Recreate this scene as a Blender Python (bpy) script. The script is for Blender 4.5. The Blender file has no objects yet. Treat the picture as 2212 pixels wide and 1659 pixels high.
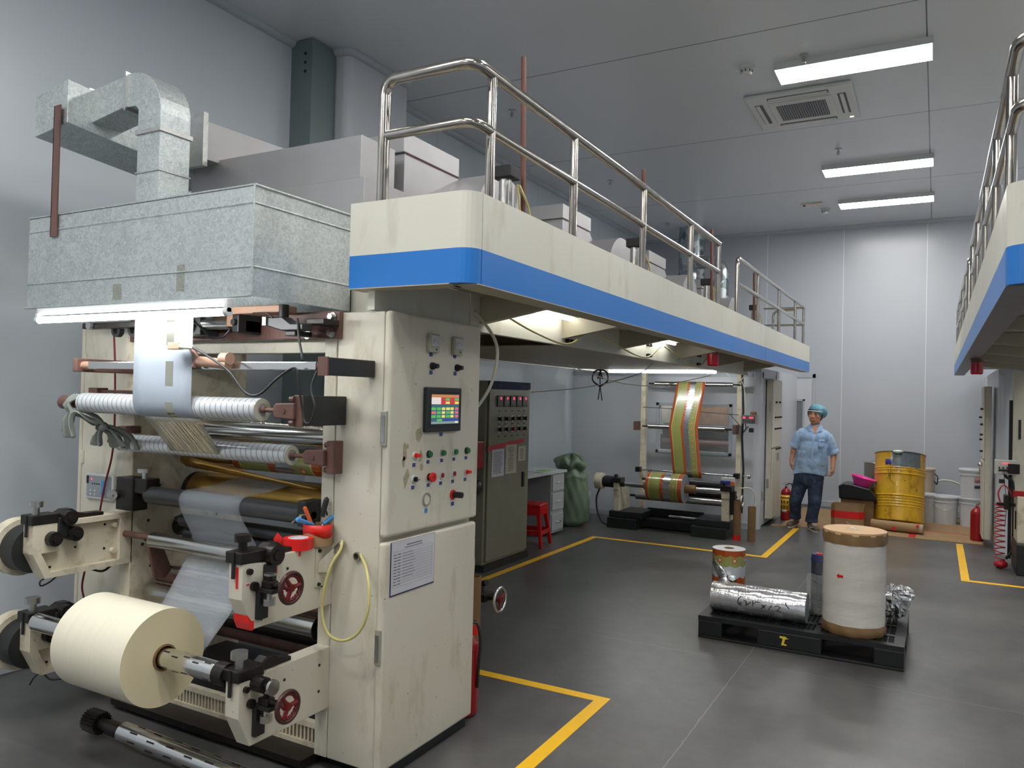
import bpy, bmesh, math, random
from mathutils import Vector, Matrix
from math import sin, cos, pi, radians
random.seed(7)
S = bpy.context.scene
COL = S.collection

# ---------------------------------------------------------------- camera
cam_d = bpy.data.cameras.new('camera')
cam = bpy.data.objects.new('camera', cam_d)
COL.objects.link(cam)
cam_d.sensor_fit = 'HORIZONTAL'
cam_d.sensor_width = 36.0
cam_d.lens = 36.0 * 1670.8 / 2212.0
cam_d.clip_start = 0.05
cam_d.clip_end = 60
_yaw, _pit, _rol = 0.50216, 0.015267, 0.02433
_f = Vector((-sin(_yaw) * cos(_pit), cos(_yaw) * cos(_pit), sin(_pit)))
_r0 = Vector((cos(_yaw), sin(_yaw), 0))
_u0 = _r0.cross(_f)
_r = _r0 * cos(_rol) + _u0 * sin(_rol)
_u = _r.cross(_f)
_m = Matrix.Identity(4)
for _i in range(3):
    _m[_i][0], _m[_i][1], _m[_i][2] = _r[_i], _u[_i], -_f[_i]
_m[2][3] = 1.62
cam.matrix_world = _m
S.camera = cam

# ---------------------------------------------------------------- world, exposure
W = bpy.data.worlds.new('world'); S.world = W; W.use_nodes = True
W.node_tree.nodes['Background'].inputs[0].default_value = (0.55, 0.6, 0.65, 1)
W.node_tree.nodes['Background'].inputs[1].default_value = 0.3
S.view_settings.view_transform = 'Standard'
S.view_settings.look = 'None'
S.view_settings.gamma = 1.0
S.view_settings.exposure = 1.62
LAMP = 13.0        # ceiling panel radiance
TUBE = 17.0        # fluorescent tube radiance

# ---------------------------------------------------------------- materials
def rgb(r, g, b):
    def c(v):
        v = v / 255.0
        return v / 12.92 if v <= 0.04045 else ((v + 0.055) / 1.055) ** 2.4
    return (c(r), c(g), c(b), 1.0)

class NT:
    def __init__(s, name):
        s.m = bpy.data.materials.new(name); s.m.use_nodes = True
        s.t = s.m.node_tree; s.b = s.t.nodes['Principled BSDF']; s._co = None
    def n(s, ty, **kw):
        nd = s.t.nodes.new(ty)
        for k, v in kw.items():
            if isinstance(v, tuple) and k.startswith('i_'): pass
            setattr(nd, k, v)
        return nd
    def l(s, a, b): s.t.links.new(a, b)
    def co(s):
        if s._co is None: s._co = s.n('ShaderNodeTexCoord').outputs['Object']
        return s._co
    def mapped(s, scale):
        mp = s.n('ShaderNodeMapping'); mp.inputs['Scale'].default_value = scale
        s.l(s.co(), mp.inputs[0]); return mp.outputs[0]
    def noise(s, scale=5, detail=3, rough=0.5, vec=None):
        nd = s.n('ShaderNodeTexNoise'); nd.inputs['Scale'].default_value = scale
        nd.inputs['Detail'].default_value = detail; nd.inputs['Roughness'].default_value = rough
        s.l(vec if vec is not None else s.co(), nd.inputs['Vector']); return nd.outputs[0]
    def ramp(s, fac, stops, interp='LINEAR'):
        r = s.n('ShaderNodeValToRGB'); r.color_ramp.interpolation = interp
        el = r.color_ramp.elements
        while len(el) < len(stops): el.new(0.5)
        for e, (p, c) in zip(el, stops): e.position = p; e.color = c
        s.l(fac, r.inputs[0]); return r.outputs[0]
    def math(s, op, a, b=None, c=None):
        nd = s.n('ShaderNodeMath', operation=op)
        for i, v in enumerate((a, b, c)):
            if v is None: continue
            if isinstance(v, (int, float)): nd.inputs[i].default_value = v
            else: s.l(v, nd.inputs[i])
        return nd.outputs[0]
    def mix(s, fac, a, b, mode='MIX'):
        nd = s.n('ShaderNodeMix', data_type='RGBA', blend_type=mode)
        for i, v in ((0, fac), (6, a), (7, b)):
            if isinstance(v, (int, float)): nd.inputs[i].default_value = v
            elif isinstance(v, tuple): nd.inputs[i].default_value = v
            else: s.l(v, nd.inputs[i])
        return nd.outputs[2]
    def xyz(s):
        nd = s.n('ShaderNodeSeparateXYZ'); s.l(s.co(), nd.inputs[0]); return nd.outputs
    def bump(s, h, strength=0.3, dist=0.01):
        nd = s.n('ShaderNodeBump'); nd.inputs['Strength'].default_value = strength
        nd.inputs['Distance'].default_value = dist
        s.l(h, nd.inputs['Height']); s.l(nd.outputs[0], s.b.inputs['Normal'])
    def set(s, **kw):
        names = dict(color='Base Color', rough='Roughness', metal='Metallic', spec='Specular IOR Level', ior='IOR',
                     trans='Transmission Weight', alpha='Alpha', em='Emission Color', es='Emission Strength', coat='Coat Weight', cr='Coat Roughness', sheen='Sheen Weight')
        for k, v in kw.items():
            i = s.b.inputs[names[k]]
            if isinstance(v, (int, float, tuple)): i.default_value = v
            else: s.l(v, i)
        return s

def plain(name, c, rough=0.5, metal=0.0, spec=0.5, var=0.0, vs=6.0):
    t = NT(name); t.set(rough=rough, metal=metal, spec=spec)
    if var:
        n = t.noise(vs, 4)
        d = tuple(x * (1 - var) for x in c[:3]) + (1,)
        l = tuple(min(1, x * (1 + var * .6)) for x in c[:3]) + (1,)
        t.set(color=t.ramp(n, [(0.3, d), (0.7, l)]))
    else: t.set(color=c)
    return t.m

def dirty_paint(name, c, dirt, lo=0.56, hi=0.72, amt=0.5, rough=0.42, scale=7.0, spots=True, vert=True):
    t = NT(name)
    v = t.mapped((1, 1, .35)) if vert else None
    n = t.noise(scale, 6, .62, v)
    f = t.ramp(n, [(lo, (0, 0, 0, 1)), (hi, (amt, amt, amt, 1))])
    col = t.mix(f, c, dirt)
    n1 = t.noise(1.3, 3)
    col = t.mix(t.ramp(n1, [(.35, (0, 0, 0, 1)), (.75, (.22, .22, .22, 1))]), col, dirt)
    if spots:
        n2 = t.noise(60, 2, .5)
        col = t.mix(t.ramp(n2, [(.745, (0, 0, 0, 1)), (.76, (.75, .75, .75, 1))]), col, rgb(60, 52, 42))
    t.set(color=col, rough=rough, spec=.4)
    return t.m

def galv(name, c1, c2, rough=0.42, metal=.55, sc=22):
    t = NT(name)
    vo = t.n('ShaderNodeTexVoronoi'); vo.inputs['Scale'].default_value = sc * 2.2
    nd = t.n('ShaderNodeTexNoise'); nd.inputs['Scale'].default_value = sc; t.l(t.co(), nd.inputs['Vector'])
    mx = t.mix(.12, t.co(), nd.outputs[1]); t.l(mx, vo.inputs['Vector'])
    sp = t.n('ShaderNodeSeparateColor'); t.l(vo.outputs['Color'], sp.inputs[0])
    big = t.noise(2.2, 4)
    f = t.math('ADD', t.math('MULTIPLY', sp.outputs[0], .55), t.math('MULTIPLY', big, .5))
    t.set(color=t.ramp(f, [(.25, c1), (.75, c2)]), metal=metal)
    t.set(rough=t.math('ADD', t.math('MULTIPLY', sp.outputs[1], .12), rough))
    return t.m

def steel(name, c, rough=.22, stretch=(1, 1, 60), sc=8, var=.25, metal=1.0):
    t = NT(name)
    n = t.noise(sc, 3, .6, t.mapped(stretch))
    d = tuple(x * (1 - var) for x in c[:3]) + (1,)
    t.set(color=t.ramp(n, [(.3, d), (.7, c)]), metal=metal)
    t.set(rough=t.math('ADD', t.math('MULTIPLY', n, .12), rough - .05))
    return t.m

M = {}
M['cream'] = dirty_paint('cream_paint', rgb(214, 209, 193), rgb(150, 138, 105), amt=.45)
M['cream_worn'] = dirty_paint('cream_paint_worn', rgb(222, 213, 190), rgb(128, 108, 76), lo=.5, hi=.68, amt=.5, rough=.5, scale=9, vert=False)
M['cream_side'] = dirty_paint('cream_skirt_paint', rgb(214, 213, 201), rgb(168, 160, 132), amt=.35, spots=False)
M['blue'] = dirty_paint('blue_paint', rgb(38, 118, 200), rgb(90, 140, 190), lo=.6, hi=.75, amt=.3, rough=.35, spots=False, scale=3)
M['blue_r'] = M['blue']
M['greycab'] = plain('grey_cabinet_paint', rgb(128, 126, 108), .45, var=.07)
M['bluehdr'] = plain('dark_blue_header', rgb(20, 32, 72), .7, spec=.15)
M['galv'] = galv('galvanised_sheet', rgb(170, 177, 178), rgb(200, 206, 205), sc=32)
M['galv_l'] = plain('aluminium_sheet', rgb(166, 165, 166), .4, .45, var=.09, vs=3)
M['stain'] = steel('stainless_tube', rgb(196, 190, 182), .16, (1, 1, 1), 14, .18)
M['chrome'] = steel('polished_roller', rgb(220, 220, 218), .14, (2, 1, 1), 3, .06)
M['roll'] = steel('brushed_roller', rgb(200, 200, 196), .24, (2, 1, 1), 3, .08)
M['zinc'] = steel('zinc_part', rgb(200, 200, 197), .32, (1, 1, 1), 30, .2)
M['brown'] = dirty_paint('brown_primer', rgb(112, 80, 72), rgb(70, 52, 46), lo=.45, hi=.7, amt=.6, rough=.45, spots=False, scale=16)
M['brownl'] = plain('light_brown_primer', rgb(168, 132, 110), .5, var=.12)
M['black'] = plain('black_paint', rgb(32, 34, 36), .42, var=.2)
M['blackm'] = plain('black_oiled_steel', rgb(46, 42, 40), .38, .5, var=.3, vs=20)
M['rubber'] = plain('black_rubber', rgb(52, 54, 56), .33, var=.12, vs=3)
M['plast'] = plain('black_plastic', rgb(26, 27, 29), .38, var=.15)
M['red'] = plain('red_paint', rgb(152, 16, 22), .35, var=.1)
M['redgl'] = plain('red_gloss_plastic', rgb(200, 24, 30), .22, var=.05)
M['redtape'] = plain('red_tape', rgb(222, 34, 26), .4, var=.08)
M['maroon'] = plain('maroon_handwheel', rgb(112, 22, 26), .28, var=.15)
M['white'] = plain('white_plastic', rgb(214, 216, 216), .4)
M['paper'] = plain('white_paper', rgb(200, 200, 206), .6, var=.03)
M['papery'] = plain('yellowed_paper', rgb(186, 182, 162), .65, var=.05)
M['ink'] = plain('grey_print', rgb(96, 96, 102), .7)
M['inkd'] = plain('black_print', rgb(24, 24, 26), .6)
M['lblue'] = plain('blue_label', rgb(38, 44, 110), .45)
M['navy'] = plain('navy_plastic', rgb(24, 40, 90), .35)
M['kraft'] = plain('kraft_cardboard', rgb(158, 128, 92), .75, var=.12, vs=9)
M['kraftd'] = plain('dark_kraft_tube', rgb(128, 98, 62), .7, var=.12, vs=9)
M['cardin'] = plain('brown_packing_tape', rgb(142, 112, 76), .35, var=.15)
M['cardtop'] = plain('fibre_disc', rgb(222, 184, 140), .7, var=.04)
M['yellow'] = dirty_paint('yellow_floor_tape', rgb(252, 196, 36), rgb(150, 120, 60), lo=.6, hi=.8, amt=.45, spots=True, vert=False, rough=.4)
M['skin'] = plain('skin', rgb(196, 140, 110), .5, var=.06, vs=12)
M['hose'] = plain('clear_hose', rgb(206, 196, 130), .2)
M['hosew'] = plain('white_hose', rgb(214, 214, 196), .3)
M['cable'] = plain('black_cable', rgb(34, 34, 36), .45)
M['cableg'] = plain('grey_cable', rgb(110, 110, 112), .4)
M['cabler'] = plain('dark_red_cable', rgb(120, 30, 40), .45)
M['green'] = plain('green_button', rgb(20, 110, 60), .3)
M['bluet'] = plain('blue_handle', rgb(70, 150, 215), .4)
M['orange'] = plain('orange_handle', rgb(226, 100, 50), .4)
M['pink'] = plain('pink_plastic', rgb(240, 70, 170), .35)
M['sack'] = plain('green_woven_sack', rgb(112, 130, 108), .42, var=.16, vs=7)
M['rag'] = plain('grey_rag', rgb(128, 134, 128), .85, var=.15, vs=20)
M['skirtunder'] = plain('platform_underside', rgb(176, 168, 148), .45, var=.07, vs=3)
M['glassdark'] = plain('tinted_glass', rgb(30, 26, 24), .06, spec=.8)
M['window_int'] = plain('machine_seen_in_window', rgb(70, 54, 44), .6, var=.5, vs=9)

def emis(name, c, s):
    t = NT(name); t.set(color=(0.0, 0.0, 0.0, 1), em=c, es=s, rough=.5); return t.m
M['lamp'] = emis('lamp_diffuser', (1.0, 0.985, 0.95, 1), LAMP)
M['tube'] = emis('fluorescent_tube', (0.97, 1.0, 1.0, 1), TUBE)
M['led_red'] = emis('red_led', (1.0, .06, .12, 1), .8)

def scr(name, c, s=.33): return emis(name, c, s)
SC = dict(o=scr('screen_orange', rgb(190, 130, 80)), w=scr('screen_white', rgb(225, 215, 210)), r=scr('screen_red', rgb(190, 60, 66)),
          g=scr('screen_green', rgb(90, 180, 90)), y=scr('screen_yellow', rgb(225, 215, 110)), t=scr('screen_teal', rgb(60, 96, 110)),
          p=scr('screen_pink', rgb(205, 110, 130)), b=scr('screen_blue', rgb(60, 70, 150)), s=scr('screen_grey', rgb(130, 150, 150)))

def panel_mat(name, c, xl=(), yl=(), zl=(), w=.004, line=None, rough=.32, var=.03):
    t = NT(name); x = t.xyz()
    line = line or tuple(v * .45 for v in c[:3]) + (1,)
    n = t.noise(.8, 3)
    col = t.ramp(n, [(.3, tuple(v * (1 - var) for v in c[:3]) + (1,)), (.7, c)])
    acc = None
    for ax, ls in ((0, xl), (1, yl), (2, zl)):
        for v in ls:
            q = t.math('COMPARE', x[ax], float(v), w)
            acc = q if acc is None else t.math('MAXIMUM', acc, q)
    if acc is not None: col = t.mix(acc, col, line)
    t.set(color=col, rough=rough, spec=.5)
    return t.m
M['wall_l'] = panel_mat('grey_wall_panel_side', rgb(206, 213, 220), yl=(6.55, 8.85, 10.9), w=.002, line=rgb(150, 156, 162), rough=.3)
M['wall_f'] = panel_mat('grey_wall_panel_end', rgb(186, 191, 198), xl=(-3.6, -2.45, -1.3, -.15, 1.0, 2.15, 3.3), w=.003, line=rgb(236, 240, 244), rough=.26)
M['wall_p'] = panel_mat('grey_partition_panel', rgb(204, 208, 214), rough=.3)
M['ceil'] = panel_mat('grey_ceiling_panel', rgb(212, 216, 222), xl=(-.1, 1.05), yl=(1.2, 3.55, 5.92, 8.22, 10.62), w=.005, line=rgb(90, 94, 100), rough=.22)
M['trimw'] = plain('pale_grey_trim', rgb(180, 187, 194), .35)

def floor_mat():
    t = NT('dark_polished_floor'); x = t.xyz()
    n1 = t.noise(1.1, 6, .65); n2 = t.noise(9, 4, .6); n3 = t.noise(220, 2, .5)
    base = t.ramp(n1, [(.3, rgb(70, 69, 69)), (.5, rgb(88, 87, 86)), (.72, rgb(110, 108, 104))])
    base = t.mix(.3, base, t.ramp(n2, [(.3, rgb(54, 54, 55)), (.7, rgb(98, 97, 96))]))
    base = t.mix(t.ramp(n3, [(.62, (0, 0, 0, 1)), (.7, (.35, .35, .35, 1))]), base, rgb(120, 118, 116))
    wob = t.math('MULTIPLY', t.math('SUBTRACT', n2, .5), .02)
    lx = t.math('COMPARE', t.math('ADD', x[0], wob), -1.03, .0022)
    lx2 = t.math('COMPARE', t.math('ADD', x[0], wob), 3.0, .0022)
    ly = t.math('COMPARE', t.math('ADD', x[1], wob), 4.95, .0015)
    m = t.math('MAXIMUM', t.math('MAXIMUM', lx, ly), lx2)
    t.set(color=t.mix(t.math('MULTIPLY', m, .55), base, rgb(160, 160, 156)), rough=t.ramp(n1, [(.3, (.3, .3, .3, 1)), (.7, (.42, .42, .42, 1))]), spec=.5)
    t.bump(t.noise(160, 3, .6), .06, .002)
    return t.m
M['floor'] = floor_mat()

def foil_mat(name, c=rgb(214, 216, 218), rough=.18, bs=.5, sc=14, stretch=(1, 1, 1)):
    t = NT(name); t.set(color=c, metal=1.0, rough=rough)
    n = t.noise(sc, 5, .6, t.mapped(stretch)); t.bump(n, bs, .02)
    return t.m
M['foil'] = foil_mat('crumpled_foil', sc=16, bs=.55)
M['foilroll'] = foil_mat('foil_roll_surface', rgb(232, 233, 235), sc=5, bs=.3, stretch=(6, 1, 1), rough=.13); M['foilroll'].node_tree.nodes['Principled BSDF'].inputs['Metallic'].default_value = .85
M['metfilm'] = foil_mat('metallised_film', rgb(226, 220, 204), .2, 1.0, 5, (9, 1, 1)); M['metfilm'].node_tree.nodes['Principled BSDF'].inputs['Metallic'].default_value = .9
def film_mat(name, c, alpha, rough=.2, spec=.6):
    t = NT(name); t.set(color=c, alpha=alpha, rough=rough, spec=spec); return t.m
M['clearfilm'] = film_mat('clear_film', rgb(196, 204, 214), .25)
def _wrap():
    t = NT('stretch_wrap'); t.set(color=rgb(232, 234, 230), alpha=.2, rough=.1, spec=.9); t.bump(t.noise(6, 4, .6, t.mapped((1, 1, 2.5))), 1.0, .03); return t.m
M['wrapfilm'] = _wrap()

def wrapped_roller():
    t = NT('film_wrapped_roller'); x = t.xyz()
    w = t.math('PINGPONG', t.math('ADD', x[0], t.math('MULTIPLY', x[2], .12)), .0165)
    f = t.ramp(w, [(.0, rgb(120, 124, 128)), (.0012, rgb(130, 134, 138)), (.003, rgb(206, 209, 212))])
    t.set(color=f, metal=.35, rough=.2)
    t.bump(t.noise(30, 3, .5, t.mapped((6, 1, 1))), .15, .004)
    return t.m
M['wraprol'] = wrapped_roller()

def cream_roll():
    t = NT('cream_film_roll'); x = t.xyz()
    n = t.noise(4, 3, .5, t.mapped((30, 1, 1)))
    t.set(color=t.ramp(n, [(.3, rgb(236, 229, 206)), (.7, rgb(240, 234, 212))]), rough=.3, spec=.5)
    return t.m
M['creamroll'] = cream_roll()
def roll_end(name, c1, c2, ax=0, rough=.4):
    t = NT(name); x = t.xyz()
    o = [i for i in range(3) if i != ax]
    r = t.math('SQRT', t.math('ADD', t.math('POWER', x[o[0]], 2.0), t.math('POWER', x[o[1]], 2.0)))
    w = t.math('PINGPONG', t.math('ADD', r, t.math('MULTIPLY', t.noise(3, 2), .01)), .004)
    t.set(color=t.ramp(t.math('MULTIPLY', w, 250.0), [(.0, c1), (1.0, c2)]), rough=rough)
    return t.m
M['creamend'] = roll_end('cream_roll_end', rgb(232, 219, 180), rgb(236, 224, 188))
M['greyend'] = roll_end('foil_roll_end', rgb(110, 118, 126), rgb(190, 196, 202))
M['whiteend'] = roll_end('film_roll_end', rgb(186, 186, 186), rgb(224, 224, 224), 2)

def print_mat(name, axis, L, wax, period=.045, seals=True, rough=.22):
    """Packaging print. axis: across the web (0..L in object space), wax: running direction (object axis or angle)"""
    t = NT(name); x = t.xyz()
    u = t.math('DIVIDE', x[axis], L)
    if wax == 'uv':
        un = t.n('ShaderNodeUVMap'); sx = t.n('ShaderNodeSeparateXYZ'); t.l(un.outputs[0], sx.inputs[0]); u = sx.outputs[0]; run = sx.outputs[1]
    elif wax == 'ang':
        run = t.math('MULTIPLY', t.math('ARCTAN2', x[1 if axis != 1 else 2], x[0 if axis != 0 else 2]), .12)
    else: run = x[wax]
    sc = t.math('MULTIPLY', t.math('ABSOLUTE', t.math('SINE', t.math('MULTIPLY', run, pi / period))), .045)
    us = t.math('SUBTRACT', u, sc)
    OR, GR, GL, SV = rgb(176, 82, 32), rgb(146, 148, 84), rgb(190, 182, 120), rgb(180, 184, 190)
    base = t.ramp(u, [(0, OR), (.075, GL), (.095, GR), (.40, GR), (.405, OR), (.52, OR), (.525, GR), (.86, GR), (.865, GL), (.885, OR), (1, OR)], 'CONSTANT')
    band = t.math('MULTIPLY', t.math('GREATER_THAN', us, .455), t.math('LESS_THAN', t.math('ADD', u, sc), .70))
    col = t.mix(band, base, SV)
    m = t.math('MULTIPLY', band, .0)
    gl = t.noise(45, 2, .5)
    txt = t.math('MULTIPLY', t.math('GREATER_THAN', gl, .62), t.math('MULTIPLY', t.math('GREATER_THAN', u, .12), t.math('LESS_THAN', u, .22)))
    col = t.mix(t.math('MULTIPLY', txt, .5), col, rgb(110, 110, 60))
    if seals:
        dv = t.math('SUBTRACT', t.math('MODULO', t.math('ADD', run, 10.0), period * 2), period)
        du = t.math('MULTIPLY', t.math('SUBTRACT', u, .785), L)
        d = t.math('SQRT', t.math('ADD', t.math('POWER', dv, 2.0), t.math('POWER', du, 2.0)))
        col = t.mix(t.math('LESS_THAN', d, period * .36), col, rgb(206, 92, 50))
        col = t.mix(t.math('LESS_THAN', d, period * .2), col, rgb(226, 196, 176))
    t.set(color=col, rough=rough, spec=.7, metal=t.math('MULTIPLY', band, .8), coat=.3)
    return t.m

# ---------------------------------------------------------------- mesh helpers
ORG = {}
XF = [None]
class B:
    """collects shapes in world (or thing-local) coordinates and links them as one mesh object"""
    def __init__(s): s.v = []; s.f = []; s.mi = []; s.sm = []; s.uv = {}
    def add(s, vs, fs, mi=0, smooth=False):
        o = len(s.v); s.v += [tuple(p) for p in vs]
        for f in fs: s.f.append(tuple(o + i for i in f)); s.mi.append(mi); s.sm.append(smooth)
        return s
    def box(s, x0, x1, y0, y1, z0, z1, mi=0, rz=0, c=None, mat=None):
        vs = [Vector((x, y, z)) for z in (z0, z1) for y in (y0, y1) for x in (x0, x1)]
        if rz:
            c = Vector(c) if c else Vector(((x0 + x1) / 2, (y0 + y1) / 2, 0)); R = Matrix.Rotation(rz, 3, 'Z')
            vs = [R @ (v - c) + c for v in vs]
        if mat is not None: vs = [mat @ v for v in vs]
        return s.add(vs, [(0, 2, 3, 1), (4, 5, 7, 6), (0, 1, 5, 4), (2, 6, 7, 3), (0, 4, 6, 2), (1, 3, 7, 5)], mi)
    def cyl(s, p0, p1, r0, r1=None, n=24, mi=0, mc=None, caps=True, rin=0):
        r1 = r0 if r1 is None else r1
        p0 = Vector(p0); p1 = Vector(p1); d = (p1 - p0).normalized()
        a = Vector((0, 0, 1)) if abs(d.z) < .9 else Vector((1, 0, 0))
        u = d.cross(a).normalized(); w = d.cross(u)
        mc = mi if mc is None else mc
        ring = lambda p, r: [p + (u * cos(2 * pi * i / n) + w * sin(2 * pi * i / n)) * r for i in range(n)]
        A = ring(p0, r0); C = ring(p1, r1)
        s.add(A + C, [(i, n + i, n + (i + 1) % n, (i + 1) % n) for i in range(n)], mi, True)
        if rin:
            A2 = ring(p0, rin); C2 = ring(p1, rin)
            s.add(A2 + C2, [(i, (i + 1) % n, n + (i + 1) % n, n + i) for i in range(n)], mi, True)
            s.add(A + A2, [(i, (i + 1) % n, n + (i + 1) % n, n + i) for i in range(n)], mc)
            s.add(C + C2, [(i, n + i, n + (i + 1) % n, (i + 1) % n) for i in range(n)], mc)
        elif caps:
            s.add(A, [tuple(range(n))], mc); s.add(C, [tuple(reversed(range(n)))], mc)
        return s
    def tube(s, pts, r, n=10, mi=0, closed=False, caps=True):
        P = [Vector(p) for p in pts]; k = len(P); rings = []; prev = None
        rr = r if isinstance(r, (list, tuple)) else [r] * k
        for i in range(k):
            if closed: d = (P[(i + 1) % k] - P[i - 1])
            else: d = P[min(i + 1, k - 1)] - P[max(i - 1, 0)]
            d.normalize()
            if prev is None:
                a = Vector((0, 0, 1)) if abs(d.z) < .9 else Vector((1, 0, 0))
                u = d.cross(a).normalized()
            else:
                u = (prev - d * prev.dot(d))
                u = u.normalized() if u.length > 1e-6 else d.orthogonal().normalized()
            prev = u; w = d.cross(u)
            rings.append([P[i] + (u * cos(2 * pi * j / n) + w * sin(2 * pi * j / n)) * rr[i] for j in range(n)])
        vs = [p for R in rings for p in R]; fs = []
        for i in range(k if closed else k - 1):
            a, b = i * n, ((i + 1) % k) * n
            fs += [(a + j, b + j, b + (j + 1) % n, a + (j + 1) % n) for j in range(n)]
        fs = [tuple(reversed(f)) for f in fs]
        s.add(vs, fs, mi, True)
        if caps and not closed:
            s.add(rings[0], [tuple(range(n))], mi); s.add(rings[-1], [tuple(reversed(range(n)))], mi)
        return s
    def lathe(s, c, prof, n=32, mi=0, mat=None, smooth=True, mif=None):
        """prof: (r, z) list from bottom to top, about the z axis at c"""
        c = Vector(c); vs = []
        for r, z in prof:
            for i in range(n):
                v = Vector((r * cos(2 * pi * i / n), r * sin(2 * pi * i / n), z))
                if mat is not None: v = mat @ v
                vs.append(v + c)
        for k in range(len(prof) - 1):
            m_ = mif(k) if mif else mi
            s.add([], [], m_)
            o = len(s.v)
            s.v += [tuple(p) for p in vs[k * n:(k + 2) * n]]
            for i in range(n):
                s.f.append((o + i, o + (i + 1) % n, o + n + (i + 1) % n, o + n + i)); s.mi.append(m_); s.sm.append(smooth)
        return s
    def prism(s, poly, ax, a, b, mi=0):
        """poly: 2D points in the other two axes (in order x,y,z without ax), extruded from a to b on ax"""
        def P(q, t):
            r = list(q); r.insert(ax, t); return tuple(r)
        n = len(poly)
        area = sum(poly[i][0] * poly[(i + 1) % n][1] - poly[(i + 1) % n][0] * poly[i][1] for i in range(n))
        if area < 0: poly = list(reversed(poly))
        if ax == 1: poly = list(reversed(poly))
        if a > b: a, b = b, a
        vs = [P(q, a) for q in poly] + [P(q, b) for q in poly]
        fs = [tuple(reversed(range(n))), tuple(range(n, 2 * n))] + [(i, (i + 1) % n, n + (i + 1) % n, n + i) for i in range(n)]
        return s.add(vs, fs, mi)
    def ball(s, c, r, n=16, mi=0, sc=(1, 1, 1), rot=None):
        c = Vector(c); m = n // 2; vs = []
        for k in range(1, m):
            for i in range(n):
                v = Vector((r * sin(pi * k / m) * cos(2 * pi * i / n) * sc[0], r * sin(pi * k / m) * sin(2 * pi * i / n) * sc[1], r * cos(pi * k / m) * sc[2]))
                if rot is not None: v = rot @ v
                vs.append(v + c)
        t = Vector((0, 0, r * sc[2])); 
        if rot is not None: t = rot @ t
        vs += [c + t, c - t]; T, Bo = len(vs) - 2, len(vs) - 1; fs = []
        for k in range(m - 2):
            fs += [(k * n + i, (k + 1) * n + i, (k + 1) * n + (i + 1) % n, k * n + (i + 1) % n) for i in range(n)]
        fs += [(T, i, (i + 1) % n) for i in range(n)] + [(Bo, (m - 2) * n + (i + 1) % n, (m - 2) * n + i) for i in range(n)]
        return s.add(vs, fs, mi, True)
    def cap(s, p0, p1, r0, r1, n=14, mi=0):
        """tapered capsule"""
        s.cyl(p0, p1, r0, r1, n, mi); s.ball(p0, r0, n, mi); s.ball(p1, r1, n, mi); return s
    def quad(s, a, b, c, d, mi=0): return s.add([a, b, c, d], [(0, 1, 2, 3)], mi)
    def sheet(s, rows, mi=0, smooth=True, th=0):
        """rows: list of rows of points; optional thickness handled by solidify"""
        k = len(rows[0]); vs = [p for r in rows for p in r]; o_ = len(s.v); acc = 0.0
        for i, r in enumerate(rows):
            if i: acc += (Vector(r[0]) - Vector(rows[i - 1][0])).length
            for j in range(k): s.uv[o_ + i * k + j] = (j / (k - 1), acc)
        s.add(vs, [(i * k + j, i * k + j + 1, (i + 1) * k + j + 1, (i + 1) * k + j) for i in range(len(rows) - 1) for j in range(k - 1)], mi, smooth)
        return s
    def build(s, name, mats, parent=None, bevel=0, seg=2, solid=0, org=None, sub=0, remesh=0, smooth_it=0, wn=False):
        if parent is not None and org is None: org = ORG.get(parent, Vector((0, 0, 0)))
        org = Vector(org) if org is not None else Vector((0, 0, 0))
        me = bpy.data.meshes.new(name)
        if XF[0]: s.v = [XF[0](v) for v in s.v]
        me.from_pydata([(v[0] - org.x, v[1] - org.y, v[2] - org.z) for v in s.v], [], s.f)
        mats = mats if isinstance(mats, (list, tuple)) else [mats]
        for m in mats: me.materials.append(M[m] if isinstance(m, str) else m)
        me.polygons.foreach_set('material_index', s.mi); me.polygons.foreach_set('use_smooth', s.sm)
        if len(s.uv) == len(s.v):
            ul = me.uv_layers.new(name='UVMap')
            for lp in me.loops: ul.data[lp.index].uv = s.uv[lp.vertex_index]
        me.update()
        o = bpy.data.objects.new(name, me); COL.objects.link(o)
        if parent is not None:
            o.parent = parent
            o.location = org - ORG.get(parent, Vector((0, 0, 0)))
        else: o.location = org
        ORG[o] = org
        if remesh:
            md = o.modifiers.new('remesh', 'REMESH'); md.mode = 'VOXEL'; md.voxel_size = remesh; md.use_smooth_shade = True
        if smooth_it:
            md = o.modifiers.new('smooth', 'SMOOTH'); md.factor = .5; md.iterations = smooth_it
        if solid:
            md = o.modifiers.new('thickness', 'SOLIDIFY'); md.thickness = solid; md.offset = 0
        if bevel:
            md = o.modifiers.new('bevel', 'BEVEL'); md.width = bevel; md.segments = seg; md.limit_method = 'ANGLE'; md.angle_limit = radians(40)
        if sub:
            md = o.modifiers.new('sub', 'SUBSURF'); md.levels = sub; md.render_levels = sub
        return o

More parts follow.
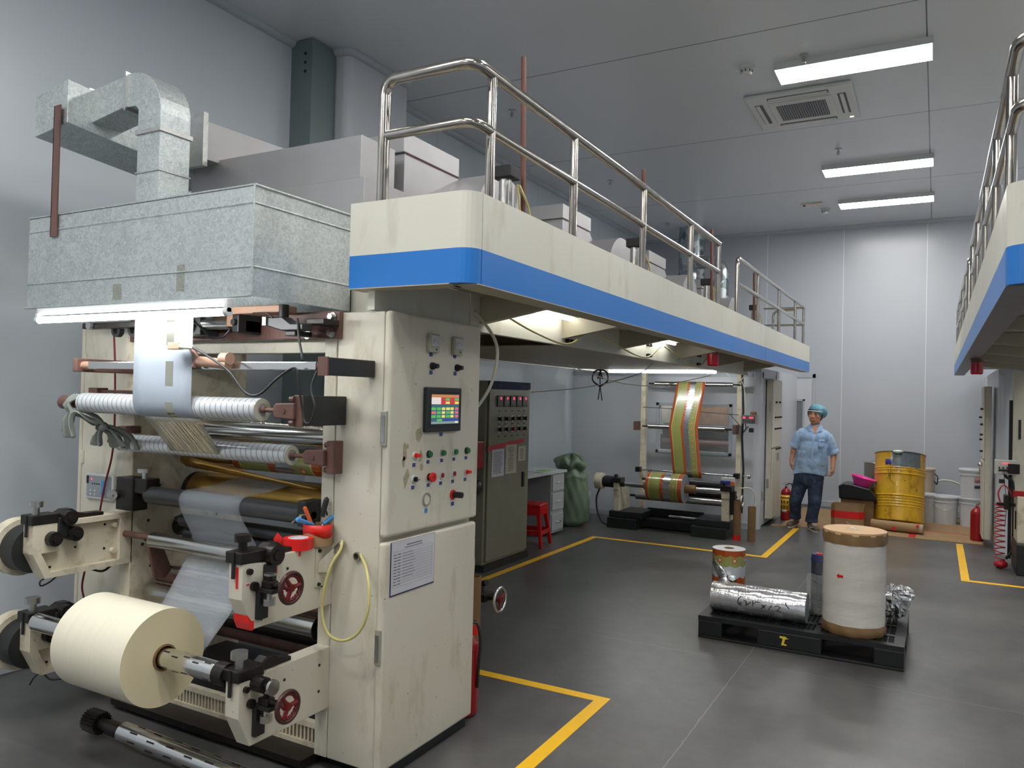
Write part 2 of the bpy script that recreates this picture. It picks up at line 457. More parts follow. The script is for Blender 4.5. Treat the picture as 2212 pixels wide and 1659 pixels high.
def thing(name, label, cat, loc=(0, 0, 0), group=None, rz=0):
    o = bpy.data.objects.new(name, None); COL.objects.link(o)
    o.location = loc; o.rotation_euler = (0, 0, rz); o.empty_display_size = .1
    o['label'] = label; o['category'] = cat
    if group: o['group'] = group
    ORG[o] = Vector(loc)
    return o
def local(o):
    ORG[o] = Vector((0, 0, 0)); return o
def tag(o, label, cat, group=None, kind=None):
    o['label'] = label; o['category'] = cat
    if group: o['group'] = group
    if kind: o['kind'] = kind
    return o
def struct(o, cat=None, label=None):
    o['kind'] = 'structure'
    if label: o['label'] = label
    if cat: o['category'] = cat
    return o
def copy_tree(o, parent=None):
    c = o.copy(); COL.objects.link(c)
    if parent is not None: c.parent = parent
    for ch in [k for k in bpy.data.objects if k.parent == o]: copy_tree(ch, c)
    return c
def arc(cx, cy, r, a0, a1, n):
    return [(cx + r * cos(a0 + (a1 - a0) * i / n), cy + r * sin(a0 + (a1 - a0) * i / n)) for i in range(n + 1)]
def spline(pts, n=10):
    P = [Vector(p) for p in pts]; P = [P[0] * 2 - P[1]] + P + [P[-1] * 2 - P[-2]]; out = []
    for i in range(1, len(P) - 2):
        for k in range(n):
            t = k / n; a, b, c, d = P[i - 1:i + 3]
            out.append(.5 * ((2 * b) + (c - a) * t + (2 * a - 5 * b + 4 * c - d) * t * t + (3 * b - a - 3 * c + d) * t ** 3))
    out.append(P[-2]); return out
def text(s, size, mat, parent, mtx, name='lettering', ext=.0006, font=None):
    cu = bpy.data.curves.new(name, 'FONT'); cu.body = s; cu.size = size; cu.extrude = ext; cu.align_x = 'CENTER'; cu.align_y = 'CENTER'
    cu.materials.append(M[mat] if isinstance(mat, str) else mat)
    oc = bpy.data.objects.new(name, cu); me = bpy.data.meshes.new_from_object(oc); bpy.data.objects.remove(oc)
    o = bpy.data.objects.new(name, me); COL.objects.link(o); o.parent = parent
    m = mtx.copy(); p = ORG.get(parent, Vector((0, 0, 0)))
    m.translation = m.translation - p
    o.matrix_local = m
    return o
def face_mtx(pos, right, up):
    r = Vector(right).normalized(); u = Vector(up).normalized(); n = r.cross(u); m = Matrix.Identity(4)
    for i in range(3): m[i][0], m[i][1], m[i][2], m[i][3] = r[i], u[i], n[i], pos[i]
    return m
# ================================================================ the room
ZC = 4.4; XL = -4.55; XR = 4.9; YF = 13.04; YB = -3.6
struct(B().box(XL - .1, XR + .1, YB - .1, YF + .1, -.1, 0).build('floor', 'floor'))
struct(B().box(XL - .1, XR + .1, YB - .1, YF + .1, ZC, ZC + .1).build('ceiling', 'ceil'))
struct(B().box(XL - .12, XL, YB, YF, 0, ZC).build('wall_left', 'wall_l'))
struct(B().box(XL, XR, YF, YF + .12, 0, ZC).build('wall_far', 'wall_f'))
struct(B().box(XR, XR + .12, YB, YF, 0, ZC).build('wall_right', 'wall_l'))
struct(B().box(XL, XR, YB - .12, YB, 0, ZC).build('wall_back', 'wall_p'))

def cove(name, pts, r=.05):
    b = B(); b.tube(pts, r, 14); return struct(b.build(name, 'trimw'))
# rounded cove strips where ceiling and walls meet
cove('trim_1', [(XL, YB, ZC), (XL, 4.66, ZC)])
cove('trim_2', [(XL, 5.56, ZC), (XL, YF, ZC)])
cove('trim_3', [(XL, YF, ZC), (XR, YF, ZC)])
# boxed-in column with rounded corner on the left wall
b = B()
X1 = -4.2
poly = [(XL, 4.78), (X1 - .07, 4.78)] + arc(X1 - .07, 4.85, .07, -pi / 2, 0, 6) + [(X1, 5.56), (XL, 5.56)]
b.prism(poly, 2, 0, ZC)
struct(b.build('wall_column', 'wall_p'))
cove('trim_4', spline([(XL, 4.78, ZC - .01), (X1 - .1, 4.78, ZC - .01), (X1 - .02, 4.8, ZC - .01), (X1, 4.9, ZC - .01), (X1, 5.56, ZC - .01)], 4), .045)
# galvanised cable channel beside the column
b = B(); b.box(XL, -4.33, 4.5, 4.77, 1.2, ZC - .01)
for k in range(3): b.cyl((-4.40, 4.495, ZC - .12 - k * .07), (-4.40, 4.501, ZC - .12 - k * .07), .012, n=10, mi=1)
tag(b.build('cable_channel', [plain('channel_zinc', rgb(128, 140, 140), .35, .4), 'inkd']), 'tall galvanised cable channel on the left wall beside the boxed column', 'channel')
# skirting
def skirt(name, x0, x1, y0, y1):
    struct(B().box(x0, x1, y0, y1, 0, .1).build(name, 'trimw', bevel=.008))
skirt('baseboard_left', XL, XL + .03, YB, 10.0)
skirt('baseboard_far', -1.95, XR, YF - .03, YF)

# low enclosure under the far end of the left platform
EX = -1.95
b = B()
b.box(XL, -3.27, 10.1, 10.16, 0, 2.0).box(-2.34, EX - .09, 10.1, 10.16, 0, 2.0).box(-3.27, -2.34, 10.1, 10.16, 0, .95).box(-3.27, -2.34, 10.1, 10.16, 1.54, 2.0)
poly = [(EX - .1, 10.1)] + arc(EX - .1, 10.2, .1, -pi / 2, 0, 6) + [(EX - .1, 10.2)]
b.prism(poly, 2, 0, 2.0)
b.box(EX - .06, EX, 10.2, 10.27, 0, 2.0)
b.box(EX - .06, EX, 11.14, YF, 0, 2.0).box(EX - .06, EX, 10.2, 11.2, 1.93, 2.0)
b.box(XL, EX, 10.1, YF, 2.0, 2.05)
struct(b.build('wall_partition', 'wall_p'))
b = B(); b.box(XL, EX - .1, 10.085, 10.1, 1.93, 1.99).box(XL, EX - .1, 10.085, 10.1, 0, .07)
struct(b.build('trim_5', 'trimw'))
# window in the partition
w = B()
for a in ((-3.31, -3.27, .91, 1.58), (-2.34, -2.30, .91, 1.58), (-3.31, -2.30, .91, .95), (-3.31, -2.30, 1.54, 1.58), (-3.27, -2.34, 1.25, 1.29)):
    w.box(a[0], a[1], 10.08, 10.12, a[2], a[3])
struct(w.build('window_1', 'trimw', bevel=.004))
wn = bpy.data.objects['window_1']
M['pane'] = film_mat('window_pane', (.8, .84, .86, 1), .16, .03, .9)
B().box(-3.27, -2.34, 10.105, 10.112, .95, 1.54).build('pane', 'pane', wn)
# what stands behind the pane
r = thing('coating_station', 'dark machinery seen through the partition window', 'machine', (-2.8, 11.0, 0))
B().box(-3.5, -2.1, 10.8, 11.4, 0, 1.12).build('body', 'window_int', r, bevel=.02)
B().cyl((-3.4, 10.74, 1.2), (-2.15, 10.74, 1.2), .09).build('roller', 'blackm', r)
B().cyl((-3.4, 10.70, 1.02), (-2.15, 10.70, 1.02), .06).build('roller', 'brown', r)
B().box(-3.5, -3.36, 10.9, 11.1, 1.12, 1.7).build('post', 'cream', r); B().box(-2.2, -2.08, 10.9, 11.1, 1.12, 1.7).build('post', 'cream', r)
B().box(-3.0, -2.35, 10.95, 10.99, 1.2, 1.66).build('web', plain('dull_print_web', rgb(120, 92, 66), .5, var=.4, vs=12), r)
struct(B().box(-4.3, -2.1, 12.5, 12.55, 0, 2.0).build('wall_inner', plain('beige_inner_wall', rgb(150, 140, 120), .6, var=.2, vs=3)))
t = thing('fluorescent_fixture', 'added fluorescent tube, out of sight, brightening the room behind the partition window', 'lamp', (-2.8, 10.9, 1.9))  # unseen lamp, added so the interior behind the pane renders brighter
B().cyl((-3.4, 10.6, 1.93), (-2.2, 10.6, 1.93), .013, n=12).build('tube', 'tube', t)
B().box(-3.45, -2.15, 10.57, 10.63, 1.95, 2.0).build('batten', 'white', t)
B().box(-3.3, -3.15, 10.72, 10.86, 1.12, 1.5).build('bottle_crate', plain('beige_case', rgb(170, 150, 110), .5), r)
B().cyl((-2.45, 10.8, 1.14), (-2.45, 10.8, 1.34), .06, n=20).build('ink_can', plain('ink_can_red', rgb(120, 50, 40), .4), r)
# enclosure door on its aisle side
d = struct(B().box(EX - .05, EX - .012, 10.28, 11.13, .02, 1.92).build('door_1', 'wall_p', bevel=.006))
B().cyl((EX - .012, 10.98, 1.02), (EX + .04, 10.98, 1.02), .012).ball((EX + .055, 10.98, 1.02), .028).build('door_knob', 'chrome', d)
b = B()
for z in (.35, 1.62): b.cyl((EX + .0, 10.27, z), (EX + .0, 10.27, z + .12), .012, n=10)
b.build('hinge', 'zinc', d)
# door in the end wall
d = struct(B().box(-2.2, -1.72, YF - .04, YF - .001, .02, 2.02).build('door_2', 'wall_p', bevel=.004))
b = B()
for a in ((-2.03, -2.0, .98, 1.68), (-1.86, -1.83, .98, 1.68), (-2.03, -1.83, 1.65, 1.68), (-2.03, -1.83, .98, 1.01)):
    b.box(a[0], a[1], YF - .055, YF - .04, a[2], a[3])
b.build('vision_panel_frame', 'trimw', d)
B().box(-2.0, -1.86, YF - .046, YF - .041, 1.01, 1.65).build('vision_panel', plain('door_glass', rgb(120, 128, 134), .1), d)
B().cyl((-1.8, YF - .04, .86), (-1.8, YF - .1, .86), .012).ball((-1.8, YF - .11, .86), .028).build('door_knob', 'chrome', d)
b = B(); b.box(-1.72, -1.68, YF - .05, YF, 0, 2.08).box(-2.24, -2.2, YF - .05, YF, 0, 2.08).box(-2.24, -1.68, YF - .05, YF, 2.02, 2.08)
b.build('door_frame', 'trimw', d)

# mirrored enclosure under the right platform
RX = .6
b = B()
poly = [(RX + .1, 10.2)] + arc(RX + .1, 10.2, .1, -pi, -pi / 2, 6)
b.prism(poly, 2, 0, 2.0)
b.box(RX + .1, XR, 10.1, 10.16, 0, 2.0).box(RX, RX + .06, 10.2, YF, 0, 2.0).box(RX, XR, 10.1, YF, 2.0, 2.05)
struct(b.build('wall_partition_right', 'wall_p'))
b = B(); b.box(1.12, 1.16, 10.085, 10.1, .05, 1.9).box(1.12, 3.0, 10.085, 10.1, 1.88, 1.93)
struct(b.build('trim_6', 'trimw'))

# ---------------------------------------------------------------- ceiling fittings
def ceiling_light(cx, cy, label, w=1.16, d=.345, drop=.04):
    t = thing('ceiling_light', label, 'ceiling light', (cx, cy, ZC), 'long ceiling panel lights')
    z0 = ZC - drop
    b = B()
    x0, x1, y0, y1 = cx - w / 2, cx + w / 2, cy - d / 2, cy + d / 2
    f = .01
    b.box(x0, x1, y0, y0 + f, z0 - .012, ZC).box(x0, x1, y1 - f, y1, z0 - .012, ZC).box(x0, x0 + f, y0 + f, y1 - f, z0 - .012, ZC).box(x1 - f, x1, y0 + f, y1 - f, z0 - .012, ZC)
    b.build('frame', 'white', t)
    B().box(x0 + f, x1 - f, y0 + f, y1 - f, z0 - .012, z0 - .004).build('diffuser', 'lamp', t)
ceiling_light(-.635, 6.715, 'nearest long white ceiling panel light, just in front of the cassette unit')
ceiling_light(-.64, 9.79, 'middle one of the three long ceiling lights in view, behind the cassette unit')
ceiling_light(-.64, 11.52, 'farthest long ceiling light, closest to the end wall')
ceiling_light(-.9, 3.7, 'ceiling light above the aisle ahead of the camera')
for cx, cy, w_ in ((-.9, 1.4, 'above the camera over the aisle'), (-.9, -1.4, 'behind the camera over the aisle'), (-3.4, -1.2, 'behind the camera by the left wall'), (2.6, 3.7, 'above the near end of the right machine'), (2.6, 6.8, 'above the middle of the right machine'), (2.6, .4, 'right of the camera'), (3.4, 9.9, 'above the far end of the right machine'), (-2.5, .3, 'left of the camera in front of the near machine')):
    ceiling_light(cx, cy, 'ceiling light out of sight ' + w_)

t = thing('ceiling_cassette', 'square white cassette air conditioner set into the ceiling', 'air conditioner', (-1.13, 7.58, ZC))
cx, cy, h = -1.13, 7.58, .455
b = B(); b.box(cx - h, cx + h, cy - h, cy + h, ZC - .035, ZC)
b.build('cover_panel', 'white', t, bevel=.02, seg=3)
b = B(); b.box(cx - .27, cx + .27, cy - .27, cy + .27, ZC - .048, ZC - .03)
b.build('grille_frame', 'white', t, bevel=.012)
b = B()
for k in range(21): b.box(cx - .21 + k * .0205, cx - .21 + k * .0205 + .009, cy - .2, cy + .2, ZC - .055, ZC - .047)
b.box(cx - .21, cx + .215, cy - .2, cy + .2, ZC - .049, ZC - .0475, 1)
b.build('intake_grille', [plain('grille_grey', rgb(150, 152, 158), .5), plain('grille_dark', rgb(90, 92, 98), .6)], t)
for dx, dy in ((1, 0), (-1, 0), (0, 1), (0, -1)):
    b = B()
    if dx: b.box(cx + dx * .355 - .035, cx + dx * .355 + .035, cy - .26, cy + .26, ZC - .0365, ZC - .034, 1); b.box(cx + dx * .36 - .02, cx + dx * .36 + .012, cy - .25, cy + .25, ZC - .045, ZC - .037)
    else: b.box(cx - .26, cx + .26, cy + dy * .355 - .035, cy + dy * .355 + .035, ZC - .0365, ZC - .034, 1); b.box(cx - .25, cx + .25, cy + dy * .36 - .02, cy + dy * .36 + .012, ZC - .045, ZC - .037)
    b.build('air_louvre', ['white', plain('louvre_dark', rgb(96, 98, 104), .6)], t)
B().box(cx + .37, cx + .4, cy + .38, cy + .4, ZC - .037, ZC - .034).build('status_light', emis('amber_led', (1, .9, .5, 1), 3), t)

def detector(x, y, label):
    t = B(); t.lathe((x, y, ZC), [(.0, -.075), (.035, -.075), (.045, -.06), (.045, -.035), (.062, -.03), (.065, 0)], 24)
    for k in range(8):
        a = k * pi / 4; t.box(x + .045 * cos(a) - .004, x + .045 * cos(a) + .004, y + .045 * sin(a) - .004, y + .045 * sin(a) + .004, ZC - .058, ZC - .038, 1)
    tag(t.build('smoke_detector', ['white', 'ink']), label, 'smoke detector', 'round smoke detectors')
detector(-1.417, 6.49, 'round white smoke detector left of the nearest ceiling light')
detector(-1.425, 11.75, 'round white smoke detector left of the farthest ceiling light')
def sprinkler(x, y, label):
    b = B(); b.cyl((x, y, ZC), (x, y, ZC - .012), .035, n=20).cyl((x, y, ZC - .01), (x, y, ZC - .06), .009, n=10)
    b.tube([(x - .012, y, ZC - .03), (x - .018, y, ZC - .05), (x, y, ZC - .075)], .003, 6).tube([(x + .012, y, ZC - .03), (x + .018, y, ZC - .05), (x, y, ZC - .075)], .003, 6)
    b.cyl((x, y, ZC - .075), (x, y, ZC - .079), .02, n=14)
    tag(b.build('sprinkler_head', 'zinc'), label, 'sprinkler', 'ceiling sprinkler heads')
sprinkler(-.964, 6.47, 'chrome sprinkler head above the nearest ceiling light')
sprinkler(-.975, 9.04, 'chrome sprinkler head between the cassette unit and the middle light')
sprinkler(-3.66, 6.53, 'sprinkler head seen between the first two railing posts')
sprinkler(-3.69, 9.19, 'sprinkler head seen between the second and third railing posts')
sprinkler(-3.73, 11.8, 'small sprinkler head far back near the spiral duct')
b = B(); b.box(-1.7, -1.42, 11.33, 11.45, ZC - .02, ZC); b.cyl((-1.66, 11.39, ZC - .02), (-1.66, 11.39, ZC - .03), .02, n=14, mi=1)
for k in range(4): b.box(-1.6 + k * .045, -1.575 + k * .045, 11.36, 11.42, ZC - .0215, ZC - .02, 2)
tag(b.build('ceiling_plate', [plain('cream_label_plate', rgb(222, 214, 204), .5), 'inkd', plain('peach_print', rgb(224, 190, 170), .6)]), 'small pale plate with a dark round spot beside the far smoke detector', 'plate')

# ---------------------------------------------------------------- floor markings
def marking(label, pts, w=.07):
    b = B()
    for (x0, y0), (x1, y1) in zip(pts[:-1], pts[1:]):
        if abs(x1 - x0) > abs(y1 - y0): b.box(min(x0, x1) - w / 2, max(x0, x1) + w / 2, y0 - w / 2, y0 + w / 2, 0, .0015)
        else: b.box(x0 - w / 2, x0 + w / 2, min(y0, y1) + w / 2, max(y0, y1) - w / 2, 0, .0015)
    tag(b.build('floor_marking', 'yellow'), label, 'floor line', 'yellow lines taped on the floor')
marking('yellow line with a corner around the near machine, foremost on the floor', [(-2.6, 3.915), (-1.55, 3.915), (-1.55, -.5)])
marking('long yellow line framing the bay between the machine, grey cabinet and rewind stand', [(-3.47, 4.4), (-3.47, 8.4), (-1.56, 8.4), (-1.56, 10.6)])
marking('yellow line with a corner at the right edge beside the coiled red hose', [(.26, 10.62), (.26, 8.4), (2.6, 8.4)])
# ================================================================ overhead platform (left)
PX = -1.555
def rrail(b, pts, r): b.tube(pts, r, 14)
def corner_path(p):  # rounded polyline
    out = [Vector(p[0])]
    for a, c, d in zip(p[:-2], p[1:-1], p[2:]):
        a, c, d = Vector(a), Vector(c), Vector(d); r = .07
        s = c + (a - c).normalized() * r; e = c + (d - c).normalized() * r
        for k in range(7):
            t = k / 6; out.append((1 - t) ** 2 * s + 2 * t * (1 - t) * c + t * t * e)
    out.append(Vector(p[-1])); return out

def platform(px, y0, y1, xin, sgn, label, seam, lab_rail, posts1, posts2, cat='platform'):
    """px: aisle side x; sgn -1: platform extends to -x; skirts .345 high at z 2.05"""
    t = thing('overhead_platform', label, cat, (px, y0, 2.05), 'steel platforms above the machines')
    z0, zb, z1 = 2.05, 2.185, 2.405
    th = .03
    def strip(name, mi, za, zc):
        b = B()
        X = lambda d: px + sgn * d
        # front skirt, rounded corner, side skirt, split at the corner seam and at the far seam
        prof = [(X(.60), y0), (X(.07), y0)] + [(px + sgn * (.07 - .07 * sin(a)), y0 + .07 - .07 * cos(a)) for a in [pi / 12 * k for k in range(1, 7)]] 
        inner = [(px + sgn * (.07 - .04 * sin(a)), y0 + .07 - .04 * cos(a)) for a in [pi / 12 * k for k in range(6, -1, -1)]] + [(X(.60), y0 + th)]
        b.prism(prof + inner, 2, za, zc, mi)
        b.box(min(px, X(th)), max(px, X(th)), y0 + .076, seam - .003, za, zc, mi)
        b.box(min(px, X(th)), max(px, X(th)), seam + .003, y1, za, zc, mi)
        return b
    strip('skirt', 0, zb, z1).build('cream_skirt', 'cream_side', t)
    strip('blue', 0, z0, zb).build('blue_band', 'blue', t)
    # deck plate with bottom flange and cross beams
    b = B(); b.box(min(px + sgn * th, xin), max(px + sgn * th, xin), y0 + .03, y1 - .02, 2.13, 2.15)
    b.build('deck', 'skirtunder', t)
    b = B(); b.box(min(px, px + sgn * .12), max(px, px + sgn * .12), y0 + .05, y1, z0 - .004, z0)
    b.box(min(px + sgn * .1, px + sgn * .6), max(px + sgn * .1, px + sgn * .6), y0, y0 + .1, z0 - .004, z0)
    b.build('bottom_flange', plain('flange_grey', rgb(110, 114, 120), .4, var=.15) if sgn > 0 else 'skirtunder', t)
    for y in ([3.39, 4.38, 5.38, 6.8, 8.2, 9.6] if sgn < 0 else [4.0, 5.1, 6.2, 7.3, 8.4, 9.5]):
        xa, xb_ = px + sgn * .03, xin
        b = B(); b.prism([(xa, 2.125), (xb_, 2.125), (xb_, 1.985), (xa, 2.07)], 1, y, y + .05)
        b.build('cross_beam', 'skirtunder', t)
    # railing
    r1, zt, zm = .024, 2.91, 2.68
    if posts1:
        ra = thing('guard_railing', lab_rail[0], 'railing', (px, y0, 2.15), 'stainless platform railings')
        xr = px + sgn * .03
        xf = px + sgn * .46
        for z in (zt, zm):
            pts = [(xf, y0 + .03, z)] if z == zm else [(xf, y0 + .03, 2.16), (xf, y0 + .03, z)]
            pts += [(xr, y0 + .03, z), (xr, posts1[-1], z)]
            b = B(); b.tube(corner_path(pts), r1 if z == zt else .02, 16)
            b.build('top_rail' if z == zt else 'middle_rail', 'stain', ra)
        for y in posts1:
            B().cyl((xr, y, 2.16), (xr, y, zt), .02, n=16).build('post', 'stain', ra)
    if posts2:
        ra = thing('guard_railing', lab_rail[1], 'railing', (px, posts2[0], 2.15), 'stainless platform railings')
        for z in (zt, zm):
            e = px + sgn * .5 if z == zt else px + sgn * .5
            pts = [(xr, posts2[0], 2.16), (xr, posts2[0], z)] if z == zt else [(xr, posts2[0], z)]
            pts += [(xr, posts2[-1] + .04, z), (e, posts2[-1] + .04, z)] if False else [(xr, posts2[-1], z)]
            b = B(); b.tube(corner_path(pts) if len(pts) > 2 else pts, .02, 14)
            b.box(0, 0, 0, 0, 0, 0) if False else None
            b.tube([(xr, posts2[-1], z - .01), (px + sgn * .55, posts2[-1], z - .01)], .015, 10)
            b.build('top_rail' if z == zt else 'middle_rail', 'stain', ra)
        for y in posts2[1:]:
            B().cyl((xr, y, 2.16), (xr, y, zt), .018, n=14).build('post', 'stain', ra)
        B().tube(corner_path([(px + sgn * .3, posts2[-2], 2.16), (px + sgn * .3, posts2[-2], 2.78), (px + sgn * .05, posts2[-2], 2.8)]), .015, 10).build('side_loop', 'stain', ra)
    return t
platform(PX, 2.49, 11.4, -2.06, -1, 'long cream platform with a blue band running above the left aisle edge', 8.26,
         ('stainless two-bar railing along the near section of the left platform', 'shorter stainless railing on the far section of the left platform'),
         [2.66, 3.47, 4.5, 5.54, 6.36], [7.04, 7.98, 9.15, 10.3, 11.0])
platform(.208, 3.155, 12.2, 1.0, 1, 'cream platform with a blue band cut off by the right edge', 8.9,
         ('stainless railing on the near section of the right platform', 'stainless railing on the far section of the right platform'),
         [3.5, 4.3, 5.2, 6.2, 7.1], [7.8, 8.7, 9.8, 11.0, 11.9])

M['tube_dim'] = emis('weak_fluorescent_tube', (1, .98, .9, 1), 5.0)
# ---------------------------------------------------------------- bridge that carries the dryer between the two ends
t = thing('machine_bridge', 'long cream steel bridge joining the near machine to the far rewind stand', 'machine frame', (-2.8, 5.5, 1.95))
B().box(-2.10, -2.06, 3.30, 9.85, 1.945, 2.13).build('side_beam', 'cream_side', t)
B().box(-2.10, -2.065, 2.55, 3.298, 1.966, 2.13).build('front_beam', 'cream_side', t)
B().box(-2.66, -2.10, 2.74, 2.78, 1.966, 2.13).build('front_beam', 'cream_side', t)
B().box(-3.70, -3.66, 3.30, 9.85, 1.945, 2.4).build('side_beam', 'cream_side', t)
b = B(); b.box(-3.66, -2.10, 3.30, 9.2, 2.15, 2.17)
b.build('top_plate', 'skirtunder', t)
for k, y in enumerate((4.0, 5.1, 6.2, 7.3, 8.2)):
    B().box(-3.66, -2.10, y, y + .04, 1.99, 2.15).build('rib', 'skirtunder', t)
b = B(); b.box(-3.66, -2.10, 4.6, 8.3, 1.955, 1.963)
b.build('underside_panel', 'skirtunder', t)
for y in (4.45, 6.0, 7.5):
    b = B()
    for dz in (1.975, 2.06):
        b.cyl((-2.06, y, dz), (-2.035, y, dz), .014, n=8).cyl((-2.06, y + .06, dz), (-2.035, y + .06, dz), .014, n=8)
    b.build('bolt', 'blackm', t)
# white light box above the far stand
t = thing('fluorescent_fixture', 'bright fluorescent fixture under the bridge above the printed web', 'lamp', (-2.9, 9.0, 1.95))
B().box(-3.66, -2.10, 8.72, 9.42, 1.965, 1.99).build('reflector', plain('white_reflector', rgb(236, 236, 230), .35), t)
b = B(); b.cyl((-3.5, 8.82, 1.945), (-2.2, 8.82, 1.945), .014, n=12)
b.build('tube', 'tube', t)
t = thing('fluorescent_fixture', 'fluorescent tube hidden above the cross beams under the left platform', 'lamp', (-1.8, 6.5, 2.11))
B().cyl((-1.98, 5.55, 2.10), (-1.98, 6.5, 2.10), .012, n=12).build('tube', 'tube_dim', t)
B().box(-2.01, -1.95, 5.5, 6.55, 2.112, 2.13).build('reflector', 'white', t)
t = thing('fluorescent_fixture', 'fluorescent tube behind the cross beams near the control cabinet', 'lamp', (-1.8, 3.8, 2.11))
B().cyl((-1.98, 3.45, 2.10), (-1.98, 4.35, 2.10), .012, n=12).build('tube', 'tube_dim', t)
B().box(-2.01, -1.95, 3.4, 4.4, 2.112, 2.13).build('reflector', 'white', t)

# hoses sagging under the platform
for i, (y0, y1, s) in enumerate(((3.4, 4.6, .1), (4.7, 6.1, .1), (6.2, 7.6, .1))):
    b = B(); b.tube(spline([(-1.98, y0, 2.06), (-1.95, y0 + (y1 - y0) * .35, 2.04 - s * .7), (-1.95, y0 + (y1 - y0) * .7, 2.04 - s), (-1.98, y1, 2.05)], 8), .006, 8)
    tag(b.build('air_hose', 'hose'), ('yellowish hose sagging under the platform, nearest bay', 'yellowish hose sagging under the platform, middle bay', 'yellowish hose sagging under the platform, farthest bay')[i], 'hose', 'hoses under the platform')
b = B(); b.tube(spline([(-2.22, 3.36, 2.03), (-2.09, 3.34, 2.045), (-2.0, 3.34, 1.98), (-1.93, 3.34, 1.88), (-1.925, 3.34, 1.78), (-1.96, 3.34, 1.66), (-2.03, 3.34, 1.56), (-2.08, 3.32, 1.5)], 8), .008, 10)
b.ball((-2.08, 3.34, 2.045), .022, 10, 1)
tag(b.build('air_hose', ['hosew', 'blackm']), 'clear white hose looping out beside the top of the button cabinet', 'hose')
for nm, pts, lab in (('wire', [(-2.3, 6.9, 1.95), (-2.5, 6.95, 1.84), (-3.0, 6.95, 1.72), (-3.58, 6.92, 1.66)], 'thin white wire hanging from the bridge to the grey cabinet'),
                     ('wire', [(-3.3, 7.2, 1.95), (-3.2, 7.7, 1.86), (-3.0, 8.1, 1.78), (-2.7, 8.4, 1.78), (-2.2, 8.6, 1.9)], 'thin wire sagging from the bridge toward the rewind stand')):
    b = B(); b.tube(spline(pts, 8), .005, 6); tag(b.build(nm, 'hosew'), lab, 'wire')
b = B()
cx, cy, cz = -3.4, 8.3, 1.84
for s in (-1, 1): b.tube(spline([(cx, cy, cz - .09), (cx + s * .09, cy, cz - .02), (cx + s * .08, cy, cz + .07), (cx + s * .01, cy, cz + .1), (cx - s * .03, cy, cz)], 7), .009, 8)
b.tube([(cx, cy, cz + .12), (cx, cy, cz - .1)], .007, 6).tube([(cx, cy, cz - .08), (cx - .02, cy, cz - .24)], .006, 6).tube([(cx, cy, cz - .08), (cx + .03, cy, cz - .25)], .006, 6)
tag(b.build('cable_bundle', 'cable'), 'knotted black cable bundle hanging under the bridge', 'cable')
def beacon(x, y, z, label):
    t = thing('warning_beacon', label, 'beacon', (x, y, z), 'red beacons under the platforms')
    B().cyl((x, y, z), (x, y, z - .03), .05, n=24).build('base', 'brown', t)
    B().lathe((x, y, z), [(0, -.135), (.042, -.135), (.05, -.12), (.05, -.03)], 24).build('lens', plain('red_lens', rgb(190, 16, 34), .15), t)
beacon(-1.74, 6.85, 2.06, 'red warning beacon hanging under the left platform')
beacon(.31, 8.0, 2.045, 'red warning beacon hanging under the right platform')

# ---------------------------------------------------------------- dryer boxes on top
t = thing('dryer_hood', 'large plain sheet-metal box behind the galvanised hood on the machine top', 'dryer box', (-3.0, 3.0, 2.3))
b = B(); b.box(-3.62, -2.42, 2.86, 3.12, 2.64, 2.85).box(-3.62, -2.38, 2.84, 3.3, 2.4, 2.64)
b.build('housing', 'galv_l', t, bevel=.004)
t = thing('flat_duct', 'flat aluminium duct sloping behind the galvanised elbow', 'duct', (-3.5, 3.6, 2.85))
b = B(); b.prism([(2.75, 2.83), (2.75, 3.03), (4.9, 3.1), (4.9, 2.87)], 0, -3.62, -3.4); b.build('housing', 'galv_l', t)
B().box(-3.66, -3.36, 2.72, 2.75, 2.78, 3.06).build('flange', 'zinc', t)

def dryer(y, label, first=False):
    t = thing('dryer_unit', label, 'dryer unit', (-2.4, y, 2.15), 'dryer units on the bridge')
    X = -2.42
    b = B()
    h = 0 if first else .07
    b.prism([(y, 2.4), (y, 2.86 + h), (y + .5, 2.86 + h), (y + .68, 2.7 + h), (y + .68, 2.66 + h), (y + .5, 2.66 + h), (y + .5, 2.4)], 0, -3.5, X)
    b.build('housing', 'galv_l', t, bevel=.003)
    b = B(); b.box(-3.4, X + .01, y - .02, y + .5, 2.86 + h, 2.965 + h); b.build('lid', 'galv_l', t, bevel=.003)
    B().box(X, X + .004, y + .02, y + .5, 2.855 + h, 2.862 + h).build('gasket', 'maroon', t)
    B().cyl((X + .02, y + .5, 2.67), (X + .03, y + .5, 2.67), .012, n=8).build('bolt', 'blackm', t)
    B().prism([(y - .25, 2.2), (y - .25, 2.5), (y + .02, 2.5), (y + .02, 2.2)], 0, -3.5, X + .1).build('lower_box', 'galv_l', t, bevel=.003)
    b = B(); b.cyl((-2.6, y + .66, 2.60), (-2.2, y + .66, 2.60), .29, n=44); b.build('fan_housing', 'galv_l', t)
    B().box(-3.5, X, y + .98, y + 1.66, 2.2, 2.6).build('tunnel_cover', 'galv_l', t, bevel=.004)
    return t
for i, y in enumerate((3.2, 5.12, 7.05, 8.95)):
    dryer(y, ('stepped aluminium dryer unit nearest the camera, behind the first railing post', 'second aluminium dryer unit, behind the second railing post', 'third aluminium dryer unit, beside the black-capped air cylinder', 'farthest aluminium dryer unit, behind the railing gap')[i], i == 0)
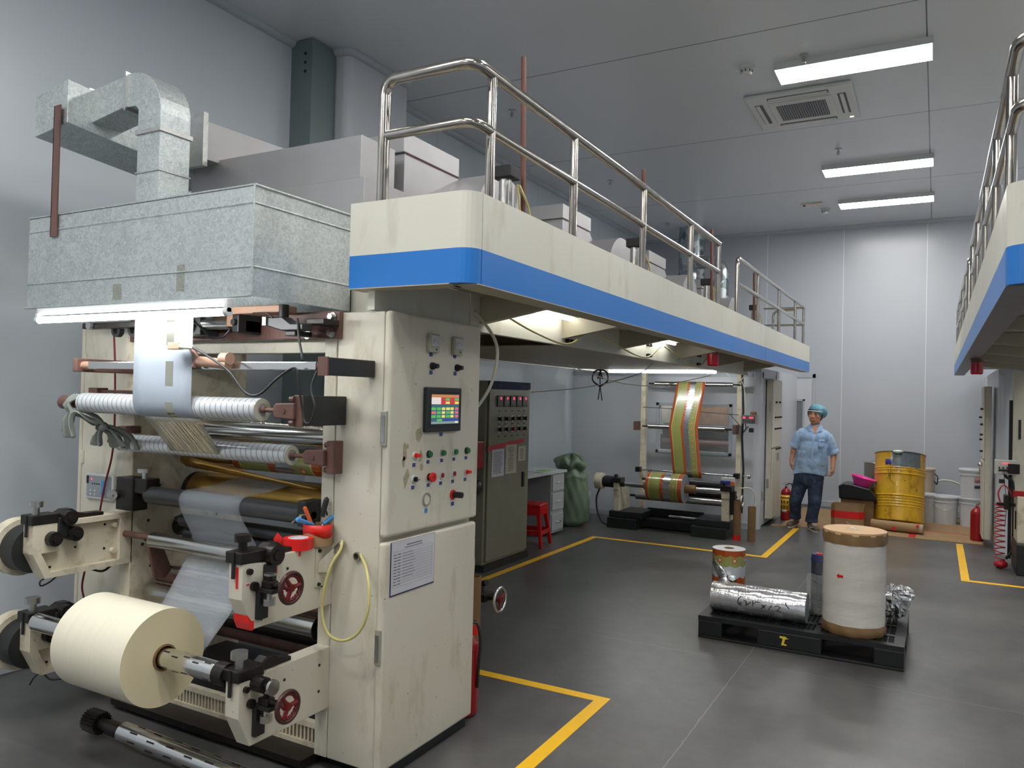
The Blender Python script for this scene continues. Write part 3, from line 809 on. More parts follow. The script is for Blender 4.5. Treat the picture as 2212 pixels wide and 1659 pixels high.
def cylinder(y, label, h=.45):
    x = -1.87
    t = thing('air_cylinder', label, 'air cylinder', (x, y, 2.15), 'air cylinders standing on the platform')
    b = B(); b.cyl((x, y, 2.15), (x, y, 2.15 + h + .1), .033, n=20); b.build('barrel', 'zinc', t)
    b = B()
    for s in (-1, 1): b.cyl((x + .04, y + s * .035, 2.15), (x + .04, y + s * .035, 2.2 + h), .006, n=8)
    b.build('tie_rod', 'zinc', t)
    B().box(x - .05, x + .055, y - .05, y + .05, 2.15 + h + .08, 2.15 + h + .14).box(x - .05, x + .055, y - .05, y + .05, 2.3, 2.34).build('end_cap', 'inkd', t, bevel=.006)
    b = B(); b.tube(spline([(x + .05, y + .05, 2.66), (x + .07, y + .12, 2.55), (x + .05, y + .18, 2.42), (x - .02, y + .14, 2.3)], 6), .006, 8).tube(spline([(x + .05, y + .03, 2.66), (x + .05, y + .08, 2.5), (x + .05, y + .2, 2.38), (x - .02, y + .2, 2.3)], 6), .005, 8)
    b.build('air_line', 'hose', t)
for i, y in enumerate((3.29, 5.15, 7.1, 9.2)):
    cylinder(y, ('air cylinder with looping yellow lines, nearest on the platform', 'air cylinder beside the third railing post', 'air cylinder beside the last post of the near railing', 'small air cylinder inside the far railing')[i])
def rod(y, x, h, label):
    b = B(); b.cyl((x + .0, y, 2.15), (x - .01, y - .03, h), .013, n=10)
    tag(b.build('threaded_rod', plain('rusty_rod', rgb(110, 70, 58), .6, var=.2)), label, 'rod', 'rust brown rods on the platform')
rod(3.42, -1.83, 3.32, 'rust brown rod rising past the railing behind the nearest air cylinder')
rod(5.1, -1.78, 3.2, 'rust brown rod beside the third railing post')
rod(6.95, -1.78, 3.16, 'rust brown rod near the end of the near railing')
rod(8.8, -1.78, 3.05, 'rust brown rod inside the far railing')
# spiral ducts near the end wall
def spiral(pts, r, label):
    b = B(); b.tube(pts, r, 28)
    P = [Vector(p) for p in pts]
    for a, c in zip(P[:-1], P[1:]):
        L = (c - a).length; k = int(L / .16)
        for i in range(k):
            q = a + (c - a) * ((i + .5) / k); d = (c - a).normalized() * .005
            b.cyl(q - d, q + d, r + .005, n=28)
    tag(b.build('spiral_duct', galv('spiral_galvanised', rgb(120, 130, 134), rgb(206, 212, 214), .25, .9, 5)), label, 'duct', 'spiral ducts at the far end')
spiral([(-3.5, 12.3, 2.06), (-3.5, 12.3, ZC)], .21, 'wide vertical spiral duct reaching the ceiling near the end wall')
spiral([(-3.35, 12.0, 3.78)] + [(-3.13 + .2 * sin(a), 12.0, 3.58 + .2 * cos(a)) for a in [pi / 2 * k / 8 for k in range(9)]] + [(-2.93, 12.0, 2.06)], .10, 'narrow spiral duct bending down beside the wide one')
# ================================================================ near machine (winding end)
XA, XB = -3.62, -2.34          # inner faces of the side plates
t = lam = thing('laminating_machine', 'large cream film winding machine filling the left foreground', 'machine', (-3.0, 2.9, 0))
b = B(); b.box(XB, -2.272, 2.56, 3.3, .05, 1.955); b.build('side_plate', 'cream', t, bevel=.004)
b = B(); b.box(-3.70, XA, 2.56, 3.29, .05, 1.955)
b.build('side_plate', 'cream_worn', t, bevel=.004)
b = B()
for y, z in ((2.66, .92), (2.72, 1.1), (2.63, .8), (2.95, .75), (3.1, .9), (2.68, .68)):
    b.cyl((XA, y, z), (XA + .003, y, z), .008, n=12)
b.cyl((XA, 3.0, .77), (XA + .004, 3.0, .77), .035, n=20)
b.build('bolt_hole', 'inkd', t)
b = B()
for z in (1.16, .8): b.cyl((-2.305, 2.56, z), (-2.305, 2.557, z), .004, n=10)
b.add([(-2.31, 2.558, 1.11), (-2.302, 2.558, 1.105), (-2.296, 2.558, 1.09), (-2.304, 2.558, 1.08), (-2.306, 2.558, 1.095)], [(0, 1, 2, 3, 4)])
b.build('paint_chip', 'inkd', t)
# left side cabinet
t2 = thing('side_cabinet', 'narrow cream cabinet left of the winding machine with a small grey meter panel', 'cabinet', (-3.9, 2.9, 0))
B().box(-4.06, -3.703, 2.565, 3.27, .05, 1.955).build('body', 'cream', t2, bevel=.006)
B().box(-4.085, -4.062, 2.56, 3.27, .05, 1.955).build('door', 'cream', t2, bevel=.006)
for z in (1.72, 1.2): B().box(-4.05, -4.035, 2.55, 2.565, z, z + .07).build('hinge', 'cream', t2, bevel=.004)
p = B().box(-3.985, -3.755, 2.545, 2.565, 1.02, 1.155).build('meter_panel', 'white', t2, bevel=.005)
B().box(-3.972, -3.767, 2.542, 2.546, 1.032, 1.143).build('meter_face', plain('grey_meter_face', rgb(150, 158, 164), .4), p)
b = B(); b.box(-3.972, -3.955, 2.540, 2.543, 1.1, 1.14)
for i in range(4): b.box(-3.925 + i * .018, -3.916 + i * .018, 2.540, 2.543, 1.098, 1.104)
b.build('meter_print', 'inkd', p)
b = B(); b.cyl((-3.93, 2.543, 1.125), (-3.93, 2.538, 1.125), .004, n=8); b.build('led', 'led_red', p)
b = B(); b.box(-3.845, -3.815, 2.540, 2.543, 1.045, 1.12); b.build('switch_bank', 'bluet', p)
b = B()
for i, (x, z) in enumerate(((-3.93, 1.065), (-3.895, 1.065), (-3.93, 1.045), (-3.895, 1.045))): b.cyl((x, 2.543, z), (x, 2.537, z), .006, n=10)
b.build('key', 'white', p)

# ---- cross members at the top
B().box(XA - .02, -2.24, 2.535, 2.56, 1.848, 1.965).build('mounting_plate', 'brown', t, bevel=.003)
B().box(XA, XB, 2.6, 2.66, 1.79, 1.85).build('cross_beam', 'cream', t, bevel=.003)
b = B()
for x, z in ((-2.275, 1.94), (-2.28, 1.87), (-2.42, 1.866)): b.cyl((x, 2.535, z), (x, 2.51, z), .014, n=6).cyl((x, 2.535, z), (x, 2.53, z), .02, n=14)
b.build('mounting_bolt', 'zinc', t)
# edge guide mechanism on the plate
b = B(); b.box(-2.92, -2.45, 2.40, 2.50, 1.952, 1.985); g = b.build('guide_bar', 'brownl', t, bevel=.006)
b = B(); b.box(-2.80, -2.74, 2.42, 2.53, 1.9, 1.955).box(-2.78, -2.70, 2.44, 2.53, 1.875, 1.93); b.build('guide_block', 'brownl', t, bevel=.004)
b = B(); b.box(-2.74, -2.70, 2.40, 2.53, 1.87, 1.95).cyl((-2.72, 2.40, 1.915), (-2.72, 2.385, 1.915), .014, n=16); b.build('slotted_block', 'black', t, bevel=.004)
b = B(); b.cyl((-2.98, 2.45, 1.92), (-2.80, 2.45, 1.92), .03, n=20); b.build('guide_piston', 'zinc', t)
b = B(); b.box(-3.02, -2.965, 2.42, 2.52, 1.865, 1.96); b.build('guide_flange', 'black', t, bevel=.005)
b = B(); b.box(-3.2, -3.02, 2.43, 2.52, 1.868, 1.95); b.build('guide_motor', 'cream_worn', t, bevel=.008)
b = B(); b.cyl((-3.05, 2.43, 1.91), (-3.05, 2.405, 1.91), .035, n=20); b.build('guide_gland', 'white', t)
b = B(); b.cyl((-2.45, 2.42, 1.985), (-2.45, 2.42, 1.9), .022, n=18); b.build('pivot_post', 'blackm', t)
b = B(); b.prism([(-2.52, 1.895), (-2.52, 1.93), (-2.42, 1.93), (-2.37, 1.9), (-2.30, 1.9), (-2.30, 1.87), (-2.42, 1.87)], 1, 2.38, 2.44); b.build('pivot_arm', 'black', t, bevel=.005)
b = B(); b.box(-2.525, -2.505, 2.372, 2.385, 1.895, 1.93); b.build('pivot_tip', 'zinc', t)
b = B(); b.box(-2.34, -2.24, 2.44, 2.535, 1.9, 1.925).box(-2.42, -2.36, 2.40, 2.5, 1.85, 1.872); b.build('link_block', 'blackm', t, bevel=.004)
# the same clutter at the left end
b = B(); b.box(-3.80, -3.3, 2.38, 2.43, 1.905, 1.935); b.build('guide_arm', 'blackm', t, bevel=.004)
b = B(); b.cyl((-3.72, 2.375, 1.92), (-3.72, 2.36, 1.92), .02, n=14); b.build('clamp_nut', 'zinc', t)
b = B()
for x in (-3.6, -3.47): b.lathe((x, 2.44, 1.9), [(.02, -.012), (.035, -.012), (.035, .012), (.02, .012), (.02, -.012)], 18, mat=Matrix.Rotation(pi / 2, 3, 'X'))
b.build('ring', 'black', t)
B().box(-3.42, -3.34, 2.40, 2.47, 1.85, 1.9).build('guide_block', 'blackm', t, bevel=.004)

# ---- square bar with sensor
b = B(); b.box(-3.57, -2.12, 2.27, 2.31, 1.70, 1.735); b.build('square_bar', 'chrome', t, bevel=.004)
b = B(); b.box(-3.66, -3.63, 2.25, 2.56, 1.685, 1.75); b.build('bar_bracket', 'brown', t, bevel=.006)
b = B(); b.cyl((-3.63, 2.29, 1.717), (-3.55, 2.29, 1.717), .02, n=16); b.build('bar_end', 'brownl', t)
b = B(); b.box(-2.10, -2.055, 2.27, 2.555, 1.682, 1.752, 0); b.build('bar_bracket', 'black', t, bevel=.004)
b = B(); b.box(-2.102, -2.053, 2.262, 2.27, 1.68, 1.754); b.build('bracket_face', 'brown', t)
b = B(); b.cyl((-2.12, 2.29, 1.717), (-2.10, 2.29, 1.717), .018, n=16); b.build('bar_end', 'brown', t)
# sensor clamp
b = B(); b.cyl((-2.76, 2.25, 1.735), (-2.58, 2.25, 1.722), .022, n=18).cyl((-2.62, 2.25, 1.745), (-2.575, 2.25, 1.745), .026, n=18); b.build('sensor_clamp', 'brownl', t)
b = B(); b.tube([(-2.80, 2.24, 1.79), (-2.76, 2.24, 1.75), (-2.78, 2.24, 1.71)], .012, 8); b.build('clamp_arm', 'brown', t)
b = B(); b.box(-2.88, -2.81, 2.18, 2.21, 1.782, 1.812); s_ = b.build('sensor_head', 'brownl', t, bevel=.003)
b = B(); b.cyl((-2.81, 2.195, 1.797), (-2.74, 2.2, 1.79), .014, .008, n=12); b.build('sensor_gland', 'hosew', t)
b = B(); b.tube(spline([(-2.74, 2.2, 1.79), (-2.64, 2.2, 1.75), (-2.52, 2.2, 1.69), (-2.43, 2.2, 1.61), (-2.35, 2.2, 1.60), (-2.27, 2.21, 1.66), (-2.22, 2.23, 1.70), (-2.19, 2.24, 1.70), (-2.175, 2.24, 1.63), (-2.165, 2.25, 1.55), (-2.15, 2.25, 1.50), (-2.12, 2.25, 1.50), (-2.10, 2.25, 1.56), (-2.13, 2.26, 1.63), (-2.115, 2.28, 1.71)], 8), .005, 8)
b.build('sensor_cable', 'cable', t)
b = B(); b.tube(spline([(-2.99, 2.39, 1.93), (-2.9, 2.37, 1.89), (-2.83, 2.37, 1.845), (-2.76, 2.37, 1.85), (-2.73, 2.38, 1.88)], 8), .005, 8)
b.tube(spline([(-2.33, 2.38, 1.92), (-2.31, 2.37, 1.84), (-2.27, 2.35, 1.76), (-2.25, 2.33, 1.74)], 8), .005, 8)
b.tube(spline([(-2.6, 2.39, 1.95), (-2.5, 2.37, 1.945), (-2.46, 2.37, 1.925)], 8), .004, 8)
b.build('cable_loop', 'cable', t)

# ---- film wrapped rollers with clevis brackets
def roller_set(y, z, r, x0, x1, left=True):
    ro = B().cyl((x0, y, z), (x1, y, z), r, n=40).build('film_roller', 'wraprol', t)
    b = B(); b.cyl((x1, y, z), (x1 + .003, y, z), r * .98, n=40, rin=r * .55).cyl((x1 - .012, y, z), (x1 - .01, y, z), r * .6, n=24, mi=1)
    b.build('roller_rim', [plain('rim_film', rgb(196, 196, 180), .3), 'blackm'], ro)
    b = B(); b.cyl((x1 - .02, y, z), (x1 + .02, y, z), .018, .012, n=14).cyl((x1, y, z), (x1 + .1, y, z), .0095, n=14)
    b.build('roller_shaft', 'brown', t)
    if left: B().cyl((x0 - .1, y, z), (x0, y, z), .01, n=12).build('roller_shaft', 'brown', t)
roller_set(2.30, 1.537, .048, -3.63, -2.435)
roller_set(2.505, 1.337, .044, -3.64, -2.465)
def clevis(x, y, z, xe, plate_y):
    b = B(); b.prism([(x, z - .03), (x - .012, z - .02), (x - .016, z), (x - .012, z + .02), (x, z + .03), (xe, z + .034), (xe, z - .034)], 1, y - .024, y + .024)
    b.cyl((x + .045, y - .024, z), (x + .045, y - .028, z), .01, n=14)
    b.build('clevis', 'brown', t, bevel=.005)
clevis(-2.335, 2.30, 1.537, -2.235, 2.3)
b = B(); b.box(-2.25, -2.205, 2.29, 2.30, 1.475, 1.602); b.cyl((-2.262, 2.285, 1.585), (-2.24, 2.285, 1.585), .012, n=8).cyl((-2.262, 2.285, 1.49), (-2.24, 2.285, 1.49), .012, n=8)
b.build('bracket_face', 'brown', t, bevel=.003)
B().box(-2.245, -2.205, 2.30, 2.555, 1.478, 1.60).build('roller_bracket', 'black', t, bevel=.003)
clevis(-2.365, 2.505, 1.337, -2.26, 2.5)
b = B(); b.box(-2.262, -2.222, 2.50, 2.56, 1.27, 1.41); b.cyl((-2.275, 2.51, 1.392), (-2.25, 2.51, 1.392), .012, n=8).cyl((-2.275, 2.51, 1.285), (-2.25, 2.51, 1.285), .012, n=8)
b.build('roller_bracket', 'brown', t, bevel=.003)
# left brackets
b = B(); b.cyl((-3.80, 2.30, 1.535), (-3.70, 2.30, 1.535), .034, .026, n=18).cyl((-3.82, 2.30, 1.535), (-3.78, 2.30, 1.535), .008, n=8); b.build('clevis', 'brown', t)
b = B(); b.box(-3.72, -3.3, 2.38, 2.56, 1.585, 1.6).box(-3.70, -3.63, 2.36, 2.42, 1.58, 1.61); b.build('roller_bracket', 'brown', t, bevel=.003)
b = B(); b.box(-3.62, -3.56, 2.47, 2.56, 1.385, 1.42).cyl((-3.64, 2.46, 1.40), (-3.58, 2.46, 1.40), .012, n=8); b.build('roller_bracket', 'brown', t, bevel=.003)
# rag tied round the left roller ends
b = B(); random.seed(8)
def cloth(path, wid, seed):
    """crumpled hanging strip of cloth along a path"""
    P = spline(path, 7); rows = []; k = len(P) - 1
    for i, p in enumerate(P):
        w = wid[0] + (wid[1] - wid[0]) * i / k
        rows.append([(p.x + w * (j / 8 - .5), p.y + .016 * sin(j * 1.9 + seed + i * .12) - .01 * cos(j * .8), p.z + .007 * sin(j * 1.3 + i * .5 + seed)) for j in range(9)])
    b.sheet(rows)
cloth([(-3.66, 2.28, 1.575), (-3.675, 2.24, 1.53), (-3.665, 2.26, 1.48), (-3.70, 2.27, 1.43), (-3.715, 2.27, 1.39)], (.05, .05), 0)
cloth([(-3.65, 2.26, 1.50), (-3.655, 2.24, 1.45), (-3.65, 2.25, 1.37)], (.05, .075), 2)
cloth([(-3.655, 2.27, 1.49), (-3.61, 2.30, 1.46), (-3.575, 2.34, 1.43)], (.06, .03), 4)
cloth([(-3.63, 2.28, 1.50), (-3.58, 2.32, 1.47), (-3.56, 2.35, 1.43)], (.02, .02), 5)
b.ball((-3.57, 2.36, 1.42), .022, 10).ball((-3.6, 2.355, 1.415), .014, 8)
cloth([(-3.575, 2.36, 1.42), (-3.59, 2.35, 1.38), (-3.595, 2.35, 1.33)], (.02, .09), 1)
cloth([(-3.58, 2.37, 1.42), (-3.54, 2.40, 1.38), (-3.52, 2.42, 1.32)], (.03, .10), 3)
cloth([(-3.57, 2.37, 1.43), (-3.52, 2.42, 1.40), (-3.49, 2.45, 1.36), (-3.485, 2.47, 1.31)], (.03, .13), 6)
tag(b.build('rag', 'rag', solid=.008, sub=1), 'grey rag knotted around the left ends of the two wrapped rollers', 'rag')

# ---- rubber and steel rollers inside
def steelroll(y, z, r, x0, x1, mat, name='roller', cap=None):
    b = B(); b.cyl((x0, y, z), (x1, y, z), r, n=40, mc=1)
    o = b.build(name, [mat, cap or 'blackm'], t)
    s = B(); s.cyl((x0 - .05, y, z), (x0, y, z), r * .4, n=16).cyl((x1, y, z), (x1 + .05, y, z), r * .4, n=16); s.build('shaft', 'blackm', o)
    return o
steelroll(2.52, 1.085, .043, -3.42, -2.39, 'rubber', 'rubber_roller')
b = B(); b.cyl((-2.375, 2.50, 1.075), (-2.36, 2.50, 1.075), .035, n=20); b.build('bearing_cap', 'zinc', t)
b = B(); b.box(-2.39, -2.34, 2.47, 2.57, 1.04, 1.15); b.build('bearing_block', 'black', t, bevel=.005)
b = B(); b.box(-3.62, -3.49, 2.47, 2.56, 1.0, 1.165).box(-3.52, -3.4, 2.48, 2.56, 1.09, 1.165); b.build('bearing_block', 'blackm', t, bevel=.006)
b = B(); b.cyl((-3.44, 2.5, 1.165), (-3.44, 2.5, 1.2), .012, n=12).cyl((-3.44, 2.5, 1.195), (-3.44, 2.5, 1.215), .034, n=24); b.build('clamp_knob', 'zinc', t)
b = B(); b.cyl((-3.625, 2.47, 1.075), (-3.605, 2.44, 1.075), .026, n=20).cyl((-3.61, 2.448, 1.075), (-3.60, 2.43, 1.075), .01, n=12); b.build('clamp_knob', 'zinc', t)
steelroll(2.86, 1.07, .10, -3.50, -2.345, 'blackm', 'drum')
steelroll(2.62, .96, .032, -3.3, -2.345, 'rubber', 'rubber_roller')
steelroll(2.66, .885, .04, -3.3, -2.345, 'rubber', 'rubber_roller')
steelroll(2.86, .845, .035, -3.42, -2.345, 'red', 'red_roller')
b = B(); b.cyl((-3.62, 2.86, .87), (-3.42, 2.86, .87), .055, .045, n=24).cyl((-3.45, 2.86, .87), (-3.35, 2.84, .86), .05, .035, n=20); b.build('motor_hub', 'black', t)
steelroll(2.53, .862, .038, -3.40, -2.38, 'roll', 'steel_roller')
steelroll(2.80, 1.275, .06, -3.55, -2.345, 'chrome', 'steel_roller')
steelroll(2.72, 1.41, .05, -3.5, -2.345, 'chrome', 'steel_roller')
steelroll(2.66, .70, .014, -3.4, -2.345, 'chrome', 'tie_bar')
steelroll(2.72, .62, .026, -3.6, -2.345, 'brown', 'tie_bar')
steelroll(2.68, .545, .05, -3.60, -2.44, 'roll', 'steel_roller')
steelroll(2.95, .40, .06, -3.6, -2.345, 'blackm', 'drum')
steelroll(2.95, .33, .045, -3.6, -2.5, 'brown', 'roller')
b = B(); b.prism([(2.52, .83), (2.60, .83), (2.66, .69), (2.62, .65), (2.56, .67)], 0, -3.44, -3.42); b.build('swing_arm', 'brown', t, bevel=.004)
b = B(); b.cyl((-3.62, 2.53, .87), (-3.42, 2.53, .87), .016, n=12); b.build('shaft', 'brown', t)
# panels deep inside
B().box(-3.62, -2.34, 3.24, 3.27, .3, .62).build('back_panel', plain('dark_inner_panel', rgb(92, 92, 90), .5), t)
B().box(-3.1, -2.85, 3.2, 3.24, .05, .8).build('inner_post', 'cream', t)
b = B()
b.box(-3.62, -2.34, 2.60, 2.63, .05, .07).box(-3.62, -2.34, 2.60, 2.63, .135, .16)
for k in range(58): b.box(-3.62 + k * .0222, -3.62 + k * .0222 + .010, 2.605, 2.62, .07, .135)
b.build('vent_grate', 'cream_worn', t)
B().box(-3.62, -2.34, 2.64, 3.2, .05, .15).build('lower_tray', 'black', t)
B().box(-3.85, -2.0, 2.62, 3.25, 0, .05).build('base_skid', 'black', t)
B().box(-3.62, -2.34, 2.48, 2.6, .02, .05).build('floor_tray', 'blackm', t)

# ---- arms
def arm(x0, x1, z, right, upper):
    a = B()
    poly = [(2.572, z), (2.572, z + .262), (2.21, z + .262), (2.19, z + .245), (2.07, z + .258), (2.07, z + .122), (2.13, z)]
    if right: a.prism(poly, 0, x0, x1)
    else:
        a.prism(poly, 0, x0, x1 - .035)
        # raised rim leaves a recessed pocket on the inner face
        cyy, czz = 2.33, z + .13
        inn = [(2.50, z + .028), (2.50, z + .235), (2.20, z + .235), (2.20, z + .12), (2.11, z + .12), (2.155, z + .028)]
        m = len(inn)
        out = [(2.572, z), (2.572, z + .262), (2.21, z + .262), (2.07, z + .258), (2.07, z + .122), (2.13, z)]
        vs = [(x1 - .035, y, zz) for y, zz in out] + [(x1, y, zz) for y, zz in out] + [(x1, y, zz) for y, zz in inn] + [(x1 - .035, y, zz) for y, zz in inn]
        fs = []
        for i in range(m):
            j = (i + 1) % m
            fs += [(i, m + i, m + j, j), (m + i, 2 * m + i, 2 * m + j, m + j), (2 * m + i, 3 * m + i, 3 * m + j, 2 * m + j)]
        a.add(vs, fs)
    o = a.build('support_arm', 'cream_worn' if not right else 'cream', t, bevel=.003)
    xi = x0 if right else x1
    # clamp block on the arm nose
    xc = (x0 + x1) / 2
    b = B(); b.box(x0 - .012, x1 + .004, 2.06, 2.19, z + .255, z + .30); b.prism([(2.19, z + .262), (2.19, z + .295), (2.22, z + .312), (2.26, z + .312), (2.29, z + .29), (2.33, z + .282), (2.35 if right else 2.42, z + .28), (2.35 if right else 2.42, z + .262)], 0, x0 + .01, x1 - .012)
    b.build('clamp', 'blackm', o, bevel=.005)
    b = B(); b.cyl((xc, 2.10, z + .30), (xc, 2.10, z + .335), .017, n=16).cyl((xc, 2.10, z + .335), (xc, 2.10, z + .362), .032, n=28); b.build('clamp_knob', 'zinc' if not (right and upper) else 'blackm', o, bevel=.003)
    b = B(); b.box(xc - .008, xc + .004, 2.056, 2.064, z + .2, z + .30); b.build('clamp_slot', 'inkd', o)
    if right:
        if upper:
            b = B(); b.cyl((x1 - .01, 2.215, z + .27), (x1 + .03, 2.215, z + .27), .04, n=28, rin=.02).cyl((x1, 2.215, z + .27), (x1 + .035, 2.215, z + .27), .018, n=18); b.build('bearing', 'blackm', o)
            b = B(); b.box(x1 - .002, x1 + .012, 2.17, 2.235, z + .155, z + .24); b.build('bearing_saddle', 'black', o, bevel=.008)
        else:
            b = B(); b.cyl((x1 - .02, 2.15, z + .235), (x1 + .055, 2.15, z + .235), .03, n=24).cyl((x1 + .055, 2.15, z + .235), (x1 + .085, 2.15, z + .235), .014, n=14); b.build('chuck_barrel', 'blackm', o)
            b = B(); b.cyl((x1 + .085, 2.15, z + .235), (x1 + .097, 2.15, z + .235), .03, n=28); b.build('chuck_cap', 'zinc', o)
        b = B()
        for yy, zz, rr in ((2.10, z + .225, .012), (2.125, z + .165, .018)): b.cyl((x1, yy, zz), (x1 + .014, yy, zz), rr, n=14)
        b.build('arm_screw', 'blackm', o)
        b = B()
        for yy, zz in ((2.30, z + .2), (2.50, z + .09), (2.50, z + .2), (2.17, z + .03)): b.cyl((x1, yy, zz), (x1 + .002, yy, zz), .006, n=10)
        b.build('bolt_hole', 'inkd', o)
        # side guide bracket with threaded block and handwheel
        b = B(); b.box(x1, x1 + .022, 2.135, 2.185, z + .035, z + .15).box(x1, x1 + .085, 2.14, 2.195, z + .14, z + .158); b.build('guide_bracket', 'plast', o, bevel=.004)
        hy = 2.205
        b = B(); b.box(x1 + .02, x1 + .07, 2.145, 2.185, z + .158, z + .185).cyl((x1 + .045, 2.165, z + .185), (x1 + .045, 2.165, z + .205), .012, n=12); b.build('threaded_block', 'blackm', o, bevel=.004)
        b = B(); b.cyl((x1 + .045, 2.165, z + .205), (x1 + .045, 2.165, z + .213), .022, n=20); b.build('lock_knob', 'zinc', o)
        b = B(); b.cyl((x1 + .045, 2.165, z + .138), (x1 + .045, 2.165, z + .118), .012, n=12).cyl((x1 + .045, 2.165, z + .118), (x1 + .045, 2.165, z + .092), .024, n=28); b.build('lower_knob', 'zinc', o, bevel=.002)
        hx = x1 + .155; hy = 2.165; hz = z + .172
        b = B(); b.cyl((x1 + .07, hy, hz), (hx, hy, hz), .012, n=12); b.build('handwheel_shaft', 'blackm', o)
        R = .056
        b = B(); b.tube([(hx, hy + R * cos(a), hz + R * sin(a)) for a in [2 * pi * k / 40 for k in range(40)]], .008, 10, closed=True)
        w = b.build('handwheel', plain('worn_wheel_rim', rgb(78, 52, 48), .25, .4), o)
        b = B()
        b.tube([(hx - .002, hy + (R - .008 - .004 * abs(sin(a * 9))) * cos(a), hz + (R - .008 - .004 * abs(sin(a * 9))) * sin(a)) for a in [2 * pi * k / 90 for k in range(90)]], .006, 8, closed=True)
        b.cyl((hx - .014, hy, hz), (hx + .008, hy, hz), .018, .014, n=20)
        for a in (.1, .1 + 2.09, .1 + 4.19): b.tube([(hx, hy + .01 * cos(a), hz + .01 * sin(a)), (hx, hy + (R - .008) * cos(a), hz + (R - .008) * sin(a))], [.0095, .0075], 8)
        b.build('wheel_spokes', 'maroon', w)
    else:
        b = B()
        for yy, zz in ((2.225, z + .275), (2.155, z + .185), (2.255, z + .195)):
            b.cyl((x1 - .02, yy, zz), (x1 + .035, yy, zz), .034, n=24).cyl((x1 + .035, yy, zz), (x1 + .045, yy, zz), .017, n=18)
        b.build('bearing', 'blackm', o)
        b = B(); b.box(x1 - .02, x1 + .01, 2.18, 2.24, z + .18, z + .28); b.build('bearing_saddle', 'black', o, bevel=.006)
        b = B(); b.cyl((x0 - .11, 2.13, z + .13), (x0, 2.13, z + .13), .11, n=40); b.build('brake_body', 'black', o, bevel=.006)
        b = B(); b.cyl((x0 - .17, 2.13, z + .13), (x0 - .10, 2.13, z + .13), .135, n=44); b.build('brake_drum', 'cream_worn', o, bevel=.02, seg=3)
        b = B()
        for yy, zz in ((2.29, z + .21), (2.29, z + .12), (2.44, z + .21), (2.44, z + .09), (2.17, z + .045)): b.cyl((x1 - .036, yy, zz), (x1 - .032, yy, zz), .006, n=10)
        for zz in (z + .205, z + .075): b.cyl((x1 - .04, 2.48, zz), (x1 - .01, 2.48, zz), .013, n=12, mi=1)
        b.build('bolt_hole', ['inkd', 'cream_worn'], o)
    return o
arm(XB, -2.268, .707, True, True)
lower = arm(XB, -2.268, .264, True, False)
arm(-3.70, -3.62, .715, False, True)
arm(-3.70, -3.62, .27, False, False)
b = B()
b.tube(spline([(-3.64, 2.2, .716), (-3.65, 2.17, .69), (-3.65, 2.13, .68), (-3.64, 2.12, .705), (-3.64, 2.15, .716)], 6), .004, 6)
b.tube(spline([(-3.66, 2.36, .72), (-3.66, 2.44, .69), (-3.66, 2.5, .72)], 6), .006, 6)
b.tube(spline([(-3.65, 2.15, .271), (-3.62, 2.18, .235), (-3.6, 2.26, .24), (-3.65, 2.36, .271)], 6), .004, 6).tube(spline([(-3.66, 2.14, .271), (-3.67, 2.12, .25), (-3.68, 2.11, .22)], 4), .004, 6)
b.build('arm_cable', 'cable', t)
b = B(); b.tube(spline([(-3.72, 2.5, 1.90), (-3.73, 2.52, 1.7), (-3.72, 2.52, 1.4), (-3.75, 2.53, 1.25), (-3.80, 2.53, 1.1), (-3.82, 2.52, .96)], 8), .005, 8)
b.tube(spline([(-3.74, 2.4, .7), (-3.76, 2.4, .6), (-3.72, 2.4, .5), (-3.71, 2.38, .44)], 8), .005, 8)
tag(b.build('cable', 'cabler'), 'thin dark red cable running down the narrow left cabinet', 'cable')
# red tape remains
b = B(); b.prism([(2.13, .707), (2.13, .74), (2.118, .742), (2.10, .765), (2.103, .735), (2.118, .705)], 0, XB - .002, -2.264)
b.box(-2.3, -2.288, 2.068, 2.0695, .87, .95).box(-2.268, -2.2665, 2.23, 2.245, .9, .93).box(-2.268, -2.2665, 2.36, 2.372, .945, .969)
b.box(-2.268, -2.2665, 2.262, 2.27, .85, .865).box(-2.268, -2.2665, 2.09, 2.105, .88, .885)
b.build('tape_remains', 'redtape', t)

# ---- clear drain hose on the arm
t3 = thing('hose_bracket', 'small cream angle bracket holding the looped clear hose beside the upper arm', 'bracket', (-2.25, 2.5, .9))
b = B(); b.prism([(2.455, .80), (2.575, .80), (2.575, .97), (2.455, .96)], 0, -2.268, -2.262); b.build('plate', 'cream', t3)
b = B(); b.add([(-2.262, 2.47, .86), (-2.24, 2.50, .86), (-2.22, 2.58, .955), (-2.22, 2.58, .985), (-2.24, 2.5, .935), (-2.262, 2.47, .90)], [(0, 1, 4, 5), (1, 2, 3, 4)])
b.build('arm', 'cream', t3, solid=.004)
b = B()
for z in (.95, .81): b.cyl((-2.262, 2.475, z), (-2.255, 2.475, z), .008, n=8)
b.build('screw', 'blackm', t3)
b = B(); b.cyl((-2.232, 2.54, .94), (-2.205, 2.545, .975), .014, n=12).cyl((-2.21, 2.545, .97), (-2.195, 2.545, .99), .009, n=10); b.build('fitting', 'zinc', t3)
b = B(); b.tube(spline([(-2.20, 2.545, .985), (-2.18, 2.52, .99), (-2.17, 2.50, .96), (-2.19, 2.47, .9), (-2.215, 2.46, .8), (-2.225, 2.46, .70), (-2.19, 2.46, .62), (-2.11, 2.46, .605), (-2.03, 2.46, .65), (-1.985, 2.46, .74), (-1.99, 2.47, .83), (-2.03, 2.5, .9), (-2.10, 2.55, .935), (-2.12, 2.58, .94)], 8), .0065, 10)
tag(b.build('drain_hose', 'hose'), 'looped yellowish clear hose hanging on the machine front beside the cabinet', 'hose')
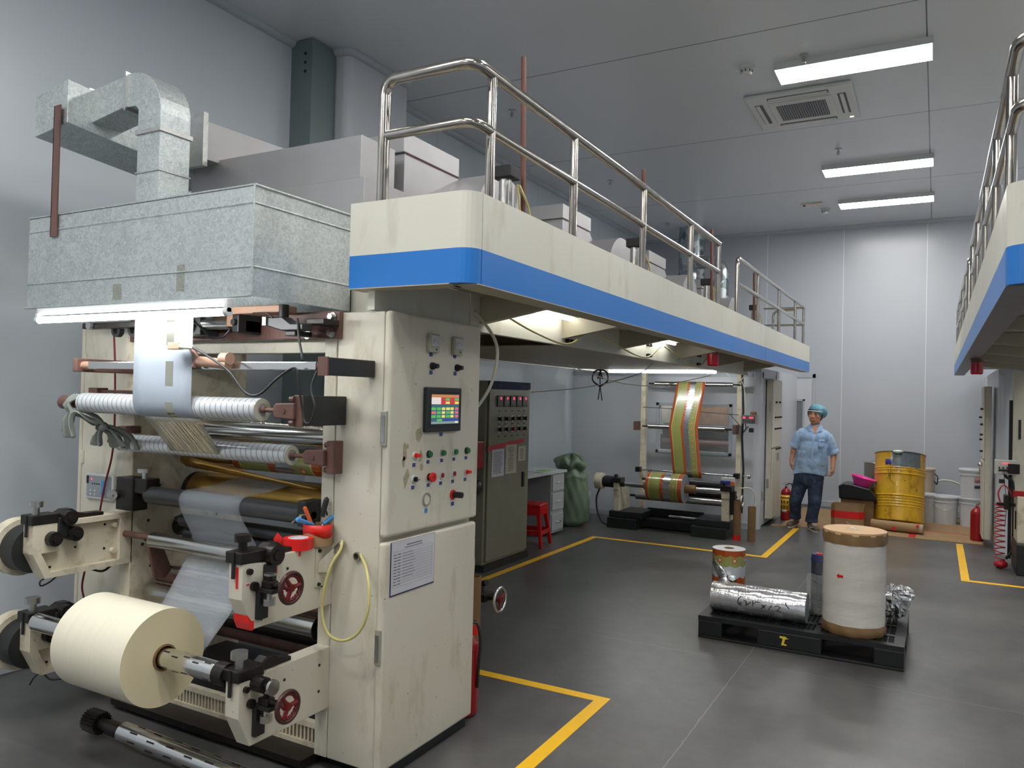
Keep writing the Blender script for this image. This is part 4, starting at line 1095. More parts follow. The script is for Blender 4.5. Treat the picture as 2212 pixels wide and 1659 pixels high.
b = B(); b.cyl((-2.125, 2.562, .93), (-2.125, 2.548, .93), .018, n=20, rin=.012).cyl((-2.125, 2.555, .93), (-2.125, 2.553, .93), .0125, n=16, mi=1)
b.build('grommet', ['zinc', 'inkd'], t)

# ---- cream film roll on its expanding shaft
AY, AZ = 2.09, .53
t4 = thing('film_roll', 'large cream film roll mounted on the lower shaft of the near machine', 'film roll', (-2.95, AY, AZ))
b = B(); b.cyl((-3.17, AY, AZ), (-2.72, AY, AZ), .194, n=96, caps=False); b.build('wound_film', 'creamroll', t4)
B().cyl((-3.171, AY, AZ), (-3.17, AY, AZ), .194, n=96, rin=.05).build('roll_end', 'creamend', t4)
B().cyl((-2.72, AY, AZ), (-2.719, AY, AZ), .194, n=96, rin=.05).build('roll_end', 'creamend', t4)
b = B(); b.cyl((-3.175, AY, AZ), (-2.712, AY, AZ), .053, n=40, rin=.046); b.build('core', 'kraftd', t4)
t5 = thing('expanding_shaft', 'chrome expanding shaft carrying the large cream film roll', 'shaft', (-2.95, AY, AZ))
b = B(); b.cyl((-3.60, AY, AZ), (-2.35, AY, AZ), .04, n=36, mc=1); b.build('shaft_body', ['chrome', 'blackm'], t5)
for k, x in enumerate((-2.68, -2.62, -2.56, -2.50, -2.44)):
    b = B()
    for a in (.5, 2.2, -1.0):
        b.box(-.017, .017, -.003, .003, .038, .0408, mat=Matrix.Translation((x, AY, AZ)) @ Matrix.Rotation(a + .3 * (k % 2), 4, 'X'))
    b.build('shaft_lug', 'blackm', t5)
b = B(); b.cyl((-2.40, AY, AZ), (-2.345, AY, AZ), .044, n=30); b.build('shaft_collar', 'blackm', t5)

# spare shaft on the floor
t6 = thing('spare_shaft', 'spare chrome expanding shaft with a black gear end lying on the floor', 'shaft', (-2.8, 2.2, .0))
SA, SB = Vector((-3.42, 2.24, .075)), Vector((-1.95, 2.24, .05))
dv = (SB - SA).normalized()
b = B(); b.cyl(SA + dv * .25, SB, .045, n=36, mc=1); b.build('shaft_body', ['chrome', 'blackm'], t6)
b = B(); b.cyl(SA + dv * .09, SA + dv * .16, .026, n=24).cyl(SA + dv * .15, SA + dv * .25, .034, n=24); b.build('journal', 'blackm', t6)
gp = []
b = B()
for k in range(22):
    a = 2 * pi * k / 22
    for q in (0, 1): 
        rr = .052 if q else .042
        gp.append((rr * cos(a + q * .14), rr * sin(a + q * .14)))
vs = [(SA.x + dx, SA.y + u, SA.z + w) for dx in (0, .095) for u, w in gp]
n_ = len(gp)
b.add(vs, [(i, (i + 1) % n_, n_ + (i + 1) % n_, n_ + i) for i in range(n_)] + [tuple(reversed(range(n_))), tuple(range(n_, 2 * n_))])
b.build('gear_end', 'blackm', t6)
for k in range(9):
    p = SA + dv * (.36 + k * .12); b = B()
    for a in (-.2, .75, 1.6): b.box(-.024, .024, -.0035, .0035, .043, .0458, mat=Matrix.Translation(p) @ Matrix.Rotation(a + .2 * (k % 2), 4, 'X'))
    b.build('shaft_lug', 'blackm', t6)
b = B(); b.lathe((-3.35, 1.85, .004), [(.018, 0), (.022, .003), (.026, 0)], 24)
tag(b.build('rubber_ring', 'cable'), 'small black rubber ring lying on the dark floor at bottom left', 'ring')

# ---- webs of film
def web(rows, name, mat, label, cat='film'):
    b = B(); b.sheet(rows, 0); return tag(b.build(name, mat, solid=.0008), label, cat)
def lerp(a, b_, t_): return tuple(a[i] + (b_[i] - a[i]) * t_ for i in range(3))
def ribbon(path, n=6):
    """path: list of (left point, right point)"""
    return [[lerp(l, r, k / n) for k in range(n + 1)] for l, r in path]
pth = [((-3.19, 2.245, 1.945 - .39 * k / 6), (-2.80, 2.245, 1.945 - .39 * k / 6)) for k in range(7)]
pth = [((-3.19, 2.30, 1.965), (-2.80, 2.30, 1.965)), ((-3.19, 2.262, 1.96), (-2.80, 2.262, 1.96))] + pth
for a in (0, .4, .8, 1.2, 1.57):
    pth.append(((-3.19, 2.30 - .0505 * cos(a), 1.537 - .0505 * sin(a)), (-2.80, 2.30 - .0505 * cos(a), 1.537 - .0505 * sin(a))))
def strip_film():
    t = NT('white_strip_film'); x = t.xyz()
    m = t.math('MULTIPLY', t.math('COMPARE', x[0], .05, .026), t.math('LESS_THAN', t.math('PINGPONG', t.math('ADD', x[2], .02), .09), .055))
    t.set(color=t.mix(m, rgb(150, 158, 168), rgb(190, 188, 172)), rough=t.math('SUBTRACT', .5, t.math('MULTIPLY', m, .33)), metal=t.math('MULTIPLY', m, .85)); return t.m
b = B(); b.sheet(ribbon(pth)); tag(b.build('film_web', strip_film(), solid=.0008, org=(-2.995, 2.25, 1.7)), 'pale matt film strip hanging from the tube lamp to the upper wrapped roller', 'film')
web(ribbon([((-3.19, 2.30, 1.487), (-2.81, 2.30, 1.487)), ((-3.19, 2.33, 1.46), (-2.82, 2.33, 1.46)), ((-3.20, 2.39, 1.40), (-2.84, 2.39, 1.40)), ((-3.205, 2.44, 1.35), (-2.86, 2.44, 1.35)), ((-3.21, 2.46, 1.325), (-2.87, 2.46, 1.325)), ((-3.21, 2.485, 1.297), (-2.875, 2.485, 1.297)), ((-3.21, 2.51, 1.291), (-2.875, 2.51, 1.291))]),
    'film_web', 'metfilm', 'shiny metallised film slanting between the two wrapped rollers')
# translucent film from the cream roll up over the rubber roller
P_ = [((-3.17, 2.25, .62), (-2.72, 2.25, .62)), ((-3.10, 2.42, .80), (-2.74, 2.42, .80))]
L0 = [((-3.165, 2.245, .41), (-2.725, 2.245, .41)), ((-3.165, 2.28, .49), (-2.725, 2.28, .49)), ((-3.165, 2.42, .62), (-2.725, 2.42, .62)), ((-3.165, 2.54, .80), (-2.725, 2.54, .80)), ((-3.165, 2.570, .86), (-2.725, 2.570, .86)), ((-3.16, 2.563, .91), (-2.725, 2.563, .91)), ((-3.15, 2.49, 1.03), (-2.74, 2.49, 1.03))]
for a in (-.4, 0, .4, .8, 1.2, 1.5): L0.append(((-3.15, 2.52 - .046 * cos(a), 1.085 + .046 * sin(a)), (-2.745, 2.52 - .046 * cos(a), 1.085 + .046 * sin(a))))
L0 += [((-3.14, 2.65, 1.14), (-2.74, 2.65, 1.14)), ((-3.13, 2.76, 1.16), (-2.73, 2.76, 1.16)), ((-3.12, 2.84, 1.178), (-2.72, 2.84, 1.178))]
web(ribbon(L0), 'film_web', 'clearfilm', 'translucent film rising from the cream roll over the black rubber roller')
# golden web around the drum and the printed web above it
M['goldfilm'] = foil_mat('amber_film', rgb(206, 164, 90), .3, .12, 6, (1, 5, 1))
pth = []
for k in range(12):
    a = -1.2 + k * .25
    y, z = 2.86 - .103 * cos(a), 1.07 + .103 * sin(a)
    pth.append(((-3.46, y, z), (-2.36, y, z)))
web(ribbon(pth, 10), 'film_web', 'goldfilm', 'amber coloured film wrapped round the drum behind the rubber roller')
web(ribbon([((-3.46, 2.72, 1.27), (-2.5, 2.72, 1.165)), ((-3.46, 2.72, 1.235), (-2.52, 2.72, 1.16)), ((-3.44, 2.74, 1.21), (-2.55, 2.74, 1.155))], 8), 'film_web', 'goldfilm', 'tapered amber film edge above the wrapped drum')
pth = []
for k in range(9):
    a = -1.5 + k * .35
    pth.append(((-3.1, 2.80 - .062 * cos(a), 1.275 + .062 * sin(a)), (-2.5, 2.80 - .062 * cos(a), 1.275 + .062 * sin(a))))
b = B(); b.sheet(ribbon(pth, 8)); tag(b.build('printed_web', print_mat('pack_print_inner', 0, .6, 'uv', .05), org=(-3.1, 2.78, 1.2), solid=.0008), 'orange and green printed film inside the near machine below the lower wrapped roller', 'film')
web(ribbon([((-3.4, 2.74, 1.47), (-2.35, 2.67, 1.455)), ((-3.4, 2.72, 1.44), (-2.35, 2.70, 1.42)), ((-3.35, 2.80, 1.37), (-2.35, 2.76, 1.37)), ((-3.2, 2.9, 1.34), (-2.35, 2.84, 1.34))], 10), 'film_web', 'metfilm', 'broad shiny film sheet behind the lower wrapped roller')

# ---- things resting on the upper right arm
Z0 = .707 + .262
t = thing('tape_roll', 'roll of red adhesive tape lying on the upper right arm', 'tape roll', (-2.30, 2.39, Z0))
b = B(); b.cyl((-2.30, 2.39, Z0), (-2.30, 2.39, Z0 + .045), .06, n=48, rin=.04); b.build('tape', 'redtape', t)
b = B(); b.cyl((-2.30, 2.39, Z0), (-2.30, 2.39, Z0 + .0455), .0405, n=40, rin=.037).cyl((-2.30, 2.39, Z0 + .03), (-2.30, 2.39, Z0 + .04), .038, n=40); b.build('paper_core', 'paper', t)
b = B(); b.add([(-2.335, 2.335, Z0 + .01), (-2.33, 2.335, Z0 + .045), (-2.345, 2.318, Z0 + .072), (-2.35, 2.30, Z0 + .045), (-2.34, 2.315, Z0 + .02)], [(0, 1, 2, 3, 4)]); b.build('torn_end', 'redtape', t, solid=.001)
t = holder = thing('tool_cup', 'cut cardboard tube with red tape holding tools, beside the red tape roll', 'holder', (-2.30, 2.505, Z0))
hx, hy, R = -2.295, 2.50, .062
b = B(); b.cyl((hx, hy, Z0), (hx, hy, Z0 + .085), R, n=40, rin=R - .008); b.build('cup', 'kraft', t)
b = B()
pts = [(hx + (R + .001) * cos(a), hy + (R + .001) * sin(a)) for a in [-2.2 + k * .17 for k in range(16)]]
b.sheet([[(x, y, Z0 + .045 + .012 * sin(i * .4)) for i, (x, y) in enumerate(pts)], [(x, y, Z0 + .09) for x, y in pts]]); b.build('red_tape_band', 'redtape', t, solid=.001)
def tool(name, label, a, c, r, hm, blade=None, cat='tool', r2=None):
    t = thing(name, label, cat, (hx, hy, Z0 + .03))
    b = B(); b.cyl(a, c, r, r2 or r, n=12); b.ball(c, r2 or r, 10); b.build('handle', hm, t)
    if blade: b = B(); b.cyl(blade[0], blade[1], blade[2], n=8); b.build('shank', 'zinc', t)
tool('screwdriver', 'screwdriver with a blue handle leaning left in the cardboard tube', (hx - .01, hy - .02, Z0 + .085), (hx - .02, hy - .10, Z0 + .115), .007, 'bluet', ((hx + .01, hy, Z0 + .06), (hx - .01, hy - .02, Z0 + .085), .003), r2=.011)
tool('knife', 'blue handled cutter leaning right in the cardboard tube', (hx + .01, hy + .02, Z0 + .085), (hx + .025, hy + .09, Z0 + .125), .007, 'bluet', ((hx, hy, Z0 + .06), (hx + .01, hy + .02, Z0 + .085), .003), cat='knife', r2=.011)
tool('marker_pen', 'orange stick standing in the cardboard tube', (hx - .01, hy - .01, Z0 + .05), (hx - .035, hy - .045, Z0 + .155), .009, 'orange', cat='pen')
tool('nut_driver', 'black handled driver standing upright in the cardboard tube', (hx + .005, hy + .015, Z0 + .115), (hx + .01, hy + .035, Z0 + .185), .012, 'plast', ((hx, hy, Z0 + .03), (hx + .005, hy + .015, Z0 + .115), .003))
b = B(); b.tube([(hx - .02, hy, Z0 + .04), (hx - .03, hy - .03, Z0 + .115), (hx - .035, hy - .045, Z0 + .128), (hx - .04, hy - .065, Z0 + .128), (hx - .045, hy - .11, Z0 + .10)], .003, 8)
tag(b.build('hex_key', 'zinc'), 'bent white metal hex key in the cardboard tube', 'tool')

# ================================================================ galvanised hood, lamp, duct
t = thing('exhaust_hood', 'galvanised box hood above the near machine with the tube lamp under it', 'hood', (-3.1, 2.4, 1.99))
HX0, HX1, HY0, HY1, HZ0, HZ1 = -3.86, -2.34, 2.14, 2.72, 1.985, 2.42
b = B(); T = .006
b.box(HX0, HX1, HY0, HY0 + T, HZ0, HZ1).box(HX1 - T, HX1, HY0 + T, HY1, HZ0, HZ1).box(HX0, HX0 + T, HY0 + T, HY1, HZ0, HZ1).box(HX0, HX1, HY1 - T, HY1, HZ0, HZ1).box(HX0, HX1, HY0, HY1, HZ1 - T, HZ1)
b.build('shell', 'galv', t)
b = B()
for z in (HZ0 + .115, HZ1 - .07):
    b.tube([(HX0, HY0, z), (HX1, HY0, z)], .0045, 8).tube([(HX1, HY0, z), (HX1, HY1, z)], .0045, 8)
b.tube([(HX1, HY0, HZ0), (HX1, HY0, HZ1)], .005, 8).tube([(HX0, HY0, HZ1), (HX1, HY0, HZ1)], .004, 8).tube([(HX1, HY0, HZ1), (HX1, HY1, HZ1)], .006, 8)
b.box(HX0, HX1, HY0 - .02, HY0, HZ0 - .004, HZ0)
b.build('bead', 'galv', t)
b = B(); b.box(-3.67, -3.62, HY0 - .012, HY0 - .006, 2.315, 2.935); b.box(-3.67, -3.665, HY0 - .012, HY0 + .02, 2.315, 2.935)
b.build('support_strap', 'brown', t)
ot = film_mat('old_tape', rgb(170, 165, 130), .22)
B().box(-2.78, -2.73, HY0 - .0008, HY0, 2.02, 2.13).build('tape_patch', ot, t)
B().box(-3.2, -3.14, HY0 - .0008, HY0, 2.0, 2.07).build('tape_patch', ot, t)
b = B(); b.cyl((-2.33, 2.5, 2.33), (-2.335, 2.5, 2.33), .008, n=8); 
t = thing('tube_lamp', 'bright bare fluorescent tube lamp mounted under the galvanised hood', 'lamp', (-3.1, 2.11, 1.95))
B().box(-3.70, -2.42, 2.095, 2.125, 1.945, 1.975).build('batten', 'white', t, bevel=.004)
b = B(); b.cyl((-3.69, 2.10, 1.92), (-2.44, 2.10, 1.92), .015, n=20); b.build('tube', 'tube', t)
b = B()
for x in (-3.70, -2.435): b.cyl((x, 2.10, 1.92), (x + .02, 2.10, 1.92), .017, n=16).box(x, x + .02, 2.09, 2.11, 1.92, 1.95)
b.build('lamp_holder', 'white', t)
t = thing('square_duct', 'galvanised square duct rising from the hood with a rounded elbow', 'duct', (-3.2, 2.4, 2.42))
dx0, dx1, dy0, dy1 = -3.25, -3.09, 2.27, 2.43
b = B(); b.box(dx0, dx1, dy0, dy1, 2.42, 2.80); b.build('riser', 'galv', t, bevel=.003)
b = B(); b.box(dx0 - .008, dx1 + .008, dy0 - .008, dy1 + .008, 2.78, 2.80).box(dx0 - .005, dx1 + .005, dy0 - .005, dy1 + .005, 2.60, 2.606); b.build('flange', 'zinc', t)
b = B(); cx, cz, Ro = -3.30, 2.87, .21
poly = [(dx0, 2.80), (dx1, 2.80)] + [(cx + Ro * cos(a), cz + Ro * sin(a)) for a in [pi / 2 * k / 10 for k in range(11)]] + [(-3.34, 3.08), (-3.34, 2.925), (-3.27, 2.92), (dx0, 2.90)]
b.prism(poly, 1, dy0, dy1); b.build('elbow', 'galv', t, bevel=.003)
b = B(); b.prism([(-3.64, 3.045), (-3.34, 3.075), (-3.34, 2.93), (-3.64, 2.885)], 1, dy0, dy1); b.build('cross_run', 'galv', t, bevel=.003)
b = B(); b.prism([(-3.345, 3.09), (-3.335, 3.09), (-3.335, 2.91), (-3.345, 2.91)], 1, dy0 - .01, dy1 + .01); b.build('flange', 'zinc', t)
b = B(); b.prism([(-3.625, 3.06), (-3.61, 3.06), (-3.61, 2.87), (-3.625, 2.87)], 1, dy0 - .01, dy1 + .01); b.build('flange', 'zinc', t)
b = B(); vs = []
for (x, y, z) in ((-3.86, 2.15, 2.82), (-3.60, 2.15, 2.855), (-3.60, 3.0, 2.78), (-3.86, 3.0, 2.75)): vs.append((x, y, z))
for (x, y, z) in ((-3.86, 2.15, 3.02), (-3.60, 2.15, 3.06), (-3.60, 3.0, 2.99), (-3.86, 3.0, 2.95)): vs.append((x, y, z))
b.add(vs, [(3, 2, 1, 0), (4, 5, 6, 7), (0, 1, 5, 4), (1, 2, 6, 5), (2, 3, 7, 6), (3, 0, 4, 7)]); b.build('rear_run', 'galv', t, bevel=.003)
# ================================================================ control cabinet beside the near machine
FX = -1.975
t = thing('control_cabinet', 'tall cream control cabinet with touch screen and push buttons', 'cabinet', (-2.1, 2.9, .05))
B().box(-2.268, -2.018, 2.562, 3.27, .05, 1.96).build('body', 'cream', t, bevel=.004)
up = B().box(-2.014, FX, 2.552, 3.272, 1.02, 1.962).build('door', 'cream', t, bevel=.016, seg=4)
lo = B().box(-2.014, FX, 2.548, 3.268, .055, 1.0).build('door', 'cream', t, bevel=.014, seg=4)
def handle(par, z):
    h = B().box(-2.012, -1.982, 2.541, 2.556, z, z + .145).build('handle', plain('handle_frame', rgb(170, 170, 160), .35, .3), par, bevel=.003)
    B().box(-2.006, -1.988, 2.538, 2.542, z + .015, z + .125).build('handle_recess', 'zinc', h)
handle(up, 1.40); handle(lo, .50)
f = FX
def pz(y, z): return (f, y, z)
def label_plate(y, z, par, w=.024, h=.017, mat='lblue'):
    b = B(); b.box(f, f + .0015, y - w / 2 - .002, y + w / 2 + .002, z - h / 2 - .002, z + h / 2 + .002, 1).box(f + .001, f + .0025, y - w / 2, y + w / 2, z - h / 2, z + h / 2)
    for k in range(3): b.box(f + .0025, f + .0028, y - w * .32 + k * w * .24, y - w * .32 + k * w * .24 + w * .14, z - h * .2, z + h * .2, 2)
    b.build('label_plate', [mat, 'white', plain('label_print', rgb(90, 100, 160), .5)], par)
for y, z in ((2.842, 1.845), (3.038, 1.845)):
    g = B().box(f, f + .022, y - .036, y + .036, z - .042, z + .042).build('panel_meter', plain('meter_case', rgb(168, 168, 150), .3), up, bevel=.005)
    b = B(); b.box(f + .022, f + .0235, y - .028, y + .028, z - .012, z + .034).box(f + .0235, f + .024, y - .018, y - .016, z - .004, z + .02, 1).tube([(f + .024, y + .022 * cos(a), z - .006 + .022 * sin(a)) for a in [.5 + .2 * k for k in range(11)]], .0006, 4, 1)
    b.build('dial', ['paper', 'ink'], g)
    b = B(); b.cyl((f + .02, y + .008, z - .028), (f + .025, y + .008, z - .028), .004, n=8); b.build('zero_screw', 'inkd', g)
for y, z in ((2.838, 1.794), (3.032, 1.797), (2.842, 1.715), (3.038, 1.717), (2.934, 1.437)): label_plate(y, z, up)
for y, z in ((2.850, 1.744), (3.052, 1.745)):
    b = B(); b.cyl((f, y, z), (f + .012, y, z), .017, .016, n=20).cyl((f + .012, y, z), (f + .035, y, z), .012, .010, n=20); b.build('control_knob', 'plast', up)
# touch screen
h = B().box(f, f + .022, 2.79, 3.071, 1.45, 1.65).build('touch_screen', plain('screen_bezel', rgb(38, 40, 42), .35), up, bevel=.006)
b = B(); b.box(f + .022, f + .0225, 2.81, 3.058, 1.466, 1.632)
b.build('screen_border', 'plast', h)
sy0, sy1, sz0, sz1 = 2.823, 3.045, 1.486, 1.618
b = B(); MM = [SC[k] for k in 'owrgytpbs']; IX = {k: i for i, k in enumerate('owrgytpbs')}
def px_(u0, u1, v0, v1, c, d=.0005):
    b.box(f + .0225, f + .0228 + d, sy0 + (sy1 - sy0) * u0, sy0 + (sy1 - sy0) * u1, sz0 + (sz1 - sz0) * v0, sz0 + (sz1 - sz0) * v1, IX[c])
px_(0, 1, 0, 1, 't', 0); px_(0, 1, .9, 1, 'o'); px_(.86, .99, .92, .99, 'p', .001); px_(.33, 1, .67, .9, 'r'); px_(0, .33, .67, .9, 'w')
for u in (.5, .84):
    px_(u, u + .15, .79, .88, 'g', .001); px_(u, u + .15, .68, .76, 'y', .001)
rows = ['ggyyyp', 'pgygyp', 'ggygyp']
us = [(0, .15), (.19, .33), (.37, .48), (.52, .66), (.69, .8), (.86, .98)]
for i, r_ in enumerate(rows):
    for (u0, u1), c in zip(us, r_): px_(u0, u1, .47 - i * .13, .56 - i * .13, c, .001)
px_(.2, .38, .09, .17, 'g', .001); px_(.4, 1, .1, .17, 'b', .0008); px_(0, 1, 0, .08, 's'); px_(.86, .98, .02, .08, 'w', .001)
b.build('screen_image', MM, h)
b = B()
b.tube([(f + .0228, 2.815, 1.625), (f + .0228, 2.856, 1.625), (f + .0228, 2.862, 1.633), (f + .0228, 3.05, 1.633)], .0005, 4).tube([(f + .0228, 2.815, 1.625), (f + .0228, 2.813, 1.468), (f + .0228, 3.05, 1.468), (f + .0228, 3.05, 1.633)], .0005, 4)
b.build('bezel_line', 'ink', h)
text('WECON', .0085, 'ink', h, face_mtx((f + .0225, 2.838, 1.636), (0, 1, 0), (0, 0, 1)))
# buttons
def button(y, z, kind):
    b = B(); b.cyl((f, y, z), (f + .006, y, z), .0165, n=24)
    ring = 'white' if kind in ('turn_r', 'green_w', 'red', 'turn_b', 'turn_r2') else ('zinc' if kind == 'green_c' else 'plast')
    p = b.build('push_button' if kind[0] in 'gr' else 'selector_switch', ring, up, bevel=.0015)
    if kind.startswith('green'):
        b = B(); b.cyl((f + .005, y, z), (f + .016, y, z), .0125, n=20); b.build('button_cap', 'green', p)
    elif kind == 'red':
        b = B(); b.cyl((f + .005, y, z), (f + .009, y, z), .0115, n=20); b.build('button_cap', 'red', p)
    elif kind.startswith('turn_r'):
        b = B(); b.cyl((f + .005, y, z), (f + .012, y, z), .011, n=18).box(f + .012, f + .026, y - .004, y + .013, z - .006, z + .007); b.build('selector_knob', 'redtape', p)
    elif kind == 'turn_b':
        b = B(); b.cyl((f + .005, y, z), (f + .012, y, z), .011, n=18).box(f + .012, f + .02, y - .004, y + .004, z - .01, z + .01).box(f + .012, f + .02, y, y + .02, z - .006, z + .002, 1); b.build('selector_knob', ['plast', 'zinc'], p)
    elif kind == 'stop':
        b = B(); b.cyl((f + .005, y, z), (f + .02, y, z), .012, n=18).cyl((f + .018, y, z), (f + .028, y, z), .022, .020, n=24).box(f + .028, f + .0285, y - .007, y + .007, z - .008, z + .008, 1); b.build('stop_cap', ['redtape', 'red'], p)
ks = [('turn_r', 2.737), ('green_b', 2.842), ('green_c', 2.950), ('green_w', 3.052), ('green_b', 3.158)]
for k, y in ks: button(y, 1.352, k); label_plate(y - .006, 1.318 if y > 2.8 else 1.312, up, .022, .015)
for k, y in (('turn_b', 2.735), ('stop', 2.85), ('red', 2.949), ('red', 3.049), ('turn_r2', 3.157)): button(y, 1.25, k); label_plate(y - .008, 1.215, up, .022, .015)
b = B(); b.cyl((f, 2.832, 1.153), (f + .006, 2.832, 1.153), .03, n=32, rin=.023).cyl((f, 2.832, 1.153), (f + .003, 2.832, 1.153), .0235, n=28, mi=1); b.build('buzzer_ring', ['zinc', 'cream'], up)
label_plate(2.83, 1.104, up, .022, .02, 'bluet')
b = B(); b.cyl((f, 3.045, 1.152), (f + .006, 3.045, 1.152), .023, n=24); p = b.build('lamp_knob', 'redtape', up)
b = B(); b.cyl((f + .006, 3.05, 1.152), (f + .05, 3.052, 1.152), .015, .014, n=20); b.build('control_knob', 'plast', p)
label_plate(3.045, 1.11, up, .024, .017)
# stains and glue residue on the door
b = B(); random.seed(3)
def blotch(y, z, w, h_, n=11, mi=0):
    pts = []
    for i in range(n):
        a = 2 * pi * i / n; q = .6 + .4 * random.random()
        pts.append((f + .0006, y + w * q * cos(a), z + h_ * q * sin(a)))
    b.add(pts, [tuple(range(n))], mi)
for a in ((2.665, 1.37, .02, .05), (2.66, 1.33, .014, .03), (2.685, 1.395, .01, .014), (2.78, 1.345, .02, .03), (2.79, 1.30, .014, .02), (2.755, 1.44, .02, .03)): blotch(*a)
b.add([(f + .0007, 2.745, 1.44), (f + .0007, 2.775, 1.475), (f + .0007, 2.79, 1.44), (f + .0007, 2.765, 1.405)], [(0, 1, 2, 3)])
b.add([(f + .0007, 2.66, 1.26), (f + .0007, 2.69, 1.30), (f + .0007, 2.705, 1.27), (f + .0007, 2.67, 1.21)], [(0, 1, 2, 3)])
b.build('glue_residue', plain('glue_brown', rgb(172, 162, 134), .6, var=.25, vs=90), up)
# notice sheet
t2 = thing('notice_sheet', 'printed checklist sheet in a clear sleeve on the lower cabinet door', 'notice', (f, 2.74, .89))
g = f + .001
b = B(); b.add([(g, 2.585, 1.0), (g, 2.905, .998), (g, 2.905, .772), (g, 2.58, .776)], [(0, 1, 2, 3)][:1]); 
B().box(g, g + .0015, 2.585, 2.905, .772, .998).build('sleeve', 'navy', t2)
B().box(g + .0015, g + .0025, 2.59, 2.902, .778, .997).build('sheet', 'paper', t2)
b = B(); gx = g + .0025
for k in range(13): b.box(gx, gx + .0003, 2.60, 2.885, .955 - k * .0125, .9556 - k * .0125)
for y in (2.60, 2.632, 2.885): b.box(gx, gx + .0003, y, y + .0008, .805, .955)
for k in range(26): b.box(gx, gx + .0002, 2.66 + k * .0087, 2.6603 + k * .0087, .817, .944)
for k in range(11):
    b.box(gx, gx + .0003, 2.607, 2.622 + .004 * (k % 3), .937 - k * .0125 + .003, .937 - k * .0125 + .007)
    b.box(gx, gx + .0003, 2.636, 2.653, .937 - k * .0125 + .003, .937 - k * .0125 + .007)
    if k < 9: b.box(gx, gx + .0003, 2.665, 2.74 + .006 * (k % 4), .937 - k * .0125 + .004, .937 - k * .0125 + .0062)
for k in range(13): b.box(gx, gx + .0003, 2.695 + k * .0085, 2.701 + k * .0085, .972, .978)
b.box(gx, gx + .0003, 2.68, 2.81, .963, .966)
b.build('print', 'ink', t2)

# ---- things standing behind the control cabinet
def extinguisher(x, y, h, r, label, yellow=False):
    t = thing('fire_extinguisher', label, 'fire extinguisher', (x, y, 0), 'red fire extinguishers')
    b = B(); b.lathe((x, y, 0), [(0, .004), (r * .9, .004), (r, .02), (r, h * .8), (r * .93, h * .86), (r * .6, h * .93), (r * .28, h * .96), (r * .25, h)], 32)
    b.build('body', 'red', t)
    b = B(); b.cyl((x, y, h), (x, y, h + .03), .014, n=14).box(x - .05, x + .03, y - .01, y + .01, h + .03, h + .036).box(x - .03, x + .07, y - .01, y + .01, h + .05, h + .056)
    b.build('valve_handle', 'zinc', t)
    b = B(); b.tube(spline([(x, y, h + .02), (x + r * .9, y, h + .05), (x + r * 1.25, y, h - .03), (x + r * 1.15, y, h * .6), (x + r * 1.1, y, h * .35)], 6), .008, 8); b.build('hose', 'cable', t)
    if yellow:
        b = B(); pts = [(x + (r + .001) * cos(a), y + (r + .001) * sin(a)) for a in [-2.9 + k * .2 for k in range(14)]]
        b.sheet([[(q[0], q[1], h * .3) for q in pts], [(q[0], q[1], h * .76) for q in pts]]); lb = b.build('label', plain('extinguisher_yellow', rgb(226, 180, 50), .4), t, solid=.001)
        b = B(); pts = [(x + (r + .0024) * cos(a), y + (r + .0024) * sin(a)) for a in [-2.7 + k * .2 for k in range(12)]]
        b.sheet([[(q[0], q[1], h * .655) for q in pts], [(q[0], q[1], h * .70) for q in pts]])
        for i in range(2):
            for k in range(3):
                s = 1 + k * 3; b.sheet([[(q[0], q[1], h * (.36 + .15 * i)) for q in pts[s:s + 3]], [(q[0], q[1], h * (.45 + .15 * i)) for q in pts[s:s + 3]]])
        b.build('label_print', plain('label_brown', rgb(120, 90, 30), .5), lb)
        b = B(); pts = [(x + (r + .002) * cos(a), y + (r + .002) * sin(a)) for a in [-2.2 + k * .2 for k in range(6)]]
        b.sheet([[(q[0], q[1], h * .25) for q in pts], [(q[0], q[1], h * .32) for q in pts]]); b.build('sticker', 'paper', t, solid=.001)
    return t
extinguisher(-2.09, 3.37, .42, .075, 'red fire extinguisher half hidden behind the control cabinet')
t = thing('cardboard_tube', 'tall brown cardboard tube with a red tape band behind the control cabinet', 'tube', (-2.14, 3.52, 0), 'brown cardboard tubes')
b = B(); b.cyl((-2.14, 3.52, 0), (-2.14, 3.52, .66), .045, n=32, rin=.037); b.build('tube_wall', 'kraftd', t)
b = B(); b.cyl((-2.14, 3.52, .36), (-2.14, 3.52, .41), .0455, n=32); b.build('tape_band', 'redtape', t)
b = B(); b.tube(spline([(-2.13, 3.5, .66), (-2.115, 3.48, .76), (-2.13, 3.46, .86), (-2.17, 3.44, .98)], 8), .007, 8)
tag(b.build('drain_hose', 'hose'), 'yellow hose rising behind the control cabinet above the cardboard tube', 'hose')
t = thing('rear_arm', 'rear winding arm with a small chrome and red handwheel behind the cabinet', 'machine arm', (-2.2, 3.7, .5))
b = B(); b.box(-2.40, -2.30, 3.3, 3.75, .42, .6); b.build('support_arm', 'cream', t, bevel=.004)
b = B(); b.box(-2.3, -2.1, 3.58, 3.68, .51, .55).box(-2.2, -2.14, 3.58, 3.64, .55, .60).cyl((-2.15, 3.6, .60), (-2.09, 3.58, .62), .016, n=12); b.build('guide_bracket', 'blackm', t, bevel=.004)
b = B(); b.cyl((-2.12, 3.62, .53), (-2.03, 3.62, .53), .012, n=12); b.build('shaft', 'blackm', t)
b = B(); b.tube([(-2.03, 3.62 + .062 * cos(a), .53 + .062 * sin(a)) for a in [2 * pi * k / 36 for k in range(36)]], .009, 10, closed=True); w = b.build('handwheel', 'chrome', t)
b = B(); b.cyl((-2.045, 3.62, .53), (-2.02, 3.62, .53), .016, n=16)
